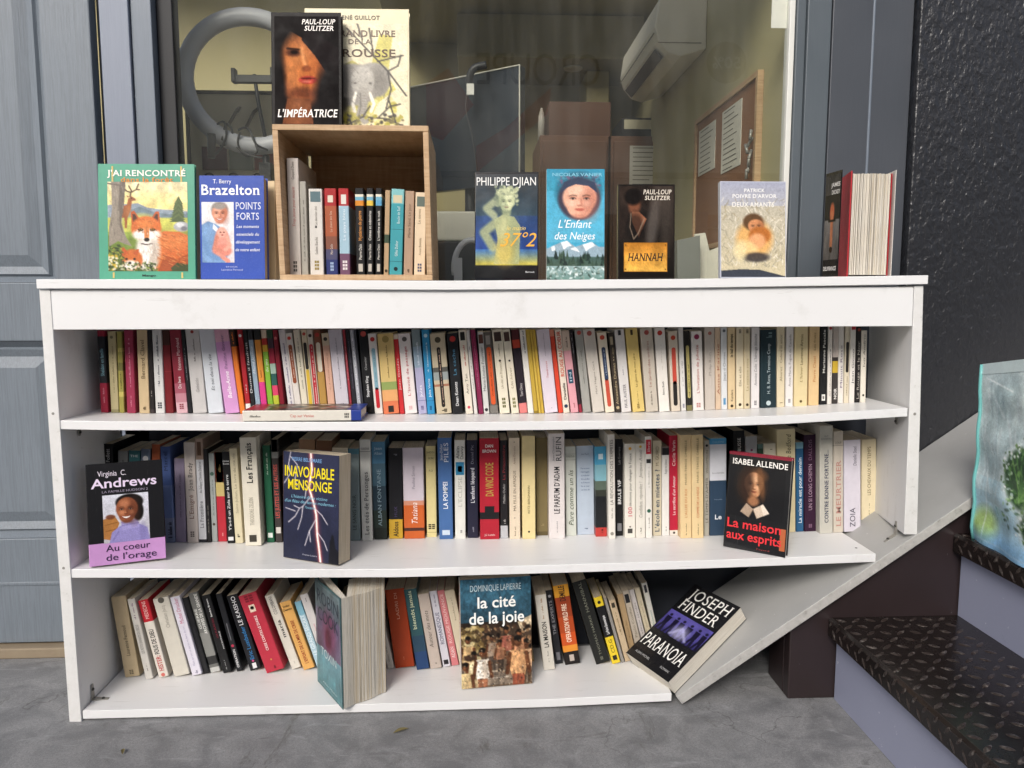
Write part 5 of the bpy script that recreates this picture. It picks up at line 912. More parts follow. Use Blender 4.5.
def head(p, cx, cy, rx, ry, skin, shade, lip, hi=None, smile=False, light=-1, eye='1d1512', brow='2a1c16', turn=0.0):
    p.ell(cx, cy - ry * .12, rx, ry * .86, skin, soft=.14); p.ell(cx + turn * rx * .4, cy + ry * .38, rx * .74, ry * .60, skin, soft=.16)
    p.ell(cx - light * rx * .62, cy + ry * .1, rx * .5, ry * .9, shade, .55, soft=1); p.ell(cx, cy + ry * .92, rx * .5, ry * .14, shade, .5, soft=1)
    if hi: p.ell(cx + light * rx * .22, cy - ry * .5, rx * .45, ry * .28, hi, .6, soft=1); p.ell(cx + light * rx * .46, cy + ry * .18, rx * .28, ry * .2, hi, .65, soft=1); p.ell(cx - light * rx * .42, cy + ry * .18, rx * .2, ry * .16, hi, .4, soft=1)
    f = turn * rx
    for q in (-1, 1):
        ex = cx + f + q * rx * .40; ey = cy - ry * .07; p.ell(ex, ey - ry * .03, rx * .24, ry * .10, shade, .5, soft=1)
        p.ell(ex, ey, rx * .15, ry * .048, 'dcd2c8', .6, soft=.5); p.ell(ex, ey, rx * .075, ry * .052, eye, .9, soft=.5); p.line([(ex - rx * .17, ey), (ex - rx * .06, ey - ry * .055), (ex + rx * .08, ey - ry * .055), (ex + rx * .17, ey)], rx * .03, eye, .7, .8)
        p.line([(ex - rx * .22, ey - ry * .14), (ex - rx * .02, ey - ry * .20), (ex + rx * .22, ey - ry * .15)], rx * .045, brow, .55, .9)
    p.line([(cx + f * 1.2 - light * rx * .08, cy - ry * .02), (cx + f * 1.3 - light * rx * .13, cy + ry * .24)], rx * .05, shade, .55, 1); p.ell(cx + f * 1.2 + light * rx * .03, cy + ry * .2, rx * .06, ry * .1, hi or skin, .6, soft=1)
    p.ell(cx + f * 1.2, cy + ry * .30, rx * .17, ry * .04, shade, .8, soft=.8)
    mx, my = cx + f, cy + ry * .50
    if smile:
        arc = lambda d, s_: [(mx + rx * .44 * s_ * k / 6, my + ry * (.02 - .06 * (k / 6) ** 2 * 1.0) + ry * d * (1 - (k / 6) ** 2)) for k in range(-6, 7)]
        p.poly(arc(-.03, 1.08) + arc(.17, 1.08)[::-1], lip); p.poly(arc(.0, .92) + arc(.11, .92)[::-1], 'f1ece6'); p.line([(mx - rx * .50, my - ry * .1), (mx - rx * .56, my + ry * .06)], rx * .03, shade, .5, 1); p.line([(mx + rx * .50, my - ry * .1), (mx + rx * .56, my + ry * .06)], rx * .03, shade, .5, 1)
    else:
        p.ell(mx, my - ry * .01, rx * .29, ry * .04, lip, .85, soft=.5); p.ell(mx, my + ry * .05, rx * .23, ry * .05, lip, .8, soft=.6); p.line([(mx - rx * .27, my + ry * .01), (mx, my + ry * .02), (mx + rx * .27, my + ry * .01)], rx * .025, shade, .8)

# --- fox picture book
c = Cover(stand('green picture book with a fox family painted on its cover', (99, 278.5), (195.5, 278.5), (95.8, 163.8), ('y', .055, .05), 5, .011, '4f9a80', coat=.2, pages=PAGES_W))
p = Paint(110, 136, 'e6d6a0', 3); p.vg(0, .30, 'ead9a6', 'f0d98c'); p.vg(.0, .12, 'd9cdaa', 'ead9a6', .6)
p.poly([(0, .26), (.25, .25), (.38, .24), (.5, .29), (.7, .31), (1, .33), (1, .46), (0, .46)], '8d9aa6'); p.poly([(.2, .34), (.4, .28), (.55, .33), (.75, .36), (1, .35), (1, .5), (.2, .5)], '6f8088')
p.vg(.40, .62, 'b0b55a', '8ba045'); p.poly([(.0, .40), (.4, .42), (.6, .40), (1, .43), (1, .55), (0, .56)], 'c2bf5b', .8); p.vg(.6, 1, '7c923f', '4a5a2a'); p.tex(.25, 14, 2)
p.ell(.42, .42, .16, .06, 'd9c94f', .7, soft=.8)
for k in range(9): p.poly([(.885, .16 + k * .027), (.80 - k * .008 + .03, .25 + k * .025), (.97 + k * .004 - .03, .25 + k * .025)], ('4b5a38', '5b6a40')[k % 2])
p.ell(.92, .50, .10, .055, 'a5a5a8', soft=.2); p.ell(.90, .48, .05, .03, 'd5d5d6', soft=.6); p.ell(.95, .52, .04, .025, '6f6f75', soft=.6)
p.poly([(.10, .32), (.20, .27), (.27, .25), (.28, .34), (.25, .40), (.24, .52), (.215, .52), (.21, .40), (.12, .42)], '96562f'); p.poly([(.235, .30), (.26, .19), (.31, .165), (.305, .24), (.285, .33)], '9b5a30'); p.poly([(.26, .20), (.29, .16), (.35, .19), (.355, .21), (.29, .22)], '8b5230'); p.ell(.30, .185, .008, .006, '1c120c'); p.poly([(.26, .18), (.235, .155), (.275, .165)], '8b5230'); p.ell(.26, .33, .04, .05, 'b57a4c', .5, soft=1)
for a in ([(.285, .165), (.30, .10), (.27, .05)], [(.30, .12), (.36, .09), (.39, .03)], [(.30, .12), (.25, .11), (.21, .08)], [(.36, .09), (.40, .09)]): p.line(a, .010, '5b4630')
p.poly([(.05, 0), (.23, 0), (.21, .25), (.17, .45), (.23, .62), (.30, .72), (.20, .69), (.13, .66), (.02, .72), (.02, .5), (.06, .3)], '8d8376'); p.poly([(.16, 0), (.23, 0), (.21, .25), (.17, .45), (.20, .6), (.15, .5), (.14, .25)], '6a6056')
for k in range(40): x = random.uniform(.04, .2); y = random.uniform(0, .6); p.line([(x, y), (x + .004, y + .06)], .004, random.choice(('5f564c', 'a89e90')), .6)
p.line([(.22, .05), (.0, .02)], .012, '6a6056')
fx = 'c4622c'
p.poly([(.52, .62), (.70, .55), (.90, .56), (1, .60), (1, .97), (.62, 1), (.5, .9)], fx); p.ell(.80, .66, .22, .10, 'd17a3f', .8, soft=.7); p.poly([(.62, 1), (.70, .82), (.86, .86), (1, .80), (1, 1)], '8b3f1e', .7); p.poly([(.78, .96), (.86, .90), (1, .92), (1, 1), (.8, 1)], '3d4526')
p.ell(.50, .76, .15, .22, 'd9d3c9', soft=.35); p.ell(.46, .84, .07, .14, 'efeae2', soft=.8); p.ell(.58, .82, .06, .16, 'b09a88', .6, soft=.8)
p.poly([(.30, .50), (.29, .34), (.33, .32), (.42, .44)], 'b5562a'); p.poly([(.66, .48), (.64, .33), (.60, .33), (.52, .44)], 'b5562a'); p.poly([(.32, .47), (.31, .36), (.34, .36), (.39, .44)], '4b3024'); p.poly([(.63, .46), (.625, .36), (.60, .36), (.55, .44)], '4b3024')
p.ell(.48, .52, .19, .135, 'c9682f', soft=.15); p.ell(.48, .47, .10, .06, 'd8803f', .8, soft=.9); p.ell(.40, .59, .09, .055, 'e8e0d6', soft=.5); p.ell(.57, .59, .09, .055, 'e8e0d6', soft=.5); p.ell(.485, .60, .075, .085, 'efe8de', soft=.4)
p.poly([(.45, .50), (.52, .50), (.515, .63), (.455, .63)], 'cf7a3c', .9); p.ell(.485, .645, .035, .022, '1c1714'); p.line([(.42, .69), (.485, .70), (.55, .69)], .008, '3b2a22')
rf = random.Random(21)
for k in range(150):
    x, y = rf.uniform(.60, .99), rf.uniform(.58, .92); p.line([(x, y), (x + rf.uniform(.03, .06), y + rf.uniform(.004, .03))], .006, rf.choice(('a34e22', 'd98a4c', '8b3f1c', 'e0a066', 'b5602c')), .55, .8)
for k in range(70):
    x, y = rf.uniform(.40, .60), rf.uniform(.68, .95); p.line([(x, y), (x + rf.uniform(-.015, .015), y + rf.uniform(.02, .05))], .006, rf.choice(('f5f1ea', 'c4b8aa', 'a8988a', 'e6ddd0')), .7, .8)
for k in range(90):
    a_ = rf.uniform(0, 6.283); d_ = rf.uniform(.4, 1); x, y = .48 + .16 * d_ * math.cos(a_), .50 + .095 * d_ * math.sin(a_); p.line([(x, y), (x + .018 * math.cos(a_), y + .014 * math.sin(a_))], .005, rf.choice(('a84f22', 'e09a5c', 'b5602c', '8b3f1c')) if y < .56 else rf.choice(('f5f1ea', 'd0c4b6', 'e6ddd0')), .6, .8)
for k in range(40):
    x, y = rf.uniform(.20, .40), rf.uniform(.80, .96); p.line([(x, y), (x + rf.uniform(-.012, .012), y + .018)], .005, rf.choice(('a84f22', 'd98a4c', '8b3f1c', 'e6ddd0')), .6, .8)
p.line([(.485, .50), (.485, .60)], .01, '8b431f', .4, 1)
for x in (.41, .56): p.ell(x, .535, .035, .016, '3a2212'); p.ell(x, .533, .016, .012, 'd0a03a'); p.ell(x, .533, .008, .010, '120d0a')
p.ell(.30, .87, .13, .12, 'c0652f', soft=.2); p.poly([(.17, .83), (.16, .72), (.20, .73), (.26, .80)], 'b5562a'); p.poly([(.37, .82), (.39, .75), (.36, .75), (.31, .80)], 'b5562a'); p.ell(.28, .93, .09, .055, 'e6ddd2', soft=.5); p.ell(.27, .905, .022, .015, '1c1714')
for x in (.23, .33): p.ell(x, .86, .018, .012, '1c1714')
p.dab(160, (0, .70, .2, 1), .02, ['3b4a26', '55662f', '6f7d3a', '2b3520', 'b0a23c'], 5, .5); p.dab(120, (.05, .9, .62, 1), .018, ['3b4a26', '55662f', '1f2a18', '7d8a40', 'c9c9b0'], 6, .5); p.dab(40, (0, .82, .12, .98), .014, ['c9a83a', 'e0d8c0'], 8)
c.art(p, .10, .925, .155, .93)
c.lines('title_lettering', [("J'AI RENCONTRÉ", .10, .91, .052, .105, 'f2efe6', 3)]); c.lines('subtitle_lettering', [('dans la forêt', .24, .78, .115, .155, 'd98a3a', 3)]); c.lines('publisher_lettering', [('Mango', .45, .59, .957, .975, '1f2a24', 1)])
for u in (.145, .855): c.rect('gold_band', u, u + .018, .02, .155, 'c9b06a'); c.rect('gold_band', u, u + .018, .94, .99, 'c9b06a')

# --- blue parenting book
c = Cover(stand('blue book with a smiling man holding a baby on its cover', (200.5, 278.5), (265, 276.5), (198.5, 175.5), ('y', .06, .055), 4, .032, '3d55a8', rough=.25, coat=.3, pages=PAGES))
p = Paint(56, 100, 'e6e4e2', 4); p.vg(0, 1, 'eceae8', 'd5cfd3'); p.poly([(0, .38), (.2, .32), (.42, .36), (.75, .48), (.85, .8), (.7, 1), (0, 1)], '7f9fc6'); p.tex(.12, 9, 4); p.poly([(.36, .36), (.5, .44), (.46, .5), (.34, .44)], 'e8e8ee')
p.ell(.56, .13, .26, .13, '8b8480', soft=.3); head(p, .56, .20, .24, .155, 'd9977c', 'a8604a', 'a0443f', 'edb8a0', True); p.ell(.56, .075, .2, .05, '9b938c', soft=.5)
p.ell(.62, .62, .22, .20, 'e09a8a', soft=.2); p.ell(.62, .50, .14, .085, 'e8ad9b', soft=.2); p.ell(.62, .80, .30, .10, 'd98a7a', soft=.3); p.line([(.46, .58), (.38, .76), (.55, .80)], .07, 'd08672', 1, .6); p.line([(.78, .58), (.86, .72), (.72, .78)], .07, 'e5a592', 1, .6); p.line([(.5, .86), (.8, .97)], .07, 'dd9483'); p.ell(.58, .50, .03, .012, '6b3a34'); p.ell(.68, .50, .03, .012, '6b3a34'); p.ell(.63, .545, .035, .012, '9b453f')
p.line([(.05, .6), (.2, .85), (.5, .93)], .09, '6f90ba', .8, .6)
c.art(p, .035, .53, .255, .84, ART_G)
c.lines('author_lettering', [('T. Berry', .22, .50, .035, .075, 'eef0f6', 2), ('Brazelton', .04, .94, .085, .185, 'f4f5fa', 3)])
c.lines('title_lettering', [('POINTS', .56, .95, .255, .325, 'e3e7f3', 2), ('FORTS', .57, .92, .355, .425, 'e3e7f3', 2)])
c.lines('subtitle_lettering', [('Les moments', .57, .92, .475, .505, 'd9def0', 3, .25), ('essentiels du', .57, .92, .55, .58, 'd9def0', 3, .25), ('développement', .56, .93, .625, .655, 'd9def0', 3, .25), ('de votre enfant', .55, .93, .70, .73, 'd9def0', 3, .25)])
c.lines('publisher_lettering', [('STOCK', .40, .58, .875, .888, 'c0c8e6', 0), ('Laurence Pernoud', .33, .66, .90, .918, 'c0c8e6', 0)])

stand('plain cream book standing behind the blue parenting book', (222, 278), (276, 277.5), (222, 180.5), ('y', .115, .115), 4, .03, 'cdb893', rough=.5, hard=False)
# --- two books standing on the crate
zc = zt0 + .0006
c = Cover(stand('dark thriller with a shadowed woman in a black hat, on the crate', (271.5, 122), (341.5, 121.5), (266.8, 12.2), ('y', .035, .03, zc), 5, .022, '120e0c', rough=.6))
p = Paint(84, 130, '15100f', 7); p.ell(.45, .50, .36, .33, '7d4428', soft=.3); p.ell(.38, .46, .24, .26, 'c47a45', .9, soft=.8); p.ell(.58, .58, .22, .16, 'b0602f', .8, soft=.9)
p.poly([(0, 0), (1, 0), (1, .55), (.78, .50), (.60, .34), (.42, .20), (.25, .14), (.05, .30), (0, .5)], '120e0e'); p.poly([(.42, .22), (.62, .36), (.80, .52), (1, .60), (1, .3), (.5, .1)], '191314')
p.ell(.30, .34, .12, .035, '4d2a1e', .9, soft=.7); p.ell(.31, .335, .06, .018, '1c0f0b', soft=.5); p.line([(.20, .30), (.40, .31)], .018, '2f1a12', .9)
p.line([(.42, .30), (.46, .42), (.50, .48)], .035, 'd9935c', .8, .9); p.ell(.50, .485, .07, .03, '7d3f24', .9, soft=.6); p.ell(.52, .59, .14, .038, 'a33a2f', soft=.35); p.ell(.52, .575, .12, .008, '4d1713', .9); p.ell(.50, .605, .07, .012, 'd47a66', .7, soft=.8)
p.ell(.45, .71, .22, .05, '5d2f1d', .8, soft=.9); p.poly([(.20, .76), (.55, .76), (.60, 1), (.12, 1)], '6d3f28'); p.ell(.35, .9, .16, .12, '8f5838', .7, soft=.9); p.ell(.85, .75, .22, .3, '100c0c', soft=.6); p.ell(.05, .62, .12, .3, '100c0c', soft=.7); p.tex(.18, 18, 3)
c.art(p, .05, .965, .035, .985, ART_M); c.lines('author_lettering', [('PAUL-LOUP', .44, .92, .060, .105, 'ece6df', 3, .2), ('SULITZER', .48, .90, .118, .162, 'ece6df', 3, .2)]); c.lines('title_lettering', [("L'IMPÉRATRICE", .09, .95, .855, .925, 'f2ece6', 3, .18)])
c = Cover(stand('cream bush stories book with an elephant drawing, behind the thriller', (305.5, 122.5), (409.5, 121.5), (303.2, 8.3), ('y', .075, .07, zc), 4, .024, 'ddd2ae', pages=PAGES))
p = Paint(100, 112, 'e0d6b4', 9); p.poly([(.30, .42), (.45, .35), (.62, .45), (.72, .10), (.85, .12), (.80, .5), (.88, .62), (.70, .75), (.6, .95), (.3, .9)], 'bdb34f', .85); p.dab(60, (.1, .55, .9, .98), .04, ['c4bb58', 'a39a3b', 'd6cc86'], 4); p.tex(.10, 10, 5)
p.ell(.44, .58, .30, .20, '938e85', soft=.12); p.ell(.66, .50, .17, .13, '9c978d', soft=.15); p.ell(.30, .74, .12, .12, '4b4740', soft=.5); p.ell(.40, .55, .14, .15, '858077', soft=.12); p.ell(.70, .54, .12, .15, '8d887e', soft=.12); p.ell(.72, .56, .07, .1, '6f6a62', .6, soft=.9); p.ell(.38, .57, .08, .1, '6b665e', .6, soft=.9)
p.ell(.55, .55, .115, .15, 'a8a399', soft=.2); p.ell(.55, .48, .08, .06, 'b9b4aa', .8, soft=.9); p.line([(.55, .64), (.555, .76), (.53, .86), (.57, .91)], .05, '9f9a90', 1, .3); p.line([(.525, .66), (.53, .78), (.51, .87)], .008, '6b665f', .8); p.line([(.48, .66), (.45, .76), (.47, .83)], .018, 'ece6d6'); p.line([(.62, .66), (.66, .76), (.63, .83)], .018, 'ece6d6')
for x in (.475, .625): p.ell(x, .565, .016, .009, '3b3731', .8, soft=.8)
for k in range(8): p.line([(.52, .68 + k * .025), (.58, .685 + k * .025)], .004, '77726a', .6)
for k in range(45): x = random.uniform(.2, .82); y = random.uniform(.42, .75); p.line([(x, y), (x + random.uniform(-.03, .03), y + .03)], .004, '6b675f', .6)
for a in ([(.40, .05), (.60, .25), (.80, .45), (.98, .68)], [(.55, .15), (.50, 0)], [(.66, .3), (.62, .05)], [(.70, .36), (.95, .30)], [(.80, .46), (.83, .62), (.78, .8)], [(.35, .98), (.55, .88), (.80, .90), (.95, .97)], [(.55, .88), (.62, .78)], [(.7, .89), (.82, .78), (.92, .76)], [(.8, .45), (.9, .4), (.93, .3)], [(.88, .95), (.80, .7)], [(.45, .98), (.40, .86)]): p.line(a, .009, '35302a', .95)
p.dab(70, (.35, .86, .95, 1), .016, ['35302a', '6b633a', 'a39a3b'], 6); c.art(p, .02, .985, .12, .99)
c.lines('author_lettering', [('RENÉ GUILLOT', .32, .72, .055, .088, '6d6455', 3)]); c.lines('title_lettering', [('GRAND LIVRE', .27, .87, .175, .228, '6a5648', 3), ('DE LA', .42, .64, .25, .29, '6a5648', 3), ('BROUSSE', .28, .87, .33, .395, '55402f', 3)])

# --- window row on top of the bookcase
c = Cover(stand('glossy dark blue novel with a pale figure, left of the snow child book', (474.5, 279.3), (538.3, 279.3), (473, 172.2), ('y', .07, .06), 7, .022, '14161c', rough=.12, coat=.9))
p = Paint(84, 136, '1c2430', 11); p.vg(0, .4, '20262c', '2c4250'); p.vg(.4, .8, '26406a', '1f3f8a'); p.vg(.72, .87, '3a6aa8', 'c0b048'); p.vg(.87, 1, '17181a', '121315'); p.tex(.25, 7, 6)
p.poly([(.30, .44), (.44, .39), (.62, .41), (.72, .50), (.70, .86), (.30, .86), (.36, .62)], 'a9ac7c', .9); p.ell(.48, .52, .14, .10, 'c2c28e', .7, soft=1); p.ell(.60, .64, .10, .2, '7d8a68', .6, soft=1)
p.line([(.34, .46), (.14, .56), (.28, .70)], .085, 'a0a67c', .9, .6); p.line([(.30, .40), (.18, .33), (.36, .24)], .07, 'b0b58c', .8, .6)
p.dab(70, (.32, .12, .68, .30), .035, ['8b9478', 'aab08c', '6a7662', 'c3c8a0'], 4, .8); p.ell(.5, .36, .07, .06, '9ba27c', .9, soft=.5); head(p, .50, .27, .125, .095, 'c0c59a', '6d7b62', '7a5a50', 'd8dab4', False, 1, '2a3028', '3a4236'); p.dab(30, (.34, .15, .66, .20), .03, ['a5ab88', '7d886e', 'c0c59c'], 9, .7); p.ell(.47, .74, .15, .13, 'd8b44a', .55, soft=.9)
c.art(p, .015, .985, .02, .985, ART_G); c.lines('author_lettering', [('PHILIPPE DJIAN', .03, .96, .045, .125, 'e2e2e0', 0)]); c.lines('title_lettering', [('37°2', .40, .97, .56, .69, 'e0a52f', 0, .35)]); c.lines('subtitle_lettering', [('le matin', .50, .80, .50, .54, 'd8c06a', 0, .35)]); c.lines('publisher_lettering', [('Barrault', .80, .94, .918, .935, 'c9c9c9', 0)])
c = Cover(stand('turquoise book with a hooded child above snowy mountains', (546.5, 279), (604.2, 278.7), (543.6, 169), ('y', .065, .06), 4, .024, 'd9dcda', rough=.3, coat=.2, pages=PAGES_W))
p = Paint(84, 150, '3f9fc0', 12); p.vg(0, .2, '2f8aa8', '3a95b0'); p.vg(.2, .66, '4aa6c6', '55aac8'); p.tex(.08, 6, 3); p.ell(.55, .21, .40, .19, '2a6d84', soft=.2); p.dab(90, (.2, .06, .92, .16), .03, ['3a4a66', '2c6f8a', '6a5a78', '4a8aa0'], 3, .6)
p.ell(.56, .27, .36, .19, '3a3444', soft=.15); head(p, .57, .28, .29, .165, 'e0a78d', 'b06a58', 'b4493f', 'f0c4ac'); p.poly([(.24, .22), (.30, .12), (.55, .075), (.82, .12), (.88, .22), (.72, .155), (.5, .14), (.36, .17)], '2f3a52')
p.poly([(0, .72), (.12, .69), (.25, .66), (.36, .645), (.50, .70), (.62, .68), (.78, .655), (.9, .70), (1, .70), (1, .80), (0, .80)], '8fa5b2')
for t in ([(.25, .66), (.36, .645), (.44, .69), (.36, .70), (.30, .73)], [(.62, .68), (.78, .655), (.84, .69), (.76, .71), (.68, .74)], [(.08, .70), (.14, .69), (.16, .73), (.1, .74)], [(.40, .72), (.5, .70), (.58, .75)]): p.poly(t, 'e2e8ea')
p.vg(.79, .88, '3f5a55', '46584a'); r_ = random.Random(3)
for k in range(46): x = r_.uniform(0, 1); b = r_.uniform(.80, .88); hh = r_.uniform(.04, .09); p.poly([(x, b - hh), (x - .03, b), (x + .03, b)], r_.choice(('22362f', '2c4238', '1b2a26', '3a4f40')))
p.vg(.875, 1, '8fa8a8', '5f7f78'); p.dab(120, (0, .88, 1, 1), .03, ['e0e6e6', 'b9c9c8', '5b736a', '34463f', '8b9a90'], 9, .4); c.art(p, .0, 1, .0, 1)
c.lines('author_lettering', [('NICOLAS VANIER', .10, .96, .035, .065, '7fc0d6', 1)]); c.lines('title_lettering', [("L'Enfant", .20, .78, .455, .53, 'eef4f6', 0, .25), ('des Neiges', .14, .84, .565, .635, 'eef4f6', 0, .25)])
c = Cover(stand('dark glossy saga book with a gold name plate', (618, 277.4), (674.5, 277.2), (616.3, 184.3), ('y', .06, .055), 5, .024, '1d1815', rough=.16, coat=.8))
p = Paint(84, 126, '1d1714', 14); p.vg(0, 1, '2a211c', '14100e'); p.tex(.5, 6, 8); p.ell(.28, .20, .11, .12, '7d4c35', .9, soft=.5); p.ell(.26, .12, .16, .09, '120d0b', soft=.4); p.poly([(.24, .28), (.36, .28), (.50, .36), (.36, .56), (.24, .40)], 'a5684a', .9); p.ell(.30, .45, .15, .16, '0f0b0a', .6, soft=.6); p.line([(.22, .3), (.20, .45), (.27, .58), (.35, .52), (.46, .36)], .010, '8b7a68', .8); p.ell(.62, .40, .10, .36, '77706a', .5, 8, soft=.9); p.ell(.85, .3, .12, .4, '5b544c', .4, soft=1)
c.art(p, .02, .98, .02, .98, ART_G); pl = Paint(60, 26, 'c98f35', 2); pl.vg(0, 1, 'b9782a', 'dba94e'); pl.tex(.3, 4, 5); pl.line([(.01, .02), (.99, .02), (.99, .98), (.01, .98), (.01, .02)], .012, '8a5a1c')
for q in ((.05, .1), (.95, .1), (.05, .9), (.95, .9)): pl.ell(*q, .015, .03, '5b3b14')
c.art(pl, .10, .87, .615, .925, ART_G, 'name_plate', .001); c.lines('author_lettering', [('PAUL-LOUP', .44, .94, .055, .105, 'd9cfc0', 3, .15), ('SULITZER', .47, .92, .12, .165, 'd9cfc0', 3, .15)]); c.lines('title_lettering', [('HANNAH', .17, .80, .725, .81, '2a1a0e', 3, .2)])
c = Cover(stand('pale glossy novel with two entwined figures, at the window edge', (720.5, 277.6), (786, 276.6), (719.5, 181.2), ('y', .062, .06), 6, .02, 'b9bcc9', rough=.12, coat=1, pages=PAGES_W))
p = Paint(90, 136, 'b9b5ac', 16); p.vg(0, .25, 'a0a3b4', 'b0b0b6'); p.vg(.25, 1, 'b9b2a0', 'c4b898'); r_ = random.Random(8)
for k in range(260): x, y = r_.random(), r_.uniform(.2, .9); p.line([(x, y), (x + r_.uniform(-.07, .07), y - r_.uniform(.02, .06))], .007, r_.choice(('d9d2c0', '8f8a7a', 'e6e0d2', 'a89c80')), .8)
p.ell(.52, .60, .28, .20, 'd9a765', .95, soft=.35); p.ell(.50, .42, .16, .09, '5f4630', soft=.3); head(p, .54, .47, .12, .08, 'c98a5f', '8f5a3a', '8b3f30'); p.ell(.60, .56, .17, .09, 'b06a34', soft=.3); p.ell(.56, .62, .13, .08, 'dca070', soft=.4); p.ell(.42, .68, .16, .06, 'e6c489', .9, 25, soft=.5); p.ell(.55, .79, .2, .05, '3f3a3a', .9, soft=.5); p.ell(.30, .72, .1, .1, 'e0cf9f', .8, soft=.7)
p.poly([(0, .93), (.3, .915), (.6, .92), (.8, .955), (1, .99), (1, 1), (0, 1)], '3b3f48'); c.art(p, .01, .99, .01, .99, ART_G)
c.lines('author_lettering', [('PATRICK', .36, .68, .075, .112, 'ecebe8', 3), ("POIVRE D'ARVOR", .18, .86, .132, .172, 'ecebe8', 3)]); c.lines('title_lettering', [('DEUX AMANTS', .18, .82, .215, .265, 'e6e3dc', 3)])

# --- red hardback standing open, fore-edge to the street
rz = shelf_z(0, .93); hh = atY(838, 172.5, .07).z - rz; q0 = Vector((.886, .05, rz))
rt_ = thing('book', 'red hardback with its page edges facing out, by the window frame', 'book', tuple(q0)); W2 = atY(886.5, 275, .05).x - q0.x; SH = .042
def Bx(mb, name, mat_=None): return mb.build(name, rt_, 0)
REDB = M('b0202c', .45, .1)
def vplane(mb, a, b, t, z0, z1, m):   # board standing on the plan line a-b
    a, b = Vector(a), Vector(b); n = Vector((-(b - a).y, (b - a).x)).normalized() * t; mb.prism([(a.x, a.y), (b.x, b.y), (b.x + n.x, b.y + n.y), (a.x + n.x, a.y + n.y)], z0, z1, m, 'Z')
mb = MB(); vplane(mb, (-.001, -.006), (SH, .15), -.0026, 0, hh, REDB); mb.prism([(SH + .003, .150), (W2 + SH * .7, .150), (W2 + SH * .7, .1535), (SH + .003, .1535)], 0, hh, REDB, 'Z'); vplane(mb, (W2 + .002, .004), (W2 + SH * .7, .149), -.0018, .0, hh - .004, REDB); Bx(mb, 'cover')
mb = MB(); r_ = random.Random(5); n = 60
for i in range(n):
    f = i / n; x = .0035 + (W2 - .004) * f; x2 = SH + .0035 + (W2 - .3 * SH - .006) * f; y = .002 + r_.uniform(-.002, .002) - .006 * math.sin(3.1 * f); tt = (W2 - .004) / n * r_.choice((.84, .93, .95, .97))
    mb.prism([(x, y), (x + tt, y + r_.uniform(-.001, .001)), (x2 + tt * .6, .148), (x2, .148)], .004, hh - .005 - r_.uniform(0, .0015), PAGES_W if r_.random() < .75 else PAGES, 'Z')
Bx(mb, 'page_block'); mb = MB(); vplane(mb, (W2 + .0045, -.010), (W2 + SH * .7 + .003, .15), -.0012, 0, hh + .002, M('d5d2ca', .3)); Bx(mb, 'jacket_flap')
ja, jb = Vector((atY(837.5, 275, .035).x - q0.x, -.015)), Vector((atY(822, 275, .10).x - q0.x, .05))
mb = MB(); vplane(mb, jb, ja, .0012, 0, hh + .001, M('1d1b1c', .25, .1, .4)); Bx(mb, 'dust_jacket')
p = Paint(60, 140, '1c1a1c', 21); p.vg(0, .2, '2a2a2e', '3a3838'); p.vg(.45, .85, '6a6664', '4a4644'); p.ell(.5, .38, .14, .10, 'a5563a', soft=.4); p.line([(.5, .40), (.5, .70)], .10, 'b06a48', .9, .5); p.line([(.28, .46), (.72, .46)], .03, '1a1513'); p.ell(.5, .75, .1, .03, '2b1d18'); p.tex(.3, 7, 2)
jd = (ja - jb); jn = Vector((jd.y, -jd.x)).normalized() * .0007
p.mesh(lambda u, v: (jb.x + jd.x * u + jn.x, jb.y + jd.y * u + jn.y, v), .03, .97, .006, hh - .006, ART_G, 'cover_picture', rt_)
mb = MB(); put_text(mb, 'DELIVRANCE', lambda u, v: (jb.x + jd.x * u + jn.x * 2, jb.y + jd.y * u + jn.y * 2, v), .1, .9, hh * .06, hh * .10, M('d9d5cf'), 1); Bx(mb, 'title_lettering'); mb = MB(); put_text(mb, 'JAMES', lambda u, v: (jb.x + jd.x * u + jn.x * 2, jb.y + jd.y * u + jn.y * 2, v), .4, .95, hh * .86, hh * .90, M('d9d5cf'), 1); put_text(mb, 'DICKEY', lambda u, v: (jb.x + jd.x * u + jn.x * 2, jb.y + jd.y * u + jn.y * 2, v), .45, .95, hh * .79, hh * .83, M('d9d5cf'), 1); Bx(mb, 'author_lettering')

# --- middle row, face on
c = Cover(stand('black and violet novel with a smiling girl in a lilac jumper', (89.5, 569.0), (166, 559.8), (85.3, 465.2), ('z', 2), 9, .03, '17171a', [('b', 0, .215, 'c08fc4'), ('t', 'Virginia C. Andrews', .3, .9, '8b8690', .4)], coat=.2, pages=PAGES_W))
p = Paint(84, 92, 'c9cbd6', 22); p.vg(0, 1, 'd0d2dc', 'b9b5bd'); p.poly([(0, .50), (.25, .44), (.35, .6), (.2, .95), (0, .9)], 'a5703c'); p.tex(.1, 9, 3); p.line([(.05, .62), (.3, .58)], .01, '7d5026'); p.line([(.05, .75), (.25, .72)], .01, '7d5026')
p.poly([(.12, 1), (.18, .78), (.36, .66), (.75, .64), (.95, .74), (1, 1)], '8f87bd'); p.poly([(.38, .58), (.74, .55), (.78, .72), (.40, .76)], '9d95c8'); p.line([(.40, .66), (.76, .63)], .015, '7a72a8', .8); p.ell(.58, .18, .30, .17, '15110f', soft=.15); p.ell(.76, .38, .12, .20, '15110f', soft=.25); head(p, .52, .34, .235, .27, '8f5236', '4f281a', '7a3430', 'c98862', True, -1, '120b09', '2a1712', -.08); p.line([(.2, .95), (.32, .78)], .02, '6f679d', .6, .9); p.ell(.85, .85, .08, .2, '7a72a8', .6, soft=.9); p.ell(.16, .46, .10, .05, '6b3a26', .9, soft=.4)
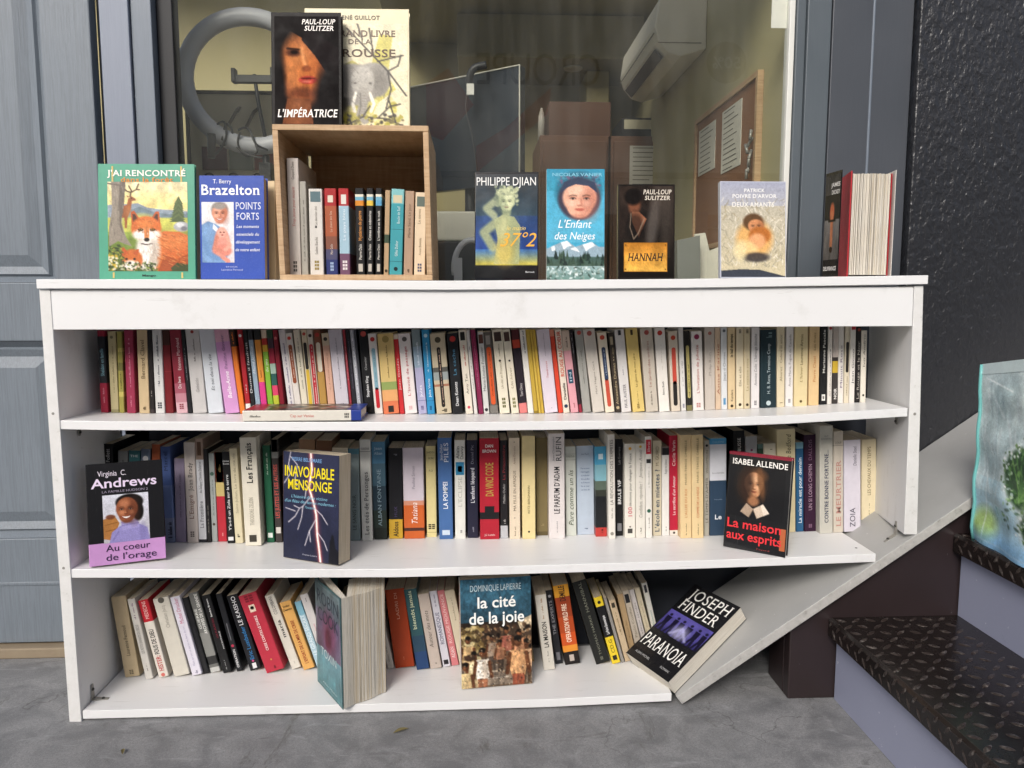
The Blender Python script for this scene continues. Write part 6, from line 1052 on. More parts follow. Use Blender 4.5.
c.art(p, .20, .80, .315, .79); c.lines('author_lettering', [('Virginia  C.', .15, .52, .07, .125, 'e0d8e4', 0), ('Andrews', .06, .92, .145, .24, 'e3d3ea', 1)]); c.lines('subtitle_lettering', [('LA FAMILLE HUDSON 2', .20, .80, .268, .292, '9b93a5', 0)]); c.lines('title_lettering', [('Au coeur', .22, .80, .805, .872, '2a1d3d', 0), ("de l'orage", .22, .88, .895, .962, '2a1d3d', 0)])
c = Cover(stand('thick paperback with white lightning on a navy cover', (283.5, 557.8), (338.5, 566.2), (282.2, 450.8), ('z', 2), 3, .050, '272a40', hard=False, coat=.2))
p = Paint(84, 150, '2a2d44', 23); p.vg(0, 1, '2b2f48', '22253a'); p.tex(.15, 5, 4); main = [(.50, 0), (.52, .15), (.47, .32), (.55, .45), (.60, .56), (.62, .75), (.66, .9), (.68, 1)]
p.line(main, .075, '8c3a4a', .5, 1.2); p.line(main, .04, 'e0766a', .7, 1); p.line(main, .018, 'fff2ea', 1, .6)
for a in ([(.14, 0), (.10, .12), (.14, .2), (.02, .30)], [(.14, .05), (.26, .12), (.22, .25), (.25, .32)], [(.50, .40), (.36, .50), (.30, .52), (.22, .60), (.10, .66)], [(.36, .5), (.34, .60), (.27, .72)], [(.22, .55), (.05, .53)], [(.56, .50), (.70, .56), (.80, .64)], [(.60, .6), (.48, .72), (.40, .86)], [(.62, .72), (.74, .80), (.80, .88)], [(.50, .28), (.42, .34), (.40, .42)], [(.48, .72), (.5, .82)], [(.3, .52), (.2, .5)]): p.line(a, .009, 'd9d2d8', .95, .8)
p.poly([(.82, 1), (.84, .80), (.88, .72), (.91, .74), (.94, .85), (1, .88), (1, 1)], '14141c'); c.art(p, .0, 1, .0, 1)
c.lines('author_lettering', [('PIERRE BELLEMARE', .16, .70, .045, .08, '6f96c4', 1)]); c.lines('title_lettering', [('INAVOUABLE', .03, .92, .125, .225, 'e6d21f', 1), ('MENSONGE', .09, .88, .25, .345, 'e6d21f', 1)]); c.lines('subtitle_lettering', [("L'histoire d'une victime", .15, .80, .395, .425, '7fb5cc', 0, .2), ("d'un fléau des temps modernes :", .03, .95, .44, .47, '7fb5cc', 0, .2), ("l'inceste", .40, .58, .49, .515, '7fb5cc', 0, .2)]); c.lines('publisher_lettering', [('France Loisirs', .36, .62, .94, .955, 'b0b0c0', 0)])
c = Cover(stand('black book with a pale girl in a white collar, red title', (722.8, 546.6), (785, 558.8), (723.6, 450.2), ('z', 2), 6, .020, '151517', [('b', .97, 1, '7d1c30')], coat=.5, rough=.2, pages=PAGES_W))
p = Paint(84, 96, '151517', 24); p.ell(.42, .36, .26, .36, '3a2618', .9, soft=.7); p.ell(.52, .17, .16, .12, '5a3c26', .9, soft=.6); head(p, .45, .36, .17, .25, 'c08a63', '5d3520', '8b4436', 'e0b48c', False, 1, '2b1a10', '4b3020', .05); p.ell(.33, .36, .10, .34, '241812', .7, soft=.9); p.ell(.58, .3, .06, .3, '6d482c', .8, -8, soft=.6); p.ell(.46, .67, .1, .09, 'a5724f', .9, soft=.6)
p.poly([(.34, .72), (.47, .82), (.40, .99), (.24, .90)], 'a8927e'); p.poly([(.46, .82), (.64, .70), (.76, .86), (.54, .99)], 'cdbaa6'); p.poly([(.60, .73), (.64, .70), (.76, .86), (.66, .92)], 'e6d8c8', .8); p.line([(.47, .83), (.40, .98)], .008, '5b4838', .8, .8); p.line([(.47, .83), (.54, .98)], .008, '6b5646', .8, .8); c.art(p, .04, .92, .13, .66, ART_G)
c.lines('author_lettering', [('ISABEL ALLENDE', .07, .95, .062, .122, 'efece6', 3)]); c.lines('title_lettering', [('La maison', .05, .91, .685, .78, 'd9343a', 1), ('aux esprits', .05, .93, .805, .90, 'd9343a', 1)]); c.lines('publisher_lettering', [('Fayard', .55, .75, .955, .972, '8b3a3a', 0)]); c.rect('corner_picture', .90, .985, .72, .94, 'b0603a')

# --- bottom row, face on
c = Cover(stand('navy to sepia novel with a crowd in a street scene', (461.8, 690.3), (532.3, 684.2), (458.4, 580.2), ('z', 3), 6, .030, 'd8d2c6', [('t', 'LA CITE DE LA JOIE', .55, .95, 'b03a34', .4, 1)], hard=False, coat=.2, pages=PAGES))
p = Paint(96, 150, '3f6a80', 25); p.vg(0, .42, '3f7088', '28404d'); p.vg(.40, 1, '2a2019', '6b5a48'); p.tex(.2, 6, 3); r_ = random.Random(12)
p.poly([(.80, .42), (1, .36), (1, .5), (.86, .52)], 'c9b596'); p.poly([(0, .46), (.25, .43), (.30, .50), (.2, .66), (0, .66)], 'b59f72', .9); p.dab(120, (0, .44, .36, .75), .035, ['c9b47f', '8b7444', '3b2c1c', 'e0d0a0', '5d4a2c'], 7, .8); p.dab(110, (.3, .44, 1, .72), .03, ['2a1d16', '4d3626', '17100c', '8b6a4c'], 8, .8); p.vg(.80, .98, '6b5f55', '8f8375', .6)
for k in range(7): p.line([(.36, .74 + k * .03), (.66, .735 + k * .03)], .008, ('b0a698', '5b5148')[k % 2], .8)
def person(x, y, s, top, low, skin='5b3722'):
    p.ell(x, y, .035 * s, .032 * s, skin, soft=.25); p.ell(x, y - .018 * s, .036 * s, .02 * s, '14100d', soft=.3); p.ell(x - .012 * s, y + .004 * s, .014 * s, .012 * s, '8b5a3c', .8, soft=.8)
    p.poly([(x - .07 * s, y + .05 * s), (x + .07 * s, y + .05 * s), (x + .085 * s, y + .13 * s), (x + .06 * s, y + .20 * s), (x - .06 * s, y + .20 * s), (x - .085 * s, y + .13 * s)], top); p.line([(x - .075 * s, y + .07 * s), (x - .10 * s, y + .18 * s)], .022 * s, skin); p.line([(x + .075 * s, y + .07 * s), (x + .10 * s, y + .18 * s)], .022 * s, skin)
    p.poly([(x - .055 * s, y + .19 * s), (x + .055 * s, y + .19 * s), (x + .05 * s, y + .33 * s), (x + .01 * s, y + .33 * s), (x, y + .23 * s), (x - .01 * s, y + .33 * s), (x - .05 * s, y + .33 * s)], low); p.ell(x + .03 * s, y + .12 * s, .035 * s, .07 * s, '6b5038', .35, soft=.9)
for a in ((.64, .49, 1.0, 'a5604f', '6b5a4a'), (.82, .52, 1.0, 'c98f6a', '5b4636'), (.10, .56, 1.1, 'c9a878', '8b7a60'), (.44, .55, .9, '8b7a6a', '4b4038'), (.18, .70, 1.1, 'e0cfa5', 'b09a75'), (.30, .68, 1.25, 'e3dcd0', '8b5a40'), (.55, .60, .8, '9b6a4f', '3b3028'), (.92, .62, 1.1, 'd9b08a', '4d3b2c'), (.80, .60, 1.55, 'd3a070', '8b4a34'), (.06, .80, 1.2, 'd9c28f', '6b4a34')): person(*a)
p.ell(.12, .72, .08, .03, '3b2a20', soft=.4); p.dab(260, (0, .46, 1, 1), .012, ['2a1d16', 'c9b08a', '6b4a34', '17100c', 'e3d3b5', '8b6a4c'], 31, .8, .55); p.tex(.45, 34, 9); c.art(p, .0, 1, .0, 1)
c.lines('author_lettering', [('DOMINIQUE LAPIERRE', .14, .86, .055, .115, 'c9dbe0', 0)]); c.lines('title_lettering', [('la cité', .24, .78, .165, .27, 'f0f0ec', 1), ('de la joie', .12, .90, .305, .415, 'f0f0ec', 1)])

# half open volume standing on its edge
oz = shelf_z(3, -.3); a0, a1, a2 = atZ(344, 709.5, oz), atZ(318, 681, oz), atZ(386, 692.5, oz)
orr = thing('book', 'half open thick book showing teal cover and cream page edges', 'book', (a0.x, a0.y, oz)); ho = (atP(317, 578.5, a1, Vector((a0 - a1).cross(Vector((0, 0, 1))))).z - oz)
def L2(p_): return Vector((p_.x - a0.x, p_.y - a0.y))
f0 = L2(atZ(343.5, 710, oz)); f1 = L2(a1); g0 = L2(atZ(349, 707.5, oz)); g1 = L2(a2); back = (f1 + (g1 - g0) * .55)
TEAL = M('3d6468', .3, .1, .3)
mb = MB(); vplane(mb, f1, f0, -.0009, 0, ho, TEAL); vplane(mb, f1 + Vector((.0005, .001)), back + Vector((.0, .03)), .0009, 0, ho, TEAL); Bx2 = lambda m_, n_: m_.build(n_, orr, 0); Bx2(mb, 'cover')
mb = MB(); n = 54; r_ = random.Random(9)
for i in range(n):
    f = i / n; s_ = g0.lerp(g1, f); e_ = g0.lerp(g1, f + r_.choice((.9, .95, .97)) / n); j = r_.uniform(-.0012, .0012) + .003 * math.sin(f * 9); dirv = (f1 - f0).normalized(); dv = Vector((dirv.x * .35 + .05, abs(dirv.y) + .4)).normalized() * .12
    mb.prism([(s_.x, s_.y + j), (e_.x, e_.y + j), (e_.x + dv.x, min(e_.y + dv.y, .32 - a0.y)), (s_.x + dv.x, min(s_.y + dv.y, .32 - a0.y))], .001, ho - .003 - .001 * f, PAGES_W if r_.random() < .7 else PAGES, 'Z')
mb.prism([(f0.x + .001, f0.y + .002), (g0.x - .0005, g0.y + .001), (f1.x + .012, f1.y + .045), (f1.x + .004, f1.y + .02)], .001, ho - .002, PAGES_W, 'Z'); Bx2(mb, 'page_block')
p = Paint(60, 150, '4a6a70', 31); p.vg(0, .25, '55676a', '4a5a64'); p.vg(.25, .62, '54506a', '5a4a60'); p.vg(.62, 1, '5f8a94', '3f6f74'); p.ell(.55, .42, .25, .2, '6b3f5a', .9, soft=.7); p.ell(.50, .48, .12, .1, '4b1f30', .8, soft=.6); p.tex(.3, 7, 5)
p.line([(.04, .02), (.96, .02), (.96, .98), (.04, .98), (.04, .02)], .012, '8fa5a5', .5)
fd = f0 - f1; fn = Vector((fd.y, -fd.x)).normalized() * .0004
if fn.x > 0: fn = -fn
FP = lambda k: (lambda u, v: (f1.x + fd.x * u + fn.x * k, f1.y + fd.y * u + fn.y * k, v))
p.mesh(FP(4), .02, .98, .004, ho - .004, ART, 'cover_picture', orr)
mb = MB(); put_text(mb, 'ROBIN', FP(5), .10, .92, ho * .80, ho * .93, M('22303a'), 0); put_text(mb, 'COOK', FP(5), .12, .9, ho * .64, ho * .77, M('22303a'), 0); Bx2(mb, 'author_lettering')
mb = MB(); put_text(mb, 'TOXIN', FP(5), .2, .8, ho * .32, ho * .40, M('b9c9c9'), 0); put_text(mb, 'Albin Michel', FP(5), .25, .8, ho * .06, ho * .08, M('b9c9c9'), 0); Bx2(mb, 'title_lettering')

# thriller lying on the sloping panel
pn = Vector((-sl, 0, 1)).normalized(); pu = Vector((1, 0, sl)).normalized(); pt_ = .036; po = Vector((.487, 0, .0062 + th * .72)) + pn * (pt_ + .0008)
qB, qA, qD = atP(675, 694, po0 := Vector((.487, 0, .0062 + th * .72)), pn), atZ(629, 661, .032), atP(750, 618, po0, pn)
rr = (qB - qA).normalized(); uu = (qD - qB); uu = (uu - rr * uu.dot(rr)).normalized(); nn_ = rr.cross(uu); wd = .170; hb = .272; pt_ = .043; o_ = qB - rr * wd + nn_ * .0008
root = thing('book', 'black thriller with a violet picture lying on the sloping panel', 'book'); build_book(root, pt_, wd, hb, '17171a', [('t', 'PARANOIA', .3, .8, 'cccccc', .5, 1)], False, PAGES_W, .3, .3)
root.matrix_world = Matrix(((nn_.x, rr.x, uu.x, o_.x), (nn_.y, rr.y, uu.y, o_.y), (nn_.z, rr.z, uu.z, o_.z), (0, 0, 0, 1)))
c = Cover((root, wd, hb, pt_)); p = Paint(90, 60, '2a2550', 33); p.vg(0, 1, '4b448a', '2a2658'); p.tex(.3, 5, 2); p.ell(.5, .4, .5, .5, '6a64b0', .5, soft=1)
for x, s_ in ((.10, 1), (.28, .8), (.42, .9), (.60, 1.1), (.78, .9), (.93, .8)): p.ell(x, .22, .03, .06, '17142c', soft=.3); p.poly([(x - .06 * s_, .30), (x + .06 * s_, .30), (x + .05, .65), (x + .07, 1), (x + .01, 1), (x, .7), (x - .04, 1), (x - .08, 1), (x - .04, .62)], '17142c')
p.ell(.5, .7, .16, .3, 'c9c8e6', .6, soft=.9); p.line([(.35, .9), (.5, .5), (.7, .9)], .04, 'b0b0da', .7, .9); c.art(p, .03, .97, .36, .62); c.lines('author_lettering', [('JOSEPH', .10, .94, .035, .165, 'ecebe6', 2), ('FINDER', .10, .90, .19, .32, 'ecebe6', 2)]); c.lines('title_lettering', [('PARANOIA', .05, .96, .68, .83, 'ecebe6', 2)]); c.lines('publisher_lettering', [('ALBIN MICHEL', .12, .45, .91, .935, 'b5b5b5', 0), ('ROMAN', .70, .88, .91, .935, 'b5b5b5', 0)])

# picture book lying flat on the top shelf
fa, fb = atY(242.5, 422.2, .003), atY(361, 422, .003); fz = max(shelf_z(1, fa.x), shelf_z(1, fb.x)) + .0004; fl = fb.x - fa.x; ft = .0245; fdp = .112
root = thing('book', 'flat lying picture book with cream spine and blue end, before the top row', 'book'); build_book(root, ft, fdp, fl, 'd9d4c8', [('b', .915, 1, '2b3f8c'), ('g', .06, .15, '77746c', .4), ('t', 'Cap sur Venise', .40, .60, 'c96a5f', .28), ('l', .86, .90, '4b4a46', .5)], True, PAGES_W, .35, .1)
# spine to the street: z' (height) runs +X, y' into the shelf, x' downwards so the front cover is on top
root.matrix_world = Matrix(((0, 0, 1, fa.x), (0, 1, 0, .005), (-1, 0, 0, fz + ft), (0, 0, 0, 1)))
mbp = Paint(100, 60, '2b2523', 35); mbp.vg(0, 1, '3a302c', '221d1c'); mbp.poly([(0, 0), (.17, 0), (.14, 1), (0, 1)], 'a01f2b'); mbp.poly([(.17, 0), (.2, 0), (.19, 1), (.14, 1)], 'c9b0a0', .6); mbp.poly([(.88, 0), (1, 0), (1, 1), (.88, 1)], '2b3f8c'); mbp.dab(60, (.2, .1, .88, .9), .05, ['5a4636', '77604a', '2f3a36', 'b0a090', '8b3a34'], 4); mbp.tex(.3, 6, 3)
mbp.mesh(lambda u, v: (-.0006, v, u), .002, fl - .002, fdp - .004, .004, ART, 'cover_picture', root.children[0])

# ------------------------------------------------------------------ carrier bag on the second step
bz2 = ZT[1] + .0008; b0 = atZ(975, 539, bz2); b1 = atZ(1024, 566, bz2); bd = (b1 - b0); bd.z = 0; bd.normalize(); BW = .44; BH = .418; BD = .16; bn = Vector((bd.y, -bd.x, 0))
if bn.dot(CAM - b0) < 0: bn = -bn
bag = thing('shopping_bag', 'pale blue woven shopping bag printed with frosty green leaves', 'bag', tuple(b0))
def bagP(s_, z, k=0.0):
    """front panel point: s along the bottom edge, z up, gently bulging and creased"""
    f = z / BH; u = s_ / BW; bul = .022 * math.sin(math.pi * min(1, max(0, u))) * math.sin(math.pi * min(1, f * .9 + .05)) + .004 * math.sin(u * 19 + f * 7) * (1 - f) + .003 * math.sin(f * 23 + u * 5); lean = .0
    bul *= 1 - .75 * f * f
    return bd * (s_ - .004 - .012 * f) + bn * (bul - lean + k) + Vector((0, 0, z * (1 + .16 * u)))
p = Paint(150, 190, 'c4d6d6', 41); p.vg(0, .12, 'dbe6e4', 'c6d4d4'); p.vg(.12, .62, 'c0d2d0', 'b2c4c8'); p.vg(.62, 1, 'adc9d2', '9dc2d8'); r_ = random.Random(4); w1 = p.fbm(4, 5, 3); p.put(np.clip((w1 - .45) * 4, 0, 1) * (p.v < .7), 'e0eae8', .6); w2 = p.fbm(5, 5, 8); p.put(np.clip((w2 - .52) * 5, 0, 1) * (p.v < .75), '7f949a', .5)
for k in range(26): x = r_.uniform(.0, .35); y = r_.uniform(.1, .6); p.line([(x, y), (x + r_.uniform(-.03, .1), y + r_.uniform(.08, .2))], .012, r_.choice(('dfe6e6', '7f8f96', 'b0bfc6')), .4, 1)
p.ell(.10, .88, .10, .09, 'a8c43a', .6, 30, soft=.8); p.line([(.02, .30), (.12, .62), (.10, .95)], .006, 'e6eeee', .6, .8); p.line([(.16, .1), (.22, .5), (.18, .8)], .005, '8fa6ac', .6, .8); p.line([(.05, .08), (.3, .16)], .006, 'eef4f3', .7, .8)
def leaf(cx, cy, rx, ry, a):
    p.ell(cx, cy, rx * 1.14, ry * 1.14, 'd3dede', .9, a, .2); p.ell(cx, cy, rx, ry, '2c4a2c', 1, a, .15); q = R(a)
    for t in range(-5, 6):
        x0_ = cx; y0_ = cy + ry * .9 * 0; L_ = rx * .95; an = q + t * .28; p.line([(cx - math.cos(q) * rx * .8, cy - math.sin(q) * rx * .8 / p.asp), (cx + math.cos(an) * L_, cy + math.sin(an) * L_ / p.asp)], .007, r_.choice(('7fae58', '5f8f48', 'a8c88a')), .8, .8)
    for _ in range(170):
        t = r_.uniform(0, 6.283); k_ = r_.uniform(.86, 1.18) + .06 * math.sin(t * 9); p.ell(cx + math.cos(t) * rx * k_, cy + math.sin(t) * ry * k_, r_.uniform(.005, .013), r_.uniform(.004, .010), r_.choice(('eef3f2', 'd3e0de', 'b9cbc9', '4a6a40', '6f8f58')), .9, r_.uniform(0, 180), .25)
    for _ in range(60):
        t = r_.uniform(0, 6.283); k_ = r_.uniform(.2, .85); x_, y_ = cx + math.cos(t) * rx * k_, cy + math.sin(t) * ry * k_; p.line([(x_, y_), (x_ + r_.uniform(-.03, .03), y_ + r_.uniform(-.02, .02))], .0035, r_.choice(('9cc07a', '1c331e', '5f8f48', 'c9dcb8')), .85, .4)
VIS = (b1 - b0).length / BW; leaf(VIS * .72 + .20, .58, .20, .17, -60); leaf(VIS * .80 + .30, .82, .2, .14, 10)
p.dab(120, (VIS * .7, .5, .95, .85), .02, ['3a6a34', '28502a', '6f9f4a', '1d3520', '8fb870'], 9, .5, .6); p.ell(.3, .97, .4, .06, '6a9fd0', .5, soft=1); p.line([(.0, .965), (1, .99)], .006, 'b0c8dc', .5); p.tex(.16, 12, 7)
o = p.mesh(lambda u, v: tuple(bagP(u, v)), .0, BW, .0, BH, ART_BAG, 'front_panel', bag)
mb = MB(); SEAM = M('6fb3b0', .4); BAGS = simple('pale blue woven plastic', '8fb0bd', 'a9c4cc', .35, 12, 0, .3); back_ = -bn * BD
nz = 12
for s_, nm in ((0, 0), (BW, 1)):
    for i in range(nz):
        z0, z1 = BH * i / nz, BH * (i + 1) / nz; a_, b_ = bagP(s_, z0), bagP(s_, z1); mb.face([a_, b_, b_ + back_ * (1.02 - z1 / BH), a_ + back_ * (1.02 - z0 / BH)], BAGS)
for i in range(nz):
    z0, z1 = BH * i / nz, BH * (i + 1) / nz; mb.face([bagP(0, z0) + back_ * (1.02 - z0 / BH), bagP(BW, z0) + back_ * (1.02 - z0 / BH), bagP(BW, z1) + back_ * (1.02 - z1 / BH), bagP(0, z1) + back_ * (1.02 - z1 / BH)], BAGS)
mb.face([bagP(0, .0006), bagP(BW, .0006), bagP(BW, .0006) + back_, bagP(0, .0006) + back_], BAGS); mb.build('side_panels', bag, 0)
mb = MB(); mb.tube([bagP(-.002, BH * i / 14, .0015) for i in range(15)], .0042, SEAM, 6); mb.build('edge_piping', bag)
mb = MB()
for i in range(18): s0, s1 = BW * i / 18, BW * (i + 1) / 18; mb.face([bagP(s0, BH - .022, .0012), bagP(s1, BH - .022, .0012), bagP(s1, BH + .001, .0012), bagP(s0, BH + .001, .0012)], simple_hem) if 0 else mb.face([bagP(s0, BH - .024, .0012), bagP(s1, BH - .024, .0012), bagP(s1, BH + .001, .0012), bagP(s0, BH + .001, .0012)], M('c4d3d3', .3, .12, .2, .5))
mb.build('hem', bag)
# dead leaves on the concrete
for i, (x, y, a, lab) in enumerate(((401, 731, .5, 'small curled dry leaf on the concrete below the crowd cover'), (123, 752, 1.9, 'dry leaf scrap on the concrete near the left side'))):
    q = atZ(x, y, .002); mb = MB(); n = 8; L_ = .02 if i == 0 else .012
    vs = [(L_ * (2 * k / n - 1), s_ * L_ * .32 * math.sin(math.pi * k / n), .001 + .004 * abs(s_) * math.sin(math.pi * k / n)) for k in range(n + 1) for s_ in (-1, 0, 1)]
    mb.grid(vs, [(k * 3 + j, k * 3 + j + 1, k * 3 + j + 4, k * 3 + j + 3) for k in range(n) for j in (0, 1)], simple('dry leaf', '5a5236', '7d7248', .8, 60), True)
    o = mb.build('dead_leaf'); o.location = q; o.rotation_euler = (0, 0, a); tag(o, lab, 'leaf')
# ------------------------------------------------------------------ things in the room behind the glass
PALE = simple('pale cream lacquer', 'cfc2a2', 'd8ccb0', .5, 3); OFFW = simple('off white plastic', 'b9b5a8', 'c9c5b8', .4, 5); DARKW = simple('dark picture frame', '2b231c', '3a3026', .5, 10)
PAPER = M('cfcbbd', .8); CORK = simple('cork', '7d5636', '94694a', .9, 90, 0, .2)
def ink_lines(mb, P, u0, u1, v0, v1, rows, mat, e=0):
    r = random.Random(int(u0 * 1e4) + rows)
    for i in range(rows):
        v = v1 - (v1 - v0) * (i + .5) / rows; t = (v1 - v0) / rows * .09; a = u0 + (u1 - u0) * .1; b = u0 + (u1 - u0) * r.uniform(.6, .92); mb.face([P(a, v - t), P(b, v - t), P(b, v + t), P(a, v + t)], mat)
# counter along the window
ct = thing('counter', 'pale counter inside along the shop window', 'counter', (0, .8, 0))
def Q(parent, mb, name, bevel=0): o = mb.build(name, parent, bevel); o.matrix_parent_inverse = Matrix.Translation(-parent.location); return o
mb = MB(); mb.box((-1.14, .462, .93), (.90, 1.05, .962), OFFW); Q(ct, mb, 'counter_top', .003)
mb = MB(); mb.box((-1.13, .99, 0), (.89, 1.02, .929), CABW); Q(ct, mb, 'counter_front', .003)
CT = .963
# ring light
c0 = atY(252, 82, .66); rl = thing('ring_light', 'switched off grey ring light on a stand wrapped with cable', 'ring light', (c0.x, .66, CT))
RG = simple('grey ring diffuser', 'b5b5ba', 'c6c6cc', .35, 6); Rr = .187
mb = MB(); ring = [(c0.x + Rr * math.cos(a * math.pi / 24), .66 + .03 * math.cos(a * math.pi / 24), c0.z + Rr * math.sin(a * math.pi / 24)) for a in range(48)]; mb.tube(ring, .026, RG, 12, True); Q(rl, mb, 'light_ring')
mb = MB(); mb.tube([(c0.x + .03, .675, CT + .02), (c0.x + .03, .675, c0.z - .21)], .010, BLACKP, 10); mb.box((c0.x + .012, .655, c0.z - .30), (c0.x + .048, .695, c0.z - .235), BLACKP); mb.tube([(c0.x + .03, .675, CT), (c0.x + .03, .675, CT + .02)], [.10, .09], BLACKP, 20); Q(rl, mb, 'stand', .002)
mb = MB(); mb.tube([(c0.x + .035, .66, c0.z - .17), (c0.x + .018, .655, c0.z - .06), (c0.x + .01, .65, c0.z + .02)], .006, BLACKP, 8); h0 = atY(232, 69, .65); h1 = atY(268, 80, .65); mb.box((h0.x, .64, h1.z - .01), (h1.x + .02, .66, h0.z - .018), BLACKP); mb.box((h0.x, .635, h1.z - .01), (h0.x + .012, .665, h0.z), BLACKP); mb.box((h1.x + .01, .635, h1.z - .01), (h1.x + .022, .665, h0.z + .004), BLACKP); Q(rl, mb, 'phone_holder', .002)
mb = MB()
def px(*a, Y=.63): return [tuple(atY(x, y, Y + random.uniform(-.012, .012))) for x, y in a]
def smooth(pts, n=5):
    pts = [Vector(p_) for p_ in pts]; out = []
    for i in range(len(pts) - 1):
        a, b, c_, d_ = pts[max(i - 1, 0)], pts[i], pts[i + 1], pts[min(i + 2, len(pts) - 1)]
        for k in range(n): t = k / n; out.append(.5 * ((2 * b) + (c_ - a) * t + (2 * a - 5 * b + 4 * c_ - d_) * t * t + (3 * b - a - 3 * c_ + d_) * t ** 3))
    return out + [pts[-1]]
for a in (((212, 145), (214, 128), (224, 122), (226, 138), (216, 154), (210, 150)), ((222, 140), (226, 124), (232, 130), (230, 142), (220, 146)), ((238, 130), (247, 128), (254, 140), (257, 152), (246, 156), (238, 144), (240, 132)), ((216, 140), (232, 144), (246, 154), (262, 158)), ((250, 130), (256, 144), (268, 150))): mb.tube(smooth(px(*a)), .0032, BLACKP, 6)
u = atY(211, 146, .62); mb.tube([(u.x, .62, u.z - .035), (u.x + .003, .62, u.z + .035)], [.011, .013], BLACKP, 10); Q(rl, mb, 'cable')
# board with coloured squares behind it
nb = thing('display_board', 'cream display board with coloured squares behind the ring light', 'board', (-.8, 1.06, CT)); y = 1.06
def pr(x0, y0, x1, y1, Y=1.06): a, b = atY(x0, y1, Y), atY(x1, y0, Y); return a.x, b.x, a.z, b.z
x0, x1, _, z1 = pr(193, 95, 300, 200); mb = MB(); mb.box((x0, y, CT), (x1, y + .02, z1), PALE); Q(nb, mb, 'board_panel', .002)
mb = MB(); mb.box((x0 - .012, y - .006, CT), (x0 - .001, y + .022, z1 + .01), DARKW); mb.box((x0 - .0005, y - .006, z1 + .001), (x1, y + .022, z1 + .011), DARKW); Q(nb, mb, 'dark_edge')
for bx_, col in (((203, 147, 227, 170), '5b2430'), ((230, 148, 253, 170), '5f6a55'), ((255, 149, 277, 170), '7d3a2a')):
    a, b, c_, d_ = pr(*bx_); mb = MB(); mb.box((a, y - .004, c_), (b, y - .0005, d_), M(col, .5)); Q(nb, mb, 'colour_square')
for a in ([(228, 126), (237, 110), (240, 107), (237, 112)], [(246, 128), (254, 112), (259, 108)]):
    mb = MB(); mb.tube([tuple(atY(x_, y_, 1.05)) for x_, y_ in a], .006, M('4a3a28', .5), 6); Q(nb, mb, 'hook')
mb = MB(); r_ = random.Random(3)
for cx in (209, 233, 258): a, b, c_, d_ = pr(cx - 5, 173, cx + 6, 178); mb.tube([((a + b) / 2 + .018 * math.cos(k * .5), y - .003, c_ + .016 * math.sin(k * .5)) for k in range(1, 6)], .003, DARKW, 5)
Q(nb, mb, 'lettering')
# screen
sr = thing('monitor', 'dark computer screen turned sideways inside the window', 'monitor', (0, .72, CT)); A3, B3 = Vector((-.222, .87, 0)), Vector((.137, .60, 0)); zt3 = 1.682; zb3 = 1.34
SCR = simple('dark screen', '23272d', '2d3239', .18, 3); dv = (B3 - A3).normalized(); nv = Vector((-dv.y, dv.x, 0))
mb = MB(); mb.hexa([A3 + Vector((0, 0, zb3)), B3 + Vector((0, 0, zb3)), B3 + nv * .03 + Vector((0, 0, zb3)), A3 + nv * .03 + Vector((0, 0, zb3)), A3 + Vector((0, 0, zt3)), B3 + Vector((0, 0, zt3)), B3 + nv * .03 + Vector((0, 0, zt3)), A3 + nv * .03 + Vector((0, 0, zt3))], SCR); Q(sr, mb, 'screen', .002)
mb = MB(); nf = -nv * .0015
mb.tube([A3 + nf + Vector((0, 0, zt3)), B3 + nf + Vector((0, 0, zt3)), B3 + nf + Vector((0, 0, zb3))], .0028, OFFW, 6); Q(sr, mb, 'bezel')
mid = A3.lerp(B3, .5); mb = MB(); mb.tube([mid + nv * .05 + Vector((0, 0, CT + .01)), mid + nv * .05 + Vector((0, 0, 1.5))], .018, BLACKP, 10); mb.box((mid.x - .11, mid.y - .04, CT), (mid.x + .11, mid.y + .13, CT + .012), BLACKP); Q(sr, mb, 'stand', .002)
wc = thing('webcam', 'small black webcam clipped to the top of the screen', 'webcam', (0, .7, zt3)); w0 = atY(468, 86, .645); w1 = atY(483, 66, .645)
mb = MB(); mb.tube(smooth([(w0.x + .004, w0.y, w0.z), (w0.x + .006, w0.y - .005, w0.z + .03), (w0.x + .022, w0.y - .01, w1.z - .008), (w1.x + .01, w1.y - .01, w1.z)]), .011, BLACKP, 10); Q(wc, mb, 'camera_body')
mb = MB(); mb.box((w0.x - .004, w0.y - .02, w0.z - .03), (w0.x + .018, w0.y - .012, w0.z + .002), M('d5d3cc', .5)); Q(wc, mb, 'label')
mb = MB(); mb.tube(smooth([tuple(w0), tuple(atY(466, 110, .63)), tuple(atY(472, 135, .62)), tuple(atY(478, 175, .62))]), .0025, BLACKP, 6); Q(wc, mb, 'cable')
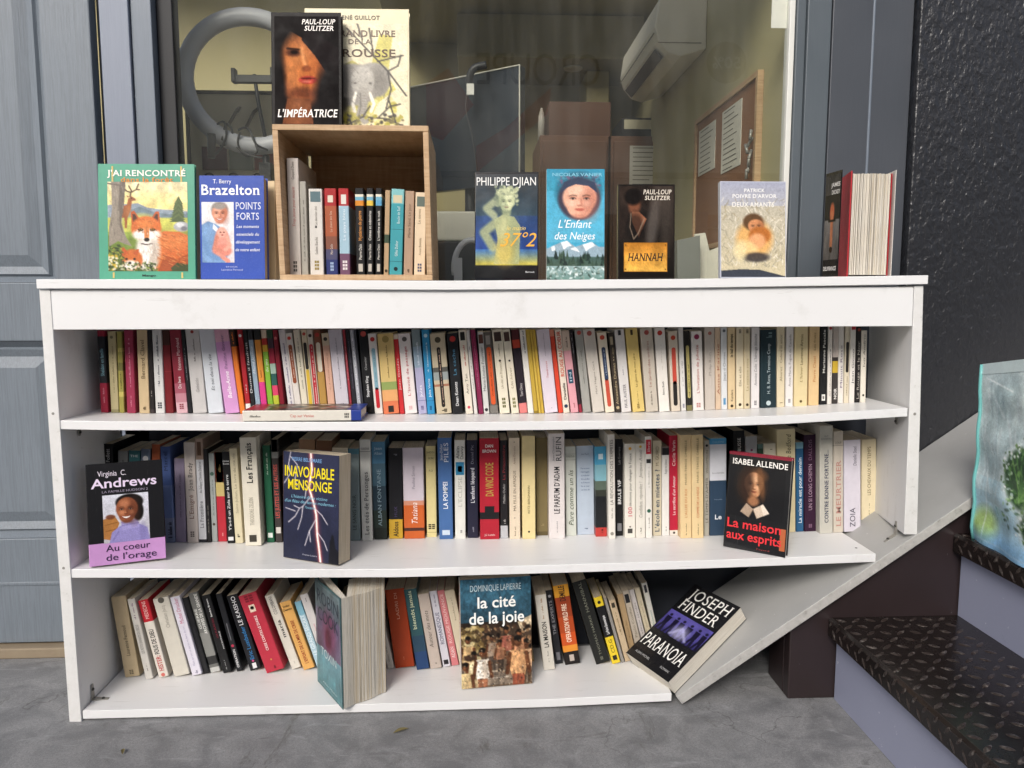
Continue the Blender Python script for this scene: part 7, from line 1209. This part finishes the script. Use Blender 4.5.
# printer and headset arc, folder
a, b, c_, d_ = pr(437, 213, 474, 242, .75); pn_ = thing('printer', 'white topped black printer on the counter behind the blue novel', 'printer', (a, .75, CT)); mb = MB(); mb.box((a, .70, max(c_, CT + .12)), (b + .05, .98, d_), OFFW); Q(pn_, mb, 'lid', .006); mb = MB(); mb.box((a - .005, .705, CT), (b + .055, .985, max(c_, CT + .12) - .0005), BLACKP); Q(pn_, mb, 'body', .004)
mb = MB(); c1 = atY(472, 268, .62); mb.tube([(c1.x + .055 * math.cos(t * .2 + 1.2), .62, c1.z + .085 * math.sin(t * .2 + 1.2)) for t in range(12)], .009, RG, 8); mb.box((c1.x - .055, .605, CT), (c1.x - .03, .635, c1.z + .03), RG); tag(mb.build('headset'), 'grey headset arc standing on the counter', 'headset')
fo = thing('document_tray', 'clear grey tray with white papers behind the gold plate book', 'tray', (.5, .5, CT)); a, b, c_, d_ = pr(677, 235, 701, 280, .52); mb = MB(); mb.hexa([(a, .50, CT), (b, .50, CT), (b, .54, CT), (a, .54, CT), (a, .53, d_ - .015), (b, .53, d_), (b, .57, d_), (a, .57, d_ - .015)], simple('grey folder', '6b6d66', '7b7d76', .4)); Q(fo, mb, 'folder', .001)
a, b, c_, d_ = pr(694, 233, 719, 280, .56); mb = MB(); mb.hexa([(a, .56, CT), (b + .02, .56, CT), (b + .02, .575, CT), (a, .575, CT), (a + .01, .60, d_), (b - .03, .60, d_ + .004), (b - .03, .607, d_ + .004), (a + .01, .607, d_)], PAPER); mb.hexa([(a + .03, .585, CT), (b + .05, .585, CT), (b + .05, .592, CT), (a + .03, .592, CT), (a + .06, .62, d_ - .05), (b + .04, .62, d_ - .03), (b + .04, .625, d_ - .03), (a + .06, .625, d_ - .05)], PAPER); Q(fo, mb, 'papers')
# white sheet stuck inside the glass
a, b, c_, d_ = pr(771, -6, 797, 28, .408); mb = MB(); mb.box((a, .4075, c_), (b - .02, .4085, d_), M('e3e1db', .7)); tag(mb.build('paper_sheet'), 'white sheet stuck inside the glass at the top right', 'paper')
# cupboards at the back
def cupboard(name, label, x0, x1, top, extra=None):
    t = thing(name, label, 'cupboard', ((x0 + x1) / 2, 2.3, 0)); mb = MB(); mb.box((x0, 2.22, 0), (x1, 2.72, top), CABW); Q(t, mb, 'carcass', .003)
    mb = MB(); mb.box((x0 + .012, 2.20, .06), (x1 - .012, 2.2195, top - .03), CABW); Q(t, mb, 'door', .003)
    mb = MB(); mb.tube([(x0 + .05, 2.185, 1.2), (x0 + .05, 2.185, 1.32)], .008, STEEL, 8); Q(t, mb, 'handle'); return t
a, b, c_, d_ = pr(540, 135, 609.5, 200, 2.2); cupboard('cupboard', 'brown wooden cupboard under the cardboard box', a, b, d_); e0, e1, _, _2 = pr(611, 135, 666, 200, 2.2); k2 = cupboard('cupboard', 'brown wooden cupboard with a notice on its door', e0, e1, d_); top = d_
a, b, c_, d_ = pr(629, 146, 661, 200, 2.195); mb = MB(); mb.box((a, 2.193, c_), (b, 2.1955, d_), PAPER); o = mb.build('notice'); tag(o, 'white typed notice on the brown cupboard door', 'notice'); mb = MB(); ink_lines(mb, lambda u_, v_: (u_, 2.1922, v_), a, b, c_, d_, 12, M('6b685e')); q = mb.build('typed_lines', o, 0, False)
a, b, c_, d_ = pr(549, 102, 611, 134, 2.25); mb = MB(); mb.box((a, 2.25, top + .001), (b, 2.6, d_), simple('brown card', '5b4030', '6b4c3a', .8)); tag(mb.build('cardboard_box', None, .004), 'brown cardboard box on the left cupboard', 'box')
a, b, c_, d_ = pr(622, 118, 668, 133, 2.25); bi = thing('binder', 'black binder with white label lying on the right cupboard', 'binder', (a, 2.25, top)); mb = MB(); mb.box((a, 2.25, top + .001), (b, 2.55, d_), BLACKP); Q(bi, mb, 'binder_cover', .003); a, b, c_, d_ = pr(624, 120, 653, 129, 2.249); mb = MB(); mb.box((a, 2.246, c_), (b, 2.249, d_), M('d5cfb0', .6)); Q(bi, mb, 'label')
a, b, c_, d_ = pr(541, 100, 547.5, 135, 2.19); mb = MB(); mb.tube([((a + b) / 2, 2.35, top), ((a + b) / 2, 2.35, top + (d_ - top) * .7), ((a + b) / 2, 2.35, d_)], [(b - a) * .62, (b - a) * .55, (b - a) * .15], OFFW, 14); tag(mb.build('spray_bottle'), 'slim white bottle on the left cupboard corner', 'bottle')
# air conditioner on the side wall
ac = thing('air_conditioner', 'white air conditioner mounted high on the side wall inside', 'air conditioner', (RX1, 1.6, 2.0)); z0_, z1_ = 1.93, 2.17; xw = RX1 - .001
prof = [(xw, z0_ + .03), (xw, z1_), (xw - .15, z1_), (xw - .19, z1_ - .03), (xw - .205, z1_ - .13), (xw - .19, z0_ + .06), (xw - .15, z0_ + .015), (xw - .10, z0_)]
mb = MB(); mb.prism(prof, 1.31, 2.02, simple('cream plastic', 'e4dfcd', 'ece8d8', .35, 4)); Q(ac, mb, 'housing', .006)
mb = MB(); mb.hexa([(xw - .186, 1.37, z0_ + .046), (xw - .155, 1.37, z0_ + .014), (xw - .155, 1.96, z0_ + .014), (xw - .186, 1.96, z0_ + .046), (xw - .192, 1.37, z0_ + .040), (xw - .161, 1.37, z0_ + .008), (xw - .161, 1.96, z0_ + .008), (xw - .192, 1.96, z0_ + .040)], BLACKP); Q(ac, mb, 'air_outlet')
mb = MB(); mb.box((xw - .2075, 1.315, 2.015), (xw - .2035, 2.015, 2.019), M('8b8674', .5)); mb.box((xw - .19, 1.3085, z0_ + .05), (xw - .02, 1.3098, z0_ + .053), M('8b8674', .5)); Q(ac, mb, 'seam')
# cork board with notes
cb = thing('cork_board', 'cork board in a wooden frame on the side wall', 'cork board', (xw, 1.0, 1.25)); yn, yf = .70, 1.36; zz0, zz1 = 1.20, 1.685
mb = MB(); mb.box((xw - .012, yn, zz0), (xw, yf, zz1), CORK); Q(cb, mb, 'cork_panel')
mb = MB()
for lo, hi in (((xw - .02, yn - .018, zz0 - .018), (xw, yn - .0003, zz1 + .018)), ((xw - .02, yf + .0003, zz0 - .018), (xw, yf + .018, zz1 + .018)), ((xw - .02, yn, zz1 + .0003), (xw, yf, zz1 + .018)), ((xw - .02, yn, zz0 - .018), (xw, yf, zz0 - .0003))): mb.box(lo, hi, WOOD)
Q(cb, mb, 'frame')
def note(label, x0, x1, ytop, ybot, rows):
    def wall(x, y_): rv = ray(x, y_); return CAM + rv * ((xw - .0135 - CAM.x) / rv.x)
    n0, n1 = wall(x0, (ytop + ybot) / 2).y, wall(x1, (ytop + ybot) / 2).y; zt_ = wall((x0 + x1) / 2, ytop).z; zb_ = wall((x0 + x1) / 2, ybot).z; n0, n1 = max(n0, n1), min(n0, n1)
    mb = MB(); mb.box((xw - .0145, n1, zb_), (xw - .0125, n0, zt_), PAPER); o = mb.build('note'); tag(o, label, 'note'); mb = MB(); ink_lines(mb, lambda u_, v_: (xw - .0150, -u_, v_), -n0, -n1, zb_, zt_, rows, M('4b4940')); mb.build('written_lines', o, 0, False)
note('square printed note pinned on the left of the cork board', 699, 715, 126, 172, 9); note('long white note pinned in the middle of the cork board', 722, 741, 106, 169, 12)
mb = MB(); rv = ray(749, 150); kq = CAM + rv * ((xw - .03 - CAM.x) / rv.x)
for i in range(7): mb.tube([(kq.x + random.uniform(-.01, .01), kq.y + random.uniform(-.02, .02), kq.z + .06 - i * .02), (kq.x - .004, kq.y + random.uniform(-.02, .02), kq.z + .03 - i * .02)], .005, STEEL, 6)
tag(mb.build('key_bunch'), 'bunch of keys hanging at the cork board edge', 'keys')
